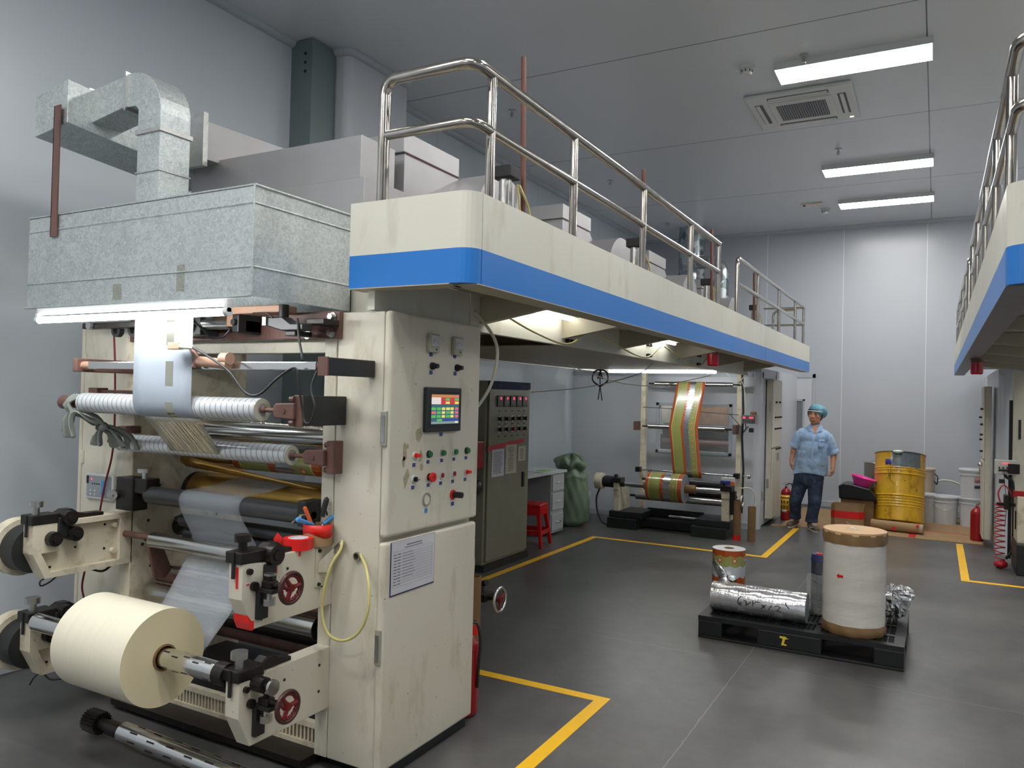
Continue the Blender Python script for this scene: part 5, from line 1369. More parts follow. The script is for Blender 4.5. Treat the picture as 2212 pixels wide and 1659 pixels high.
for a in (.5, 2.6, 4.7): b.tube([(-2.03, 3.62, .53), (-2.03, 3.62 + .056 * cos(a), .53 + .056 * sin(a))], .007, 8)
b.build('wheel_spokes', 'maroon', w)

# ================================================================ grey heater cabinet in the bay
t = thing('heater_cabinet', 'grey-green cabinet with a dark blue header and five red readouts', 'cabinet', (-3.9, 6.5, 0))
GX = -3.6; gy0, gy1, gz = 6.12, 6.95, 1.755
B().box(-4.25, GX - .02, gy0 - .02, gy1, .06, gz).build('body', 'greycab', t, bevel=.006)
dr = B().box(GX - .018, GX, gy0 + .02, gy1 - .01, .09, gz - .075).build('door', 'greycab', t, bevel=.004)
hd = B().box(GX - .018, GX, gy0 + .02, gy1, gz - .07, gz).build('header', 'bluehdr', t)
text('-21', .035, 'ink', hd, face_mtx((GX + .0005, 6.33, gz - .038), (0, 1, 0), (0, 0, 1)))
b = B()
for k in range(4): b.box(GX, GX + .001, 6.79 + k * .027, 6.808 + k * .027, gz - .05, gz - .046).box(GX, GX + .001, 6.79 + k * .027, 6.808 + k * .027, gz - .03, gz - .027).box(GX, GX + .001, 6.797 + k * .027, 6.800 + k * .027, gz - .052, gz - .024)
b.build('header_print', 'ink', hd)
B().box(-4.25, GX + .01, gy0 - .03, gy1 + .01, 0, .06).build('plinth', 'black', t)
for k in range(5):
    y = 6.27 + k * .127 + (.0 if k < 4 else -.006); z = 1.565
    m_ = B().box(GX, GX + .012, y, y + .10, z - .05, z + .055).build('temperature_readout', 'plast', dr, bevel=.003)
    text(['15', '11', '32', '76', '15'][k], .034, 'led_red', m_, face_mtx((GX + .0125, y + .06, z + .028), (0, 1, 0), (0, 0, 1)))
    B().box(GX + .012, GX + .0126, y + .03, y + .09, z - .035, z - .02).build('readout_print', 'ink', m_)
    for zz in (1.40, 1.30):
        b = B(); b.cyl((GX, y + .05, zz), (GX + .006, y + .05, zz), .03, n=20, mi=1).cyl((GX + .004, y + .05, zz), (GX + .02, y + .05, zz), .018, n=16).box(GX + .018, GX + .03, y + .042, y + .062, zz - .02, zz + .02)
        b.build('selector_knob', ['red' if (k == 2 and zz < 1.35) else 'plast', 'zinc'], dr)
    b = B()
    for zz in (1.475, 1.35, 1.235): b.box(GX, GX + .001, y + .035, y + .065, zz - .006, zz + .006)
    b.build('small_print', 'inkd', dr)
b = B(); b.add([(GX + .0015, 6.12, 1.15), (GX + .0015, 6.83, 1.20), (GX + .0015, 6.83, 1.165), (GX + .0015, 6.12, 1.105)][::-1], [(0, 1, 2, 3)]); b.build('red_tape_strip', plain('dull_red_tape', rgb(190, 40, 50), .4), dr, solid=.001)
for (y0, y1, z0, z1, mt, lab) in ((6.2, 6.43, .86, 1.115, 'paper', 'white printed sheet hanging from the red tape on the grey cabinet'), (6.46, 6.68, .87, 1.15, 'papery', 'yellowed sheet with handwriting hanging from the red tape'), (6.71, 6.87, .98, 1.125, 'papery', 'small framed yellow note on the right of the grey cabinet door')):
    tt = thing('notice_sheet', lab, 'notice', (GX, (y0 + y1) / 2, z0), 'papers on the grey cabinet')
    B().box(GX + .001, GX + .003, y0, y1, z0, z1).build('sheet', mt, tt)
    b = B(); n_ = int((z1 - z0) / .016) - 2
    for k in range(n_):
        q = .75 if mt == 'paper' else (.35 + .25 * random.random())
        c_ = (y0 + y1) / 2; w_ = (y1 - y0) * q / 2
        b.box(GX + .003, GX + .0033, c_ - w_, c_ + w_ * (.7 + .3 * random.random()), z1 - .03 - k * .016, z1 - .025 - k * .016)
    b.build('print', 'ink', tt)
B().box(GX, GX + .014, 6.80, 6.84, .72, .87).build('handle', 'plast', dr, bevel=.004)
t = thing('hanging_bag', 'dark red bag with a black cap hanging on the side of the grey cabinet', 'bag', (-3.7, 6.05, .7))
B().box(-4.0, -3.62, 5.98, 6.099, .95, 1.2).build('bag', 'red', t, bevel=.01)
B().ball((-3.68, 6.02, .78), .08, 16).build('cap', 'plast', t)
B().cyl((-3.68, 6.05, .8), (-3.68, 6.05, .96), .006, n=8).build('cord', 'cable', t)

# desk, stool, sack, bucket
t = thing('desk', 'grey desk with drawers partly hidden behind the grey cabinet', 'desk', (-4.2, 8.0, 0))
B().box(-4.50, -3.88, 7.35, 8.5, .72, .75).build('desk_top', plain('desk_grey', rgb(190, 194, 196), .4), t, bevel=.004)
B().box(-4.48, -3.9, 8.1, 8.45, .03, .72).build('pedestal', plain('desk_side', rgb(158, 162, 164), .45), t, bevel=.004)
for k, z in enumerate((.52, .30, .06)):
    d_ = B().box(-3.9, -3.885, 8.12, 8.43, z, z + .19).build('drawer', plain('drawer_front', rgb(170, 174, 176), .4), t, bevel=.004)
    b = B(); b.tube([(-3.885, 8.22, z + .1), (-3.86, 8.24, z + .1), (-3.86, 8.31, z + .1), (-3.885, 8.33, z + .1)], .006, 8); b.build('drawer_handle', 'zinc', d_)
B().box(-4.48, -3.9, 7.38, 7.42, 0, .72).build('side_panel', plain('desk_side2', rgb(150, 154, 156), .45), t)
b = B(); b.box(-4.1, -3.9, 7.9, 8.15, .752, .757).box(-4.05, -3.93, 8.0, 8.22, .758, .762, 1); tag(b.build('paper', ['paper', plain('green_edge', rgb(130, 190, 90), .5)]), 'loose white papers on the desk corner', 'paper')
t = thing('plastic_stool', 'red plastic stool standing before the desk', 'stool', (-3.86, 7.55, 0), rz=.15); local(t)
b = B(); b.box(-.14, .14, -.14, .14, .43, .46); b.build('seat', 'redgl', t, bevel=.02, seg=3)
b = B(); b.box(-.045, .045, -.012, .012, .4602, .461); b.build('seat_slot', 'inkd', t)
for sx in (-1, 1):
    for sy in (-1, 1):
        b = B(); vs = []
        for z, o_, w_ in ((0, .185, .035), (.44, .13, .045)):
            for dx, dy in ((0, 0), (-w_, 0), (-w_, -w_), (0, -w_)): vs.append((sx * (o_ + dx), sy * (o_ + dy), z))
        fs = [(0, 1, 5, 4), (1, 2, 6, 5), (2, 3, 7, 6), (3, 0, 4, 7), (3, 2, 1, 0), (4, 5, 6, 7)]
        b.add(vs, fs); b.build('leg', 'redgl', t, bevel=.006)
b = B()
for s_ in (-1, 1): b.box(-.16, .16, s_ * .155 - .006, s_ * .155 + .006, .13, .18).box(s_ * .155 - .006, s_ * .155 + .006, -.16, .16, .13, .18).box(-.14, .14, s_ * .138 - .005, s_ * .138 + .005, .34, .43).box(s_ * .138 - .005, s_ * .138 + .005, -.14, .14, .34, .43)
b.build('stretcher', 'redgl', t, bevel=.003)

t = thing('woven_sack', 'bulging green woven sack tied at the top, beside the desk', 'sack', (-4.05, 9.0, 0))
b = B(); random.seed(11)
rows = []
for k in range(26):
    z = .74 * k / 25
    rr = .205 + .035 * sin(z * 5.2) if z < .6 else .235 - (z - .6) * .75
    if z < .05: rr = .13 + z * 1.6
    row = []
    for i in range(48):
        a = 2 * pi * i / 48
        w_ = 1 + .035 * sin(3 * a + z * 7) + .03 * sin(7 * a - z * 11) + .02 * sin(13 * a + z * 23) * (1 + z)
        row.append((-4.05 + rr * w_ * cos(a), 9.0 + rr * w_ * sin(a) * .95, z + (.02 * sin(5 * a) if z > .55 else 0)))
    row.append(row[0]); rows.append(row)
b.sheet(rows); b.build('body', 'sack', t, sub=1)
b = B(); random.seed(5); rows = []
for k in range(7):
    z = .70 + .03 * k; rr = (.13, .16, .19, .2, .17, .12, .02)[k]
    row = [(-4.05 + rr * (1 + .3 * sin(5 * 2 * pi * i / 40 + k) * (k / 6)) * cos(2 * pi * i / 40), 9.0 + rr * (1 + .25 * sin(4 * 2 * pi * i / 40 + 2 * k) * (k / 6)) * sin(2 * pi * i / 40), z + .035 * sin(6 * 2 * pi * i / 40)) for i in range(41)]
    rows.append(row)
b.sheet(rows); b.build('gathered_top', 'sack', t, solid=.004)

def lathe_bucket(name, label, cat, x, y, z, r0, r1, h, mat, handle=True, band=None, group=None, lid=False):
    t = thing(name, label, cat, (x, y, z), group)
    b = B()
    if lid: prof = [(0, 0), (r0, 0), (r0, .01), (r1, h * .8), (r1 + .008, h * .8), (r1 + .008, h * .83), (r1, h * .83), (r1, h * .9), (r1 + .008, h * .9), (r1 + .008, h * .92), (r1, h * .92), (r1, h)]
    else: prof = [(0, 0), (r0, 0), (r0, .01), (r1, h * .8), (r1 + .008, h * .8), (r1 + .008, h * .83), (r1 + .001, h * .83), (r1 + .001, h * .9), (r1 + .006, h * .9), (r1 + .006, h * .91), (r1 + .002, h * .91), (r1 + .002, h), (r1 - .004, h), (r1 - .006, h * .3)]
    b.lathe((x, y, z), prof, 36, smooth=False); b.build('body', mat, t)
    if lid:
        b = B(); b.lathe((x, y, z), [(r1 + .012, h - .02), (r1 + .014, h), (r1 + .006, h + .012), (r1 - .01, h + .006), (0, h + .006)], 36, smooth=False); b.build('lid', mat, t)
    if handle:
        b = B(); P = [(x + (r1 + .01) * cos(a), y - .03 - .10 * sin(-a) * .0 - (r1 + .02) * sin(a) * 1.0, z + h * .82 - .10 * sin(a)) for a in [pi * k / 14 for k in range(15)]]
        b.tube(P, .004, 6); b.build('wire_handle', 'zinc', t)
    return t
pail = plain('white_pail', rgb(206, 210, 216), .35)
t = lathe_bucket('paint_bucket', 'white bucket with an orange label beside the green sack', 'bucket', -4.28, 10.0 - .2, 0, .12, .145, .34, 'white')
b = B(); pts = [(-4.28 + .139 * cos(a), 9.8 + .139 * sin(a)) for a in [-2.6 + k * .2 for k in range(16)]]
b.sheet([[(q[0], q[1], .04) for q in pts], [(q[0], q[1], .16) for q in pts]]); b.build('label', plain('orange_label', rgb(206, 96, 50), .45, var=.4, vs=14), t, solid=.002)
B().cyl((-4.28, 9.8, .2), (-4.28, 9.8, .3), .1385, .1425, n=30).build('stain_band', plain('yellow_stain', rgb(206, 196, 150), .5, var=.2, vs=14), t)
# ================================================================ far rewind stand
def _xf(v):
    z = v[2] * .79 if v[2] < .26 else 1.62 - (1.62 - v[2]) * 1.04
    return (v[0] * 1.04, v[1] * 1.04, z)
XF[0] = _xf
t = thing('rewind_stand', 'cream two-armed rewind stand with chrome rollers in front of the partition window', 'machine', (-2.75, 9.3, 0))
b = B(); b.box(-3.27, -3.21, 9.35, 9.43, .12, 1.95); b.build('post', 'cream_worn', t, bevel=.004)
b = B(); b.box(-2.08, -2.02, 9.35, 9.43, .12, 1.95); b.build('post', 'cream_worn', t, bevel=.004)
def roller(y, z, r, x0, x1, mat='roll', ends=.08, nm='roller'):
    o = B().cyl((x0, y, z), (x1, y, z), r, n=30).build(nm, mat, t)
    s = B(); s.cyl((x0 - ends, y, z), (x0, y, z), r * .35, n=12).cyl((x1, y, z), (x1 + ends, y, z), r * .35, n=12); s.build('shaft', 'blackm', o)
    return o
roller(9.32, 1.815, .028, -3.08, -2.12)
roller(9.22, 1.285, .03, -3.12, -2.18)
b = B()
for x in (-3.29, -2.07): b.box(x - .02, x + .02, 9.2, 9.36, 1.23, 1.34)
b.build('roller_bracket', 'brown', t, bevel=.003)
b = B(); b.cyl((-3.24, 9.28, .74), (-2.06, 9.28, .74), .01, n=10); b.build('guide_rod', 'chrome', t)
b = B()
for x in (-3.26, -2.05): b.box(x - .03, x + .03, 9.24, 9.32, .71, .77)
for x in (-3.13, -3.1, -2.2, -2.15): b.cyl((x, 9.28, .75), (x + .01, 9.25, .68), .006, n=8)
b.box(-2.58, -2.55, 9.26, 9.3, .70, .76)
b.build('guide_clamp', 'blackm', t, bevel=.003)
b = B(); b.cyl((-1.97, 9.28, .745), (-1.9, 9.28, .745), .008, n=10).cyl((-1.92, 9.28, .745), (-1.89, 9.28, .745), .03, n=18); b.build('guide_knob', 'zinc', t)
roller(9.14, .64, .04, -3.08, -2.2, 'rubber')
roller(9.05, .44, .042, -3.2, -2.08, 'roll')
roller(9.2, .5, .035, -3.05, -2.1, 'blackm')
roller(9.2, .60, .03, -2.9, -2.15, 'blackm')
# legs
for x, w_ in ((-3.42, .07), (-2.12, .09)):
    b = B(); b.prism([(8.86, .26), (8.86, .50), (8.84, .52), (8.84, .63), (9.02, .63), (9.2, .50), (9.25, .26)], 0, x, x + w_); b.build('leg', 'cream_worn', t, bevel=.004)
    b = B(); b.box(x - .01, x + w_ + .03, 8.82, 8.97, .60, .66).box(x + .01, x + .04, 8.84, 8.9, .66, .70).cyl((x + w_, 8.9, .58), (x + w_ + .05, 8.9, .58), .03, n=16); b.build('clamp', 'blackm', t, bevel=.005)
b = B(); b.box(-3.47, -3.10, 8.78, 9.3, .0, .16).box(-3.47, -3.06, 8.84, 9.3, .16, .26); b.build('base_block', 'black', t, bevel=.008)
b = B(); b.box(-2.45, -2.05, 8.78, 9.3, .0, .16).box(-2.42, -2.02, 8.84, 9.3, .16, .26); b.build('base_block', 'black', t, bevel=.008)
b = B(); b.box(-3.12, -2.42, 9.0, 9.28, .02, .15).box(-3.12, -2.42, 9.24, 9.28, .15, .28); b.build('base_beam', 'black', t, bevel=.005)
b = B(); b.cyl((-2.8, 9.1, .20), (-2.35, 9.1, .20), .022, n=16); b.build('tie_rod', 'zinc', t)
b = B(); b.cyl((-3.62, 8.92, .6), (-3.42, 8.92, .6), .055, n=24).cyl((-3.56, 8.92, .6), (-3.45, 8.92, .6), .07, n=24); b.build('brake_body', 'black', t)
b = B(); b.cyl((-3.67, 8.92, .6), (-3.58, 8.92, .6), .1, n=30); b.build('brake_drum', 'cream_worn', t, bevel=.012)
b = B(); b.tube(spline([(-3.63, 8.92, .5), (-3.66, 8.9, .38), (-3.63, 8.88, .2), (-3.56, 8.86, .06), (-3.46, 8.84, .02)], 8), .012, 8); b.build('brake_cable', 'cable', t)
b = B(); b.tube([(-1.9, 8.9 + .06 * cos(a), .5 + .06 * sin(a)) for a in [2 * pi * k / 24 for k in range(24)]], .008, 8, closed=True); w = b.build('handwheel', 'chrome', t)
b = B(); b.cyl((-2.03, 8.9, .5), (-1.89, 8.9, .5), .012, n=10).box(-2.03, -1.97, 8.86, 8.94, .34, .6); b.build('wheel_shaft', 'blackm', w)
b = B(); b.cyl((-3.33, 8.92, .585), (-2.15, 8.92, .585), .032, n=26); b.build('winding_shaft', 'chrome', t)
b = B(); b.tube([(-2.03, 9.36, 1.95), (-2.0, 9.35, 1.5), (-2.01, 9.35, 1.2), (-1.99, 9.36, .8), (-2.0, 9.36, .3)], .012, 8); b.build('post_cable', 'cable', t)
b = B(); b.tube(spline([(-1.97, 9.1, .62), (-1.86, 9.15, .62), (-1.82, 9.2, .52), (-1.84, 9.22, .40)], 8), .006, 8); b.build('air_line', 'hosew', t)
for pts in (((-2.05, 9.35, 1.9), (-2.0, 9.33, 1.8), (-1.97, 9.33, 1.6), (-1.99, 9.34, 1.4)), ((-2.2, 9.3, 1.95), (-2.08, 9.3, 1.85), (-2.0, 9.3, 1.9), (-1.96, 9.3, 1.97))):
    B().tube(spline(pts, 6), .006, 6).build('air_line', 'hosew', t)
b = B(); b.tube([(-3.23, 9.3, 1.52), (-2.9, 9.3, 1.51), (-2.3, 9.3, 1.47), (-2.05, 9.3, 1.46)], .004, 6).tube([(-2.15, 9.3, 1.47), (-1.98, 9.3, 1.28)], .004, 6); b.build('wire', 'cable', t)
# controller
c_ = thing('web_controller', 'small grey controller with red digits on the right post of the rewind stand', 'controller', (-1.93, 9.3, 1.4))
B().box(-2.01, -1.83, 9.28, 9.38, 1.36, 1.46).build('case', plain('controller_case', rgb(150, 148, 148), .4), c_, bevel=.004)
B().box(-2.0, -1.85, 9.276, 9.28, 1.365, 1.455).build('face', plain('controller_face', rgb(96, 90, 92), .4), c_)
text('88', .032, 'led_red', c_, face_mtx((-1.975, 9.275, 1.43), (1, 0, 0), (0, 0, 1))); text('888', .032, 'led_red', c_, face_mtx((-1.895, 9.275, 1.43), (1, 0, 0), (0, 0, 1)))
b = B()
for k in range(4): b.cyl((-1.98 + k * .035, 9.28, 1.39), (-1.98 + k * .035, 9.27, 1.39), .007, n=10)
b.build('button', 'plast', c_)
b = B(); b.tube(spline([(-1.97, 9.33, 1.36), (-1.96, 9.3, 1.3), (-1.99, 9.3, 1.25), (-1.93, 9.3, 1.33)], 6), .006, 6).box(-1.92, -1.87, 9.28, 9.33, 1.26, 1.31); b.build('plug_cable', 'cable', c_)
b = B(); b.cyl((-1.88, 9.33, 1.46), (-1.88, 9.33, 1.5), .04, n=24, rin=.03); tag(b.build('tape_roll', 'cardin'), 'brown tape roll sitting on the small controller', 'tape roll')
t7 = thing('small_box', 'small blue and orange box standing on the right arm of the rewind stand', 'box', (-2.1, 9.0, .68))
B().box(-2.16, -2.02, 8.98, 9.08, .50 + .16, .74).build('body', plain('box_white', rgb(200, 200, 196), .5), t7, bevel=.006)
B().box(-2.162, -2.05, 8.976, 8.981, .665, .705).build('blue_face', plain('box_blue', rgb(40, 60, 160), .4), t7)
B().box(-2.05, -2.005, 8.974, 8.979, .655, .70).build('orange_face', 'orange', t7)
# printed web and roll
t8 = thing('printed_roll', 'orange and green printed film roll wound on the rewind stand', 'film roll', (-2.99, 8.92, .585))
RR = .17
b = B(); b.cyl((-2.99, 8.92, .585), (-2.56, 8.92, .585), RR, n=64, caps=False); b.build('wound_film', print_mat('pack_print_roll', 0, .447, 'ang', .035), t8, org=(-3.11, 9.277, .5436))
B().cyl((-2.992, 8.92, .585), (-2.99, 8.92, .585), RR, n=64, rin=.045).build('roll_end', 'greyend', t8, org=(-3.112, 9.277, .5436))
B().cyl((-2.56, 8.92, .585), (-2.558, 8.92, .585), RR, n=64, rin=.045).build('roll_end', 'greyend', t8, org=(-2.66, 9.277, .5436))
b = B(); b.cyl((-3.05, 8.92, .585), (-2.43, 8.92, .585), .05, n=30, rin=.034); b.build('core', 'kraftd', t8)
b = B()
W = [((-2.79, 9.32, 1.845), (-2.44, 9.32, 1.845)), ((-2.79, 9.292, 1.835), (-2.44, 9.292, 1.835)), ((-2.795, 9.285, 1.81), (-2.443, 9.285, 1.81))]
W += [((-2.795 - .056 * k / 6, 9.285 - .098 * k / 6, 1.81 - .52 * k / 6), (-2.443 - .056 * k / 6, 9.285 - .098 * k / 6, 1.81 - .52 * k / 6)) for k in range(1, 7)]
W += [((-2.851 + .067 * k / 7, 9.187, 1.29 - .60 * k / 7), (-2.499 + .06 * k / 7, 9.187, 1.29 - .60 * k / 7)) for k in range(1, 8)]
me_rows = ribbon(W, 8)
b.sheet(me_rows)
wb = b.build('printed_web', print_mat('pack_print_web', 0, .43, 'uv', .035), org=(-2.98, 9.2, 1.3), solid=.001)
tag(wb, 'orange and green printed film web running down to the rewind stand', 'film')
# cardboard tubes beside the stand
XF[0] = None
for x, y, h_, lab, red in ((-2.03, 9.33 - .08, .46, 'brown cardboard tube with a red foot beside the rewind stand', True), (-1.86, 9.25, .40, 'brown cardboard tube standing rightmost by the rewind stand', False)):
    tt = thing('cardboard_tube', lab, 'tube', (x, y, 0), 'brown cardboard tubes')
    B().cyl((x, y, 0), (x, y, h_), .046, n=30, rin=.038).build('tube_wall', 'kraftd', tt)
    if red: B().cyl((x, y, .0), (x, y, .055), .047, n=30, rin=.046).build('tape_band', 'redtape', tt)

# ---- beige control cabinet on the aisle side of the enclosure
t = thing('button_cabinet', 'cream button cabinet at the corner of the low enclosure behind the rewind stand', 'cabinet', (-1.92, 10.8, .1))
B().box(-1.949, -1.88, 10.48, 11.12, .1, 1.915).build('body', 'cream', t, bevel=.006)
for z0, z1 in ((.1, 1.0), (1.02, 1.915)): B().box(-1.88, -1.862, 10.48, 11.12, z0, z1).build('door', 'cream', t, bevel=.008)
b = B()
for z, ys in ((1.62, (10.65, 10.9)), (1.42, (10.6, 10.7, 10.8, 10.9, 11.0)), (1.27, (10.6, 10.7, 10.8, 10.9, 11.0)), (.98 + .02, (10.7, 10.85, 10.98))):
    for y in ys: b.cyl((-1.862, y, z), (-1.838, y, z), .011, n=12)
b.build('push_button', 'plast', t)
b = B(); b.box(-1.862, -1.858, 10.8, 10.95, .84, .94); b.build('socket', plain('socket_grey', rgb(150, 150, 150), .4), t)
b = B(); b.box(-1.905, -1.895, 10.47, 10.48, 1.5, 1.62).box(-1.93, -1.90, 10.47, 10.48, .5, .62); b.build('handle', 'zinc', t)
extinguisher(-1.80, 11.2, .46, .068, 'red fire extinguisher with a yellow label behind the man', True)

# ---- right machine end seen at the edge
t = thing('button_cabinet', 'cream button cabinet at the right machine, seen edge-on beside the pails', 'cabinet', (.55, 10.7, .1))
B().box(.50, .56, 10.45, 11.0, .1, 1.86).build('body', 'cream', t, bevel=.006)
for z0, z1 in ((.1, 1.0), (1.02, 1.86)): B().box(.48, .50, 10.45, 11.0, z0, z1).build('door', 'cream', t, bevel=.008)
b = B()
for z, y in ((1.6, 10.55), (1.42, 10.55), (1.3, 10.6), (1.24, 10.7), (.98 + .13, 10.55), (1.2 + .3, 10.8)): b.cyl((.48, y, z), (.45, y, z), .012, n=12)
b.build('control_knob', 'plast', t)
b = B(); b.ball((.455, 10.5, .955), .03); b.cyl((.48, 10.5, .955), (.5, 10.5, .955), .012).cyl((.45, 10.46, .92), (.45, 10.46, .84), .008, n=8); b.build('door_knob', 'chrome', t)
extinguisher(.45, 10.95, .42, .07, 'red fire extinguisher beside the edge-on cabinet at the right')
XF[0] = lambda v: (v[0] - .25, v[1] + .25, v[2])
t = thing('winding_unit', 'dark winding unit of the right machine cut by the picture edge', 'machine', (1.2, 9.6, 0))
B().box(.95, 1.05, 9.3, 9.42, 0, 2.0).build('post', 'cream', t, bevel=.004)
b = B(); b.box(.92, .95, 9.35, 9.37, .05, 1.7); b.build('conduit', 'black', t)
B().box(.95, 1.35, 8.7, 9.3, 0, .3).build('base_block', 'black', t, bevel=.008)
b = B(); b.box(.96, 1.06, 8.8, 9.2, .3, .75); b.build('leg', 'cream_worn', t, bevel=.004)
b = B(); b.box(.80, 1.0, 9.0, 9.05, .63, .66).box(.86, .9, 8.95, 9.1, .6, .74).box(.9, 1.0, 9.1, 9.16, .95, 1.05).cyl((.82, 9.13, .98), (.9, 9.13, .98), .012, n=10).box(.95, 1.0, 8.9, 8.95, .42, .6); b.build('bracket', 'blackm', t, bevel=.003)
b = B(); b.box(.93, 1.02, 8.86, 8.92, .74, .8); b.build('red_block', 'red', t, bevel=.006)
b = B(); b.box(1.0, 1.02, 9.29, 9.31, 1.3, 1.5); b.build('switch', 'black', t)
b = B()
P_ = [(.83 + .045 * cos(a) * (1 + .0 * a), 9.0 + .045 * sin(a), .66 - a * .0062 - .00003 * a * a) for a in [k * .35 for k in range(260)]]
b.tube(P_, .006, 6)
b.tube(spline([(.83, 8.98, .66), (.81, 8.97, .76), (.85, 8.98, .84), (.9, 9.0, .8), (.93, 9.05, .72)], 6), .007, 8)
tag(b.build('coiled_hose', plain('coil_red', rgb(170, 30, 40), .3)), 'coiled dark red air hose hanging at the right edge', 'hose')
b = B(); b.ball((.84, 9.0, .045), .06, 12, sc=(1.1, 1, .7)); b.tube([(.84 + .05 * cos(a), 9.0 + .05 * sin(a), .04 + .01 * sin(3 * a)) for a in [k * .3 for k in range(42)]], .012, 6); tag(b.build('hose_heap', plain('coil_red2', rgb(170, 30, 40), .3)), 'tangled end of the red coil lying on the floor', 'hose')
t = thing('web_controller', 'pale controller with a red display on the right machine', 'controller', (.85, 9.25, 1.05))
B().box(.79, .99, 9.22, 9.30, .93, 1.08).build('case', plain('controller_pale', rgb(196, 196, 190), .4), t, bevel=.008)
text('88888', .028, emis('dim_red', (.8, .1, .1, 1), .5), t, face_mtx((.64, 9.4685, 1.045), (1, 0, 0), (0, 0, 1)))
b = B()
for i in range(4):
    for j in range(2): b.cyl((.83 + i * .035, 9.22, 1.0 - j * .03), (.83 + i * .035, 9.212, 1.0 - j * .03), .009, n=10)
b.build('button', 'black', t)
b = B(); b.tube(spline([(.88, 9.25, .93), (.9, 9.25, .90), (.95, 9.27, .86), (.96, 9.28, .7), (.96, 9.28, .2), (.9, 9.25, .06)], 6), .014, 8).box(.83, .88, 9.2, 9.26, .84, .88).tube([(.87, 9.22, .95), (.9, 9.2, .6), (.88, 9.15, .4)], .003, 5); b.build('controller_cable', 'cable', t)

XF[0] = None
# ================================================================ floor things at the far end
t = thing('cardboard_sheet', 'flattened brown cardboard with red tape covering the floor at the far end', 'cardboard', (-.6, 11.6, 0))
b = B(); b.box(-1.78, .52, 10.68, 12.75, .0, .006); b.build('sheet', 'kraft', t)
b = B(); b.box(-.28, -.20, 10.7, 11.3, .006, .008).box(-.28, .52, 11.35, 11.38, .006, .008).box(-1.2, -.95, 10.7, 10.95, .006, .008); b.build('red_tape_strip', plain('red_tape_flat', rgb(190, 50, 50), .4), t)
b = B(); b.box(-1.9, -1.6, 10.62, 10.72, .0, .008, rz=.35); tag(b.build('cardboard_scrap', 'kraft'), 'small cardboard scrap under the man', 'cardboard')

# tilted yellow drum resting on a paper roll
t = thing('oil_drum', 'dented yellow steel drum with a blue paint patch tilted on a roll', 'drum', (-.42, 11.42, .078)); local(t)
def drum_mat():
    m_ = NT('yellow_drum_paint'); x = m_.xyz()
    n = m_.noise(7, 6, .65, m_.mapped((1, 1, .5)))
    col = m_.ramp(n, [(.3, rgb(160, 118, 26)), (.45, rgb(214, 168, 38)), (.7, rgb(232, 188, 50))])
    n2 = m_.noise(22, 4, .6)
    col = m_.mix(m_.ramp(n2, [(.66, (0, 0, 0, 1)), (.70, (.8, .8, .8, 1))]), col, rgb(70, 54, 30))
    pm = m_.math('MULTIPLY', m_.math('GREATER_THAN', m_.math('ADD', x[2], m_.math('MULTIPLY', n, .08)), .735), m_.math('MULTIPLY', m_.math('GREATER_THAN', x[0], -.085), m_.math('LESS_THAN', x[0], .23)))
    pm = m_.math('MULTIPLY', pm, m_.math('LESS_THAN', x[1], 0.0))
    col = m_.mix(m_.math('MULTIPLY', pm, m_.ramp(n2, [(.3, (.98, .98, .98, 1)), (.7, (.8, .8, .8, 1))])), col, rgb(84, 108, 130))
    m_.set(color=col, rough=m_.math('ADD', m_.math('MULTIPLY', n2, .25), .2), coat=.2)
    m_.bump(m_.noise(6, 3, .5), .35, .02)
    return m_.m
prof = [(.0, .0), (.27, .0), (.285, .01)]
def rib(z, d=.012, w=.012): return [(.285, z - w), (.285 + d, z), (.285, z + w)]
for z in (.19, .225, .26, .295): prof += rib(z, .006, .014)
prof += rib(.33, .014) + rib(.61, .014)
for z in (.66, .69): prof += rib(z, .005, .013)
prof += [(.285, .885), (.292, .89), (.292, .90), (.28, .90), (.28, .875), (.0, .875)]
b = B(); b.lathe((0, 0, 0), prof, 72); b.build('body', drum_mat(), t, org=(0, 0, 0))
b = B(); b.lathe((0, 0, .895), [(.290, -.006), (.295, 0), (.290, .006), (.284, 0), (.290, -.006)], 72); b.build('top_rim', 'inkd', t)
pts = [(.2862 * cos(a), .2862 * sin(a)) for a in [-2.13 + k * .05 for k in range(6)]]
b = B(); b.sheet([[(q[0], q[1], .71 + .02 * (i % 2)) for i, q in enumerate(pts)], [(q[0] * 1.0, q[1], .755) for q in pts], [(q[0], q[1], .80 - .01 * (i % 2)) for i, q in enumerate(pts)]]); b.build('blue_sticker', plain('violet_blue_sticker', rgb(56, 56, 150), .4, var=.2, vs=40), t, solid=.001)
b = B(); b.tube([(-.12, -.262, .71), (-.115, -.266, .6), (-.1, -.276, .53), (-.04, -.29, .46)], .002, 5); b.tube([(-.09, -.274, .71), (-.092, -.278, .56)], .002, 5); b.build('drip', 'inkd', t)
t.rotation_euler = (radians(-12), radians(.3), 0); t.scale = (1.06, 1.06, 1.0)
tt = thing('drum_plug_cloth', 'small white cloth and green seal on the rim of the yellow drum', 'cloth', (-.43, 11.3, 1.0))
b = B(); b.ball((-.43, 11.31, 1.015), .06, 12, sc=(1.1, .5, .35)); b.build('cloth', 'white', tt)
b = B(); b.ball((-.43, 11.285, .995), .045, 12, sc=(1.1, .4, .35)); b.build('seal', plain('green_seal', rgb(60, 110, 60), .4), tt)
t = thing('paper_roll', 'brown paper roll with red tape lying under the yellow drum', 'paper roll', (-.42, 11.13, .07))
b = B(); b.cyl((-.72, 11.1, .075), (-.12, 11.02, .07), .062, n=30); b.build('roll', 'kraft', t)
b = B(); b.cyl((-.16, 11.025, .0703), (-.118, 11.019, .07), .0635, n=30); b.build('clear_tape', 'wrapfilm', t)
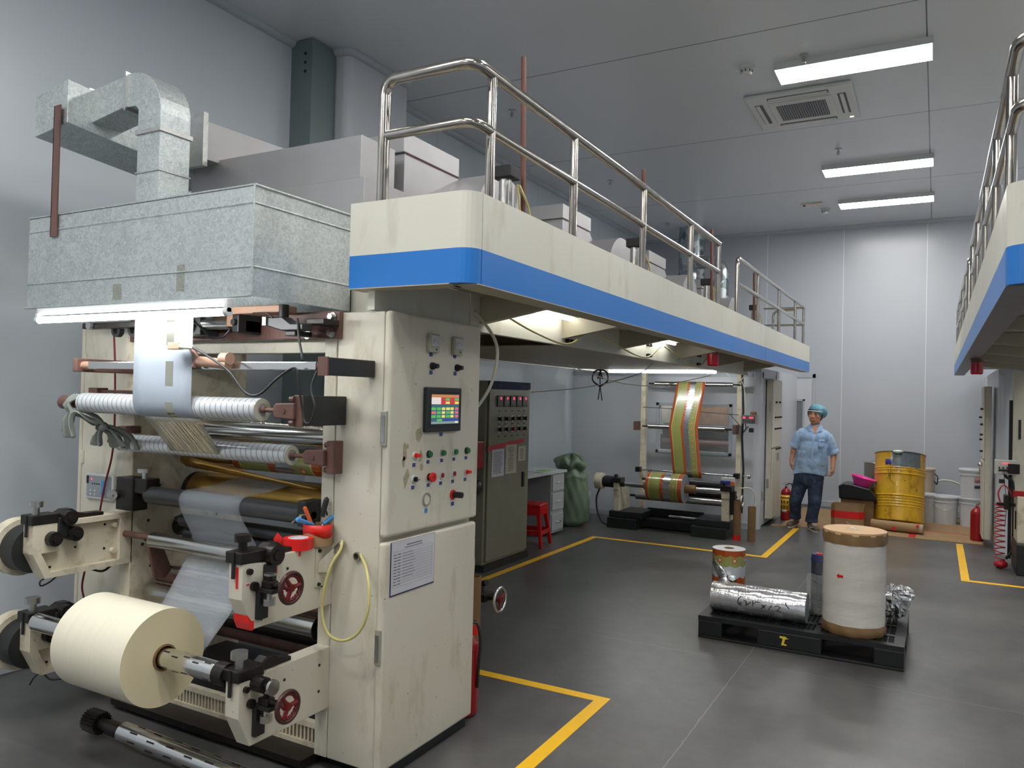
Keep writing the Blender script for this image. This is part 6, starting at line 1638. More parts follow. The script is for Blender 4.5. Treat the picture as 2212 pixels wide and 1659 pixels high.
b = B(); b.box(-.47, -.43, 11.0, 11.01, .03, .075).box(-.2, -.17, 10.96, 10.975, .1, .125); b.build('red_tape', 'redtape', t)
t = thing('timber_block', 'timber block propping the rear of the yellow drum', 'block', (-.42, 11.55, 0))
B().box(-.65, -.2, 11.30, 11.40, .006, .07).build('block', 'kraftd', t)

# cardboard boxes, bin bag, bowl
t = thing('cardboard_box', 'open brown cardboard box with red tape left of the yellow drum', 'box', (-1.0, 10.98, 0))
x0, x1, y0, y1, h_ = -1.18, -.80, 10.82, 11.1, .32
b = B(); e = .006; cut = .05
outl = [(x0 + cut, y0), (x1 - cut, y0), (x1, y0 + cut), (x1, y1 - cut), (x1 - cut, y1), (x0 + cut, y1), (x0, y1 - cut), (x0, y0 + cut)]
b.sheet([[(q[0], q[1], .008) for q in outl + outl[:1]], [(q[0], q[1], h_) for q in outl + outl[:1]]], smooth=False)
b.build('walls', 'kraft', t, solid=.006)
b = B(); b.box(x0 + .02, x1 - .02, y0 + .02, y1 - .02, .007, .012); b.build('base', 'kraft', t)
b = B(); o2 = [(q[0] + (.004 if q[0] > -1 else -.004), q[1] + (.004 if q[1] > 10.96 else -.004)) for q in outl]
b.sheet([[(q[0], q[1], .15) for q in o2 + o2[:1]], [(q[0], q[1], .24) for q in o2 + o2[:1]]], smooth=False); b.build('red_tape_band', 'redtape', t, solid=.001)
t = thing('cardboard_box', 'taller cardboard box lined with a black bag behind the red-taped box', 'box', (-.93, 11.4, 0))
B().box(-1.1, -.7, 11.2, 11.55, .007, .40).build('walls', 'kraftd', t, bevel=.004)
b = B(); b.prism([(-1.12, .36), (-1.13, .53), (-1.06, .56), (-.98, .56), (-.75, .51), (-.68, .42), (-.66, .36)], 1, 11.16, 11.58); b.build('bag_liner', plain('black_bag', rgb(22, 22, 24), .3, var=.3, vs=20), t, bevel=.015, seg=3)
t = thing('plastic_bowl', 'bright pink plastic bowl on the black-lined box', 'bowl', (-.87, 11.3, .53))
b = B(); mt_ = Matrix.Rotation(radians(14), 3, 'Y'); b.lathe((-.87, 11.36, .53), [(0, .0), (.085, .0), (.115, .05), (.15, .11), (.165, .115), (.165, .12), (.148, .118), (.108, .05), (.08, .008), (0, .008)], 40, mat=mt_); b.build('bowl', 'pink', t)
t = thing('steel_can', 'tall metal can with a red edge behind the pink bowl', 'can', (-.72, 11.95, 0))
b = B(); b.lathe((-.72, 11.95, 0), [(0, .006), (.16, .006), (.16, .26), (.168, .27), (.16, .28), (.16, .54), (.168, .55), (.16, .56), (.16, .80), (.17, .81), (.16, .82), (.0, .82)], 40); b.build('body', plain('can_grey', rgb(150, 148, 136), .25, .6), t)
b = B(); b.box(-.6, -.575, 11.8, 11.83, .05, .8); b.build('red_stripe', 'red', t)
# pails by the end wall
def pail_(x, y, z, h_, r, lab, lid=True, handle=False):
    return lathe_bucket('plastic_pail', lab, 'pail', x, y, z, r * .9, r, h_, pail, handle, group='white pails by the end wall', lid=lid)
pail_(-.13, 12.32, .006, .38, .155, 'white pail half hidden directly right of the yellow drum')
pail_(.13, 12.3, .006, .37, .155, 'white pail with a wire handle, standing alone in the middle', True, True)
pail_(.45, 12.25, .006, .38, .16, 'lower white pail of the two stacked at the right')
pt = pail_(.45, 12.25, .40, .37, .16, 'upper white pail with a small label, stacked at the right')
b = B(); pts = [(.45 + .161 * cos(a), 12.25 + .161 * sin(a)) for a in [-1.5 + k * .12 for k in range(6)]]
b.sheet([[(q[0], q[1], .53) for q in pts], [(q[0], q[1], .57) for q in pts]]); b.build('label', plain('dark_label', rgb(50, 60, 70), .4), pt, solid=.001)
b = B(); b.sheet([[(q[0], q[1], .61) for q in pts], [(q[0], q[1], .69) for q in pts]]); b.build('label', plain('pale_red_print', rgb(190, 150, 146), .4, var=.4, vs=60), pt, solid=.001)
t = lathe_bucket('plastic_pail', 'beige pail with a black handle behind the yellow drum', 'pail', -.16, 12.62, 0, .14, .16, .72, plain('beige_pail', rgb(196, 180, 156), .4), False, lid=True)
b = B(); b.tube(spline([(-.01, 12.5, .66), (.03, 12.48, .62), (.02, 12.47, .52), (-.01, 12.48, .56)], 6), .008, 8); b.build('handle', 'plast', t)
b = B(); b.tube(spline([(-.05, 12.85, .48), (.1, 12.85, .55), (.28, 12.85, .52), (.42, 12.85, .40), (.5, 12.85, .2), (.52, 12.85, .03)], 8), .014, 10); tag(b.build('bent_tube', 'hosew'), 'white bent tube arching behind the pails', 'tube')

# ================================================================ pallet in the aisle with rolls
t = thing('plastic_pallet', 'black plastic pallet lying in the aisle under the film rolls', 'pallet', (-.78, 5.8, 0))
x0, x1, y0, y1, H_ = -1.41, -.15, 5.30, 6.26, .15
b = B()
# deck: border frame with grid of ribs leaving open slots
zt0, zt1 = H_ - .03, H_
b.box(x0, x1, y0, y0 + .06, zt0, zt1).box(x0, x1, y1 - .06, y1, zt0, zt1).box(x0, x0 + .06, y0 + .06, y1 - .06, zt0, zt1).box(x1 - .06, x1, y0 + .06, y1 - .06, zt0, zt1)
for k in range(1, 5):
    xx = x0 + (x1 - x0) * k / 5; b.box(xx - .02, xx + .02, y0 + .06, y1 - .06, zt0, zt1)
for k in range(1, 4):
    yy = y0 + (y1 - y0) * k / 4; b.box(x0 + .06, x1 - .06, yy - .02, yy + .02, zt0, zt1)
k = x0 + .08
while k < x1 - .08: b.box(k, k + .007, y0 + .06, y1 - .06, zt0, zt1 - .002); k += .03
k = y0 + .075
while k < y1 - .08: b.box(x0 + .06, x1 - .06, k, k + .008, zt0, zt1 - .002); k += .035
b.build('deck', 'plast', t)
for cx0, cx1 in ((x0, x0 + .16), ((x0 + x1) / 2 - .24, (x0 + x1) / 2 + .16), (x1 - .17, x1)):
    for cy0, cy1 in ((y0, y0 + .14), ((y0 + y1) / 2 - .07, (y0 + y1) / 2 + .07), (y1 - .14, y1)):
        b = B(); b.box(cx0, cx1, cy0 + .002, cy1 - .002, .018, zt0)
        b.build('foot_block', 'plast', t, bevel=.006)
b = B()
for cy in (y0, (y0 + y1) / 2 - .06, y1 - .13): b.box(x0, x1, cy, cy + .13, 0, .018)
for cx in (x0, x1 - .13): b.box(cx, cx + .13, y0 + .1, y1 - .1, 0, .018)
b.build('runner', 'plast', t, bevel=.003)
b = B(); qx = -.845; b.add([(qx - .03, y0 - .001, .098), (qx + .012, y0 - .001, .098), (qx + .012, y0 - .001, .09), (qx + .03, y0 - .001, .088), (qx + .004, y0 - .001, .08), (qx - .002, y0 - .001, .05), (qx + .014, y0 - .001, .05), (qx + .014, y0 - .001, .04), (qx - .02, y0 - .001, .04), (qx - .01, y0 - .001, .082), (qx - .03, y0 - .001, .086)], [tuple(range(11))]); b.build('yellow_mark', plain('mark_yellow', rgb(230, 205, 60), .5), t)
# big wrapped roll
bx, by = -.455, 5.52
t = thing('wrapped_roll', 'large white roll wrapped in bubble film with cardboard discs standing on the pallet', 'film roll', (bx, by, H_))
def bubble():
    m_ = NT('bubble_wrap'); vo = m_.n('ShaderNodeTexVoronoi'); vo.inputs['Scale'].default_value = 110; vo.inputs['Randomness'].default_value = .15; m_.l(m_.co(), vo.inputs['Vector'])
    m_.set(color=rgb(226, 220, 210), rough=.24, spec=.5, coat=.4); m_.bump(m_.math('ADD', m_.math('MULTIPLY', vo.outputs[0], -.4), m_.math('MULTIPLY', m_.noise(5, 4, .6, m_.mapped((1, 1, 3))), 2.2)), .5, .006); return m_.m
b = B(); zz0, zz1 = H_ + .055, H_ + .60
rows = []
for k in range(20):
    z = zz0 + (zz1 - zz0) * k / 19
    rows.append([(bx + (.188 + .0012 * sin(k * 1.3)) * cos(a), by + (.188 + .0012 * sin(k * 1.3)) * sin(a), z) for a in [2 * pi * i / 64 for i in range(65)]])
b.sheet(rows); b.build('bubble_wrap', bubble(), t)
rows = [[(bx + (r_ + .003 * sin(11 * a + k)) * cos(a), by + (r_ + .003 * sin(11 * a + k)) * sin(a), z) for a in [2 * pi * i / 80 for i in range(81)]] for k, (r_, z) in enumerate(((.186, H_ + .0), (.192, H_ + .004), (.194, H_ + .04), (.192, H_ + .065)))]
b = B(); b.sheet(rows); b.build('lower_tape_band', 'cardin', t)
rows = [[(bx + (r_ + .0035 * sin(11 * a + k)) * cos(a), by + (r_ + .0035 * sin(11 * a + k)) * sin(a), z) for a in [2 * pi * i / 80 for i in range(81)]] for k, (r_, z) in enumerate(((.191, H_ + .575), (.194, H_ + .60), (.192, H_ + .645)))]
b = B(); b.sheet(rows); b.build('upper_tape_band', 'cardin', t)
b = B(); b.cyl((bx, by, H_ + .635), (bx, by, H_ + .655), .191, n=60); b.build('top_disc', 'cardtop', t)
b = B(); b.lathe((bx, by, H_ + .655), [(.05, 0), (.055, .004), (.04, .008), (.03, .003), (0, .002)], 24).tube(spline([(bx - .01, by, H_ + .66), (bx - .03, by, H_ + .68), (bx - .05, by, H_ + .70)], 5), [.008, .007, .006, .005, .004, .004, .003, .003, .003, .002, .002], 6); b.build('plastic_knot', 'wrapfilm', t)
b = B(); a0 = -2.02
def onr(a, z, r_=.1925): return (bx + r_ * cos(a), by + r_ * sin(a), z)
za = H_ + .375
b.add([onr(a0 - .03, za), onr(a0 + .06, za + .018), onr(a0 + .06, za + .008), onr(a0 + .2, za + .008), onr(a0 + .2, za - .008), onr(a0 + .06, za - .008), onr(a0 + .06, za - .018)], [(0, 1, 2, 5, 6), (2, 3, 4, 5)]); b.build('red_arrow', 'redtape', t)
b = B()
rows = [[(bx + (.1915 + .0008 * sin(9 * a + 3 * k)) * cos(a), by + (.1915 + .0008 * sin(9 * a + 3 * k)) * sin(a), H_ + .07 + .5 * k / 12) for a in [2 * pi * i / 72 for i in range(73)]] for k in range(13)]
b.sheet(rows); b.build('stretch_film', 'wrapfilm', t)
# foil roll lying down
t = thing('foil_roll', 'silver foil-wrapped roll lying on the left of the pallet with black marker writing', 'film roll', (-1.04, 5.5, H_)); fy, fz, fr = 5.50, H_ + .102, .10
rows = []
for k in range(24):
    x = -1.36 + .625 * k / 23
    rows.append([(x, fy + (fr + .0035 * sin(5 * a + k * .7) * sin(k * .9)) * cos(a), fz + (fr + .0025 * sin(7 * a + k)) * sin(a)) for a in [2 * pi * i / 40 for i in range(41)]])
b = B(); b.sheet(rows); b.build('foil_wrap', 'foilroll', t)
B().cyl((-1.36, fy, fz), (-1.358, fy, fz), fr, n=40).build('roll_end', 'greyend', t, org=(-1.36, fy, fz))
B().cyl((-.737, fy, fz), (-.735, fy, fz), fr, n=40).build('roll_end', 'greyend', t, org=(-.735, fy, fz))
b = B()
def mark(pts):  # strokes in (along, up) on the cylinder side facing the aisle
    P = []
    for u, v in pts:
        a = pi - .08 - v / fr
        P.append((-1.17 + u * 1.15, fy + (fr + .0065) * cos(a), fz + (fr + .0065) * sin(a)))
    b.tube(P, .0026, 6)
S_ = .9
for st in ([(.02, .05), (.005, .03), (0, .0), (.01, -.012), (.025, -.01), (.022, .002), (.006, .0)],
           [(.04, .025), (.055, .022), (.058, .0), (.05, -.01), (.07, .0), (.085, .02)],
           [(.098, .03), (.098, -.008)], [(.10, .012), (.12, .024), (.145, .024)],
           [(.155, .01), (.175, -.012)], [(.18, .014), (.15, -.02)],
           [(.215, .015), (.198, -.018)], [(.235, .012), (.255, .02), (.27, .01), (.262, -.004), (.245, -.018), (.275, -.022)],
           [(.30, .05), (.305, .03), (.325, .01)]): mark([(u * S_, v * S_ - .012) for u, v in st])
b.build('marker_writing', 'inkd', t)
# printed roll standing behind
px0, py0, pr = -1.325, 5.80, .118
t = thing('printed_roll', 'printed orange and green film roll standing on the pallet behind the foil roll', 'film roll', (px0, py0, H_))
def print_v():
    m_ = NT('pack_print_standing'); x = m_.xyz()
    z = x[2]; OR, GR, SV = rgb(186, 86, 32), rgb(158, 162, 90), rgb(196, 200, 204)
    ang = m_.math('ARCTAN2', x[1], x[0])
    sc = m_.math('MULTIPLY', m_.math('ABSOLUTE', m_.math('SINE', m_.math('MULTIPLY', ang, 5.0))), .015)
    col = m_.ramp(m_.math('DIVIDE', m_.math('ADD', z, sc), .4), [(0, OR), (.1, GR), (.36, OR), (.5, SV), (.70, GR), (.88, OR)], 'CONSTANT')
    run = m_.math('MULTIPLY', ang, .118)
    dv = m_.math('SUBTRACT', m_.math('MODULO', m_.math('ADD', run, 10.0), .108), .054); du = m_.math('SUBTRACT', z, .315)
    d = m_.math('SQRT', m_.math('ADD', m_.math('POWER', dv, 2.0), m_.math('POWER', du, 2.0)))
    col = m_.mix(m_.math('LESS_THAN', d, .0185), col, rgb(206, 92, 50)); col = m_.mix(m_.math('LESS_THAN', d, .011), col, rgb(226, 196, 176))
    m_.set(color=col, rough=.22, coat=.4, metal=.15); return m_.m
b = B(); b.cyl((px0, py0, H_ + .002), (px0, py0, H_ + .385), pr, n=56, caps=False); b.build('wound_film', print_v(), t, org=(px0, py0, H_))
b = B(); b.cyl((px0, py0, H_ + .385), (px0, py0, H_ + .387), pr, n=56, rin=.037).cyl((px0, py0, H_ + .34), (px0, py0, H_ + .342), .04, n=24, mi=1); b.build('roll_end', ['whiteend', 'kraftd'], t, org=(px0, py0, H_))
b = B(); b.cyl((px0, py0, H_ + .3), (px0, py0, H_ + .388), .037, n=30, rin=.034); b.build('core', 'kraft', t)
b = B()
def onp(a, z, r_=.1205): return (px0 + r_ * cos(a), py0 + r_ * sin(a), H_ + z)
rows = []
for k in range(9):
    q = k / 8; zt = .33 - .10 * q; zb_ = .30 - .16 * q - .03
    a = -2.5 + 1.1 * q
    rows.append([onp(a, zb_ + (zt - zb_) * j / 5, .1205 + .006 * sin(j * 2 + k * 1.7) * (j % 2)) for j in range(6)])
b.sheet(rows)
b.build('peeled_foil_flap', 'foil', t, solid=.001)
b = B(); b.ball((px0 + .0, py0 - .115, H_ + .15), .05, 14, sc=(1, .35, 1)).ball((px0 + .045, py0 - .115, H_ + .19), .035, 12, sc=(1.2, .35, .8)); b.build('torn_foil', 'foil', t)
# blue wrapped roll behind the big one
t = thing('wrapped_roll', 'narrow dark blue roll in clear wrap standing left of the large white roll', 'film roll', (-.69, 5.88, H_))
b = B(); b.cyl((-.69, 5.88, H_), (-.69, 5.88, H_ + .38), .075, n=36); b.build('roll', foil_mat('grey_blue_film', rgb(120, 124, 140), .2, .5, 12, (8, 8, 1)), t)
b = B(); b.cyl((-.69, 5.88, H_ + .36), (-.69, 5.88, H_ + .405), .078, .07, n=36); b.build('blue_cap', plain('dark_blue_film', rgb(50, 56, 100), .25), t)
b = B(); b.box(-.73, -.68, 5.84, 5.87, H_ + .405, H_ + .412); b.build('red_tab', 'redtape', t)
rows = [[(-.69 + (.085 + .008 * sin(6 * a + k)) * cos(a), 5.88 + (.085 + .008 * sin(6 * a + k)) * sin(a), H_ + .0 + .27 * k / 6) for a in [2 * pi * i / 40 for i in range(41)]] for k in range(7)]
b = B(); b.sheet(rows).sheet([[(-.79, 5.85, H_ + .25 - .04 * k), (-.77, 5.84, H_ + .27 - .05 * k), (-.74, 5.86, H_ + .24 - .04 * k)] for k in range(6)]); b.build('loose_wrap', 'wrapfilm', t)
# crumpled foil at the right
random.seed(21)
def crumple(c, r_, sc, seed):
    random.seed(seed); b = B(); n_ = 26; m_ = 14; vs = []
    c = Vector(c)
    for k in range(m_ + 1):
        th = pi * k / m_
        for i in range(n_):
            a = 2 * pi * i / n_; q = r_ * (.8 + .35 * random.random())
            vs.append((c.x + q * sin(th) * cos(a) * sc[0], c.y + q * sin(th) * sin(a) * sc[1], max(H_ + .002, c.z + q * cos(th) * sc[2])))
    b.add(vs, [(k * n_ + i, k * n_ + (i + 1) % n_, (k + 1) * n_ + (i + 1) % n_, (k + 1) * n_ + i) for k in range(m_) for i in range(n_)], 0, False)
    return b
b = crumple((-.235, 5.93, H_ + .13), .095, (1.0, 1, 1.15), 4)
b2 = crumple((-.18, 5.9, H_ + .19), .06, (1.2, 1, .9), 9); b.add(b2.v, b2.f)
tag(b.build('foil_scrap', 'foil'), 'crumpled ball of silver foil on the right end of the pallet', 'foil')
# ================================================================ the man
man = thing('person', 'man in a light blue short-sleeved shirt, jeans and blue hairnet walking toward the camera', 'person', (-1.39, 10.55, 0), rz=radians(7.3)); local(man)
V = Vector
HC = V((.037, -.01, 1.468))           # head centre
Rh = Matrix.Rotation(radians(-16), 3, 'Z') @ Matrix.Rotation(radians(3), 3, 'Y')   # head turned to his right, the picture's left
HS = 1.1
def hp(x, y, z): return HC + Rh @ (V((x, y, z)) * HS)
b = B()
# torso, hips, neck
b.ball((-.02, .02, .66), .14, 18, sc=(1.1, .78, .9)).ball((-.005, .02, .82), .14, 18, sc=(1.0, .75, 1.1)).ball((.015, .02, 1.02), .15, 18, sc=(1.02, .78, 1.1)).ball((.025, .02, 1.18), .15, 18, sc=(1.1, .75, .8))
b.cap((-.12, .02, 1.235), (.16, .02, 1.215), .055, .055)
b.cap((.03, .02, 1.24), (.037, .01, 1.40), .06, .055)
# head
b.ball(HC + V((0, .012, .02)) * HS, .092 * HS, 24, sc=(.84, 1.0, 1.05), rot=Rh)
b.ball(hp(0, -.022, -.035), .068 * HS, 20, sc=(.92, .95, 1.15)).ball(hp(0, -.045, -.085), .034, 14, sc=(1.15, .9, .8))
b.ball(hp(0, -.06, -.02), .045 * HS, 14, sc=(1.3, .7, 1.2))
b.cap(hp(0, -.090, .012), hp(0, -.108, -.022), .009, .013).ball(hp(-.012, -.098, -.028), .009, 10).ball(hp(.012, -.098, -.028), .009, 10)
b.cap(hp(-.018, -.094, -.055), hp(.018, -.094, -.055), .0065, .0065).cap(hp(-.014, -.091, -.064), hp(.014, -.091, -.064), .007, .007)
b.cap(hp(-.045, -.082, .027), hp(-.015, -.092, .026), .009, .009).cap(hp(.045, -.082, .027), hp(.015, -.092, .026), .009, .009)
b.ball(hp(-.045, -.07, -.015), .022, 12).ball(hp(.045, -.07, -.015), .022, 12)
for s in (-1, 1): b.ball(hp(s * .08, .005, -.005), .024, 12, sc=(.4, .7, 1.2), rot=Rh)
# arms
armL = [V((-.145, .03, 1.22)), V((-.215, .06, 1.03)), V((-.245, .02, .87))]
armR = [V((.185, .03, 1.195)), V((.262, .06, .985)), V((.252, -.02, .81))]
for sh, el, wr in (armL, armR):
    b.cap(sh, el, .050, .041); b.cap(el, wr, .040, .026); b.ball(el.lerp(wr, .3), .042, 12)
# legs
legL = [V((-.115, .03, .60)), V((-.185, .06, .34)), V((-.185, .17, .09))]
legR = [V((.055, .02, .60)), V((.045, -.03, .35)), V((.01, -.02, .08))]
for hpj, kn, an in (legL, legR):
    b.cap(hpj, kn, .085, .058); b.cap(kn, an, .057, .036)
# hands
def hand(wr, dirn, side, curl):
    d = dirn.normalized(); fwd = V((0, -1, 0)); fwd = (fwd - d * fwd.dot(d)).normalized(); inn = d.cross(fwd) * side
    pc = wr + d * .045
    b.cap(wr, wr + d * .02, .025, .024)
    b.ball(pc, .036, 14, sc=(.62, .95, 1.15))
    for i, (o_, L) in enumerate(((-.027, .062), (-.009, .07), (.009, .066), (.026, .052))):
        base = wr + d * (.075 - .004 * abs(i - 1)) - fwd * o_
        p = base; dd = d.copy(); r_ = .0092
        for k in range(3):
            dd = (dd * cos(curl * (k + .6)) + inn * sin(curl * (k + .6))).normalized() if k else (dd + inn * curl * .4).normalized()
            q = p + dd * L * (.42, .32, .26)[k]
            b.cap(p, q, r_, r_ * .92, 8); p = q; r_ *= .92
    tb = wr + d * .025 + fwd * .022
    t1 = tb + (d * .55 + fwd * .6 + inn * .35).normalized() * .034; t2 = t1 + (d * .85 + inn * .45).normalized() * .028
    b.cap(tb, t1, .013, .0105, 8).cap(t1, t2, .0105, .009, 8)
hand(armL[2], V((.03, -.05, -1)), -1, .5)
hand(armR[2], V((-.08, -.03, -1)), 1, .8)
body = b.build('body', 'skin', man, remesh=.0052, smooth_it=3)
# eyes, brows, mouth
b = B()
for s in (-1, 1): b.ball(hp(s * .031, -.0885, .008), .0105, 10, sc=(1.25, .5, .55), rot=Rh)
b.build('eye_white', plain('eye_white', rgb(190, 182, 176), .3), body)
b = B()
for s in (-1, 1):
    b.ball(hp(s * .031 - .002, -.0935, .0085), .0055, 8, sc=(1, .5, .95)); b.cap(hp(s * .045, -.089, .015), hp(s * .018, -.096, .015), .0022, .0022, 6)
b.build('iris', 'inkd', body)
b = B()
for s in (-1, 1): b.cap(hp(s * .05, -.088, .034), hp(s * .016, -.101, .033), .004, .0035, 8)
b.build('eyebrow', 'inkd', body)
b = B(); b.cap(hp(-.021, -.0985, -.0595), hp(.021, -.0985, -.0595), .0022, .0022, 6); b.build('mouth_line', plain('lip', rgb(120, 70, 62), .5), body)
b = B(); b.ball(HC + Rh @ V((0, .012, .033)), .094, 24, sc=(.88, 1.0, .98), rot=Rh)
b2 = B(); vs = []; fs = []
# keep only the hair above the forehead and behind the ears
hair = B()
for k in range(10):
    a = -1.0 + 2.0 * k / 9
    hair.cap(hp(.078 * sin(a), -.082 * cos(a) + .0, .058), hp(.086 * sin(a * 1.05), -.075 * cos(a) + .01, .035 + .004 * (k % 2)), .012, .009, 8)
hair.ball(HC + Rh @ V((0, .044, .0)), .09, 18, sc=(.92, .8, 1.05), rot=Rh)
for s in (-1, 1): hair.cap(hp(s * .078, -.02, .03), hp(s * .08, -.012, -.02), .012, .007, 8)
hair.build('hair', plain('black_hair', rgb(20, 18, 18), .5), man, remesh=.006, smooth_it=2)
net = B()
net.ball(HC + Rh @ V((.012, .022, .058)), .108, 26, sc=(.98, 1.06, .82), rot=Rh); net.ball(HC + Rh @ V((.035, .052, .037)), .094, 18, sc=(1, 1, .9), rot=Rh)
def net_mat():
    m_ = NT('blue_hairnet'); n_ = m_.noise(26, 3, .6, m_.mapped((1, 1, .3)))
    m_.set(color=m_.ramp(n_, [(.35, rgb(84, 136, 156)), (.65, rgb(128, 178, 196))]), rough=.7, alpha=.9); m_.bump(n_, .8, .01); return m_.m
net.build('hairnet', net_mat(), man, remesh=.008, smooth_it=1)
b = B(); rim = [hp(.094 * sin(a), -.098 * cos(a) + .005, .048 - .012 * cos(a) * 0 - .02 * (1 - cos(a)) * .5) for a in [-1.7 + 3.4 * k / 20 for k in range(21)]]
b.tube(rim, .006, 8); b.build('hairnet_band', plain('net_band', rgb(190, 215, 220), .6), man)
# shirt
sh = B()
sh.ball((.02, .02, 1.19), .168, 22, sc=(1.12, .78, .72)).ball((.012, .015, 1.03), .172, 22, sc=(1.05, .8, 1.1)).ball((-.005, .015, .86), .178, 22, sc=(1.06, .8, 1.1))
rows = []
for k in range(8):
    z = .70 + .30 * k / 7; rx = .205 - .018 * k / 7; ry = .142 - .006 * k / 7
    rows.append([(-.018 + .02 * k / 7 + rx * (1 + .03 * sin(4 * a + k * .5) + .02 * sin(9 * a)) * cos(a), .02 + ry * (1 + .05 * sin(6 * a + 1)) * sin(a), z - (.018 * sin(a * 1) if k == 0 else 0) - (.014 * sin(2.5 * a) if k < 2 else 0)) for a in [2 * pi * i / 48 for i in range(48)]])
n_ = 48
sh.add([p for r_ in rows for p in r_], [(k * n_ + i, k * n_ + (i + 1) % n_, (k + 1) * n_ + (i + 1) % n_, (k + 1) * n_ + i) for k in range(7) for i in range(n_)] + [tuple(reversed(range(n_))), tuple(range(7 * n_, 8 * n_))], 0, True)
sh.cap((-.115, .02, 1.232), (.15, .02, 1.212), .066, .066); sh.cap((.0, .02, 1.28), (-.12, .02, 1.235), .05, .062).cap((.06, .02, 1.275), (.155, .02, 1.215), .05, .062)
for (s_, e_, w_), hem in ((armL, .72), (armR, .82)):
    p = s_.lerp(e_, .08); q = s_.lerp(e_, hem)
    sh.cap(p, q, .064, .066, 18); sh.cyl(q, q + (e_ - s_).normalized() * .045, .070, .076, n=20)
sh.cap((.03, .02, 1.25), (.035, .012, 1.325), .07, .062)
def shirt_mat():
    m_ = NT('light_blue_shirt'); x = m_.xyz(); n_ = m_.noise(7, 5, .6)
    col = m_.ramp(m_.noise(9, 3), [(.3, rgb(148, 178, 214)), (.7, rgb(170, 198, 230))])
    dirt = m_.math('MULTIPLY', m_.ramp(n_, [(.42, (0, 0, 0, 1)), (.65, (.55, .55, .55, 1))]), m_.math('LESS_THAN', x[2], 1.13))
    col = m_.mix(dirt, col, rgb(120, 132, 138)); m_.set(color=col, rough=.8, sheen=.1)
    m_.bump(m_.noise(5, 4, .55, m_.mapped((1.6, 1, .7))), 1.0, .045); return m_.m
shirt = sh.build('shirt', shirt_mat(), man, remesh=.007, smooth_it=3)
# collar, placket, pocket
col_ = plain('shirt_trim', rgb(160, 190, 226), .8)
b = B()
for s in (-1, 1):
    b.add([(.035 + s * .008, -.098, 1.245), (.035 + s * .075, -.085, 1.27), (.035 + s * .092, -.04, 1.325), (.035 + s * .062, -.05, 1.35), (.035 + s * .035, -.075, 1.31)], [(0, 1, 2, 3, 4)])
b.build('collar', col_, shirt, solid=.006)
b = B(); b.add([(.012, -.1, 1.24), (.058, -.1, 1.24), (.072, -.066, 1.33), (0, -.066, 1.33)], [(0, 1, 2, 3)]); b.build('neck_opening', 'skin', shirt, solid=.003)
b = B(); b.sheet([[(.02 - .03 * k / 8 + w_, -.107 - .018 * sin(pi * min(1, k / 7)), 1.22 - .5 * k / 8) for w_ in (-.014, .014)] for k in range(9)]); b.build('placket', col_, shirt, solid=.002)
b = B(); b.sheet([[(.075 + .075 * i / 4, -.131 + .012 * i / 4 + .003 * sin(j), 1.165 - .10 * j / 4 - (.012 if j == 4 and i == 2 else 0)) for i in range(5)] for j in range(5)]); b.build('pocket', col_, shirt, solid=.004)
b = B(); b.box(.10, .14, -.142, -.136, 1.137, 1.142); b.build('pocket_print', 'lblue', shirt)
# trousers
tr = B()
tr.ball((-.03, .02, .66), .165, 20, sc=(1.12, .8, .75))
tr.cap((-.12, .03, .62), (-.19, .05, .34), .096, .078, 20).cap((-.19, .05, .34), (-.188, .16, .15), .076, .068, 18).cyl((-.188, .155, .17), (-.188, .165, .11), .068, .074, n=20)
tr.cap((.05, .02, .62), (.045, -.03, .36), .098, .080, 20).cap((.045, -.03, .36), (.012, -.02, .15), .078, .070, 18).cyl((.012, -.02, .17), (.01, -.02, .10), .070, .078, n=20)
for k in range(4):
    tr.lathe((.012, -.02, .11 + .022 * k), [(.060, -.012), (.083 - .003 * k, 0), (.060, .012), (.060, -.012)], 18); tr.lathe((-.188, .155, .13 + .022 * k), [(.056, -.012), (.078 - .003 * k, 0), (.056, .012), (.056, -.012)], 18)
def denim():
    m_ = NT('dark_denim'); n_ = m_.noise(8, 5, .6)
    m_.set(color=m_.ramp(n_, [(.3, rgb(28, 38, 56)), (.55, rgb(46, 60, 84)), (.75, rgb(88, 98, 110))]), rough=.85)
    m_.bump(m_.noise(6, 4, .55, m_.mapped((1, 1, 1.6))), .9, .035); return m_.m
tr.build('trousers', denim(), man, remesh=.008, smooth_it=3)
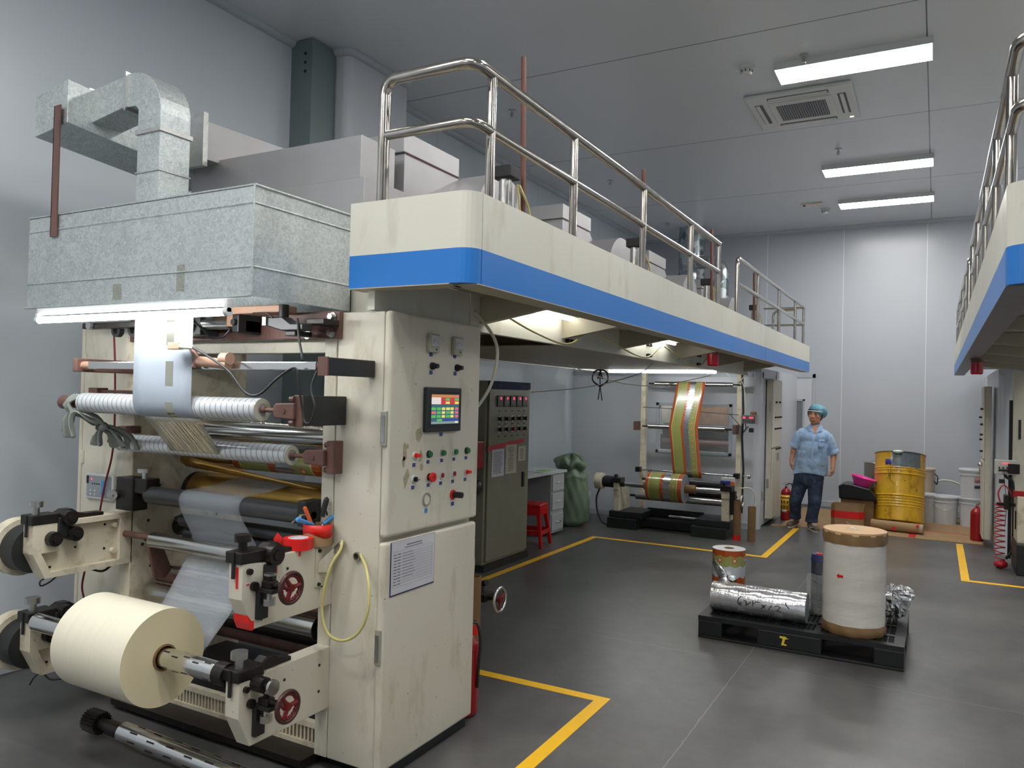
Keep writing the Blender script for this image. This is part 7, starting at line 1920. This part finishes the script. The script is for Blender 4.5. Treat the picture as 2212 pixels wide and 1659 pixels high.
# shoes
def shoe(heel, toe, lift=0):
    h_, t_ = V(heel), V(toe); d = (t_ - h_)
    L = d.length; d.normalize(); sd = V((0, 0, 1)).cross(V((d.x, d.y, 0)).normalized())
    b = B()
    b.cap(h_ + V((0, 0, .052)), h_ + d * L * .45 + V((0, 0, .052)), .040, .042, 14).cap(h_ + d * L * .45 + V((0, 0, .045)), t_ - d * .035 + V((0, 0, .034)), .042, .032, 14)
    b.cap(h_ + V((0, 0, .06)), h_ + V((0, 0, .11)), .040, .042, 14)
    o = b.build('shoe', plain('brown_trainer', rgb(96, 84, 74), .6, var=.25, vs=25), man, remesh=.006, smooth_it=3)
    s_ = B(); pr = [(0, -.036), (.06, -.036), (L * .6, -.044), (L * .9, -.03), (L, 0), (L * .9, .03), (L * .6, .044), (.06, .036), (0, .036), (-.03, .02), (-.038, 0), (-.03, -.02)]
    vs = []
    for zz in (0.0, .022):
        for u_, w_ in pr:
            p = h_ + d * u_ + sd * w_; vs.append((p.x, p.y, p.z + zz))
    m_ = len(pr); s_.add(vs, [tuple(reversed(range(m_))), tuple(range(m_, 2 * m_))] + [(i, (i + 1) % m_, m_ + (i + 1) % m_, m_ + i) for i in range(m_)]); s_.build('sole', plain('pale_sole', rgb(176, 168, 154), .6), o, bevel=.004)
    b = B()
    for k in range(4):
        c_ = h_ + d * (L * .42 + k * .02) + V((0, 0, .094 - .006 * k)); b.tube([c_ - sd * .026, c_ + V((0, 0, .008)), c_ + sd * .026], .003, 6)
    b.build('laces', plain('lace', rgb(210, 200, 180), .7), o)
    b = B(); p = h_ + d * .10 + sd * -.043
    for q in range(6): pass
    b.tube([h_ + d * .06 - sd * .043 + V((0, 0, .062)), h_ + d * .10 - sd * .045 + V((0, 0, .042)), h_ + d * .19 - sd * .038 + V((0, 0, .062))], [.003, .005, .001], 6)
    b.build('side_swoosh', plain('swoosh', rgb(214, 206, 190), .5), o)
shoe((-.175, .20, .018), (-.27, -.02, .0))
shoe((.0, .0, .0), (.09, -.22, .0))
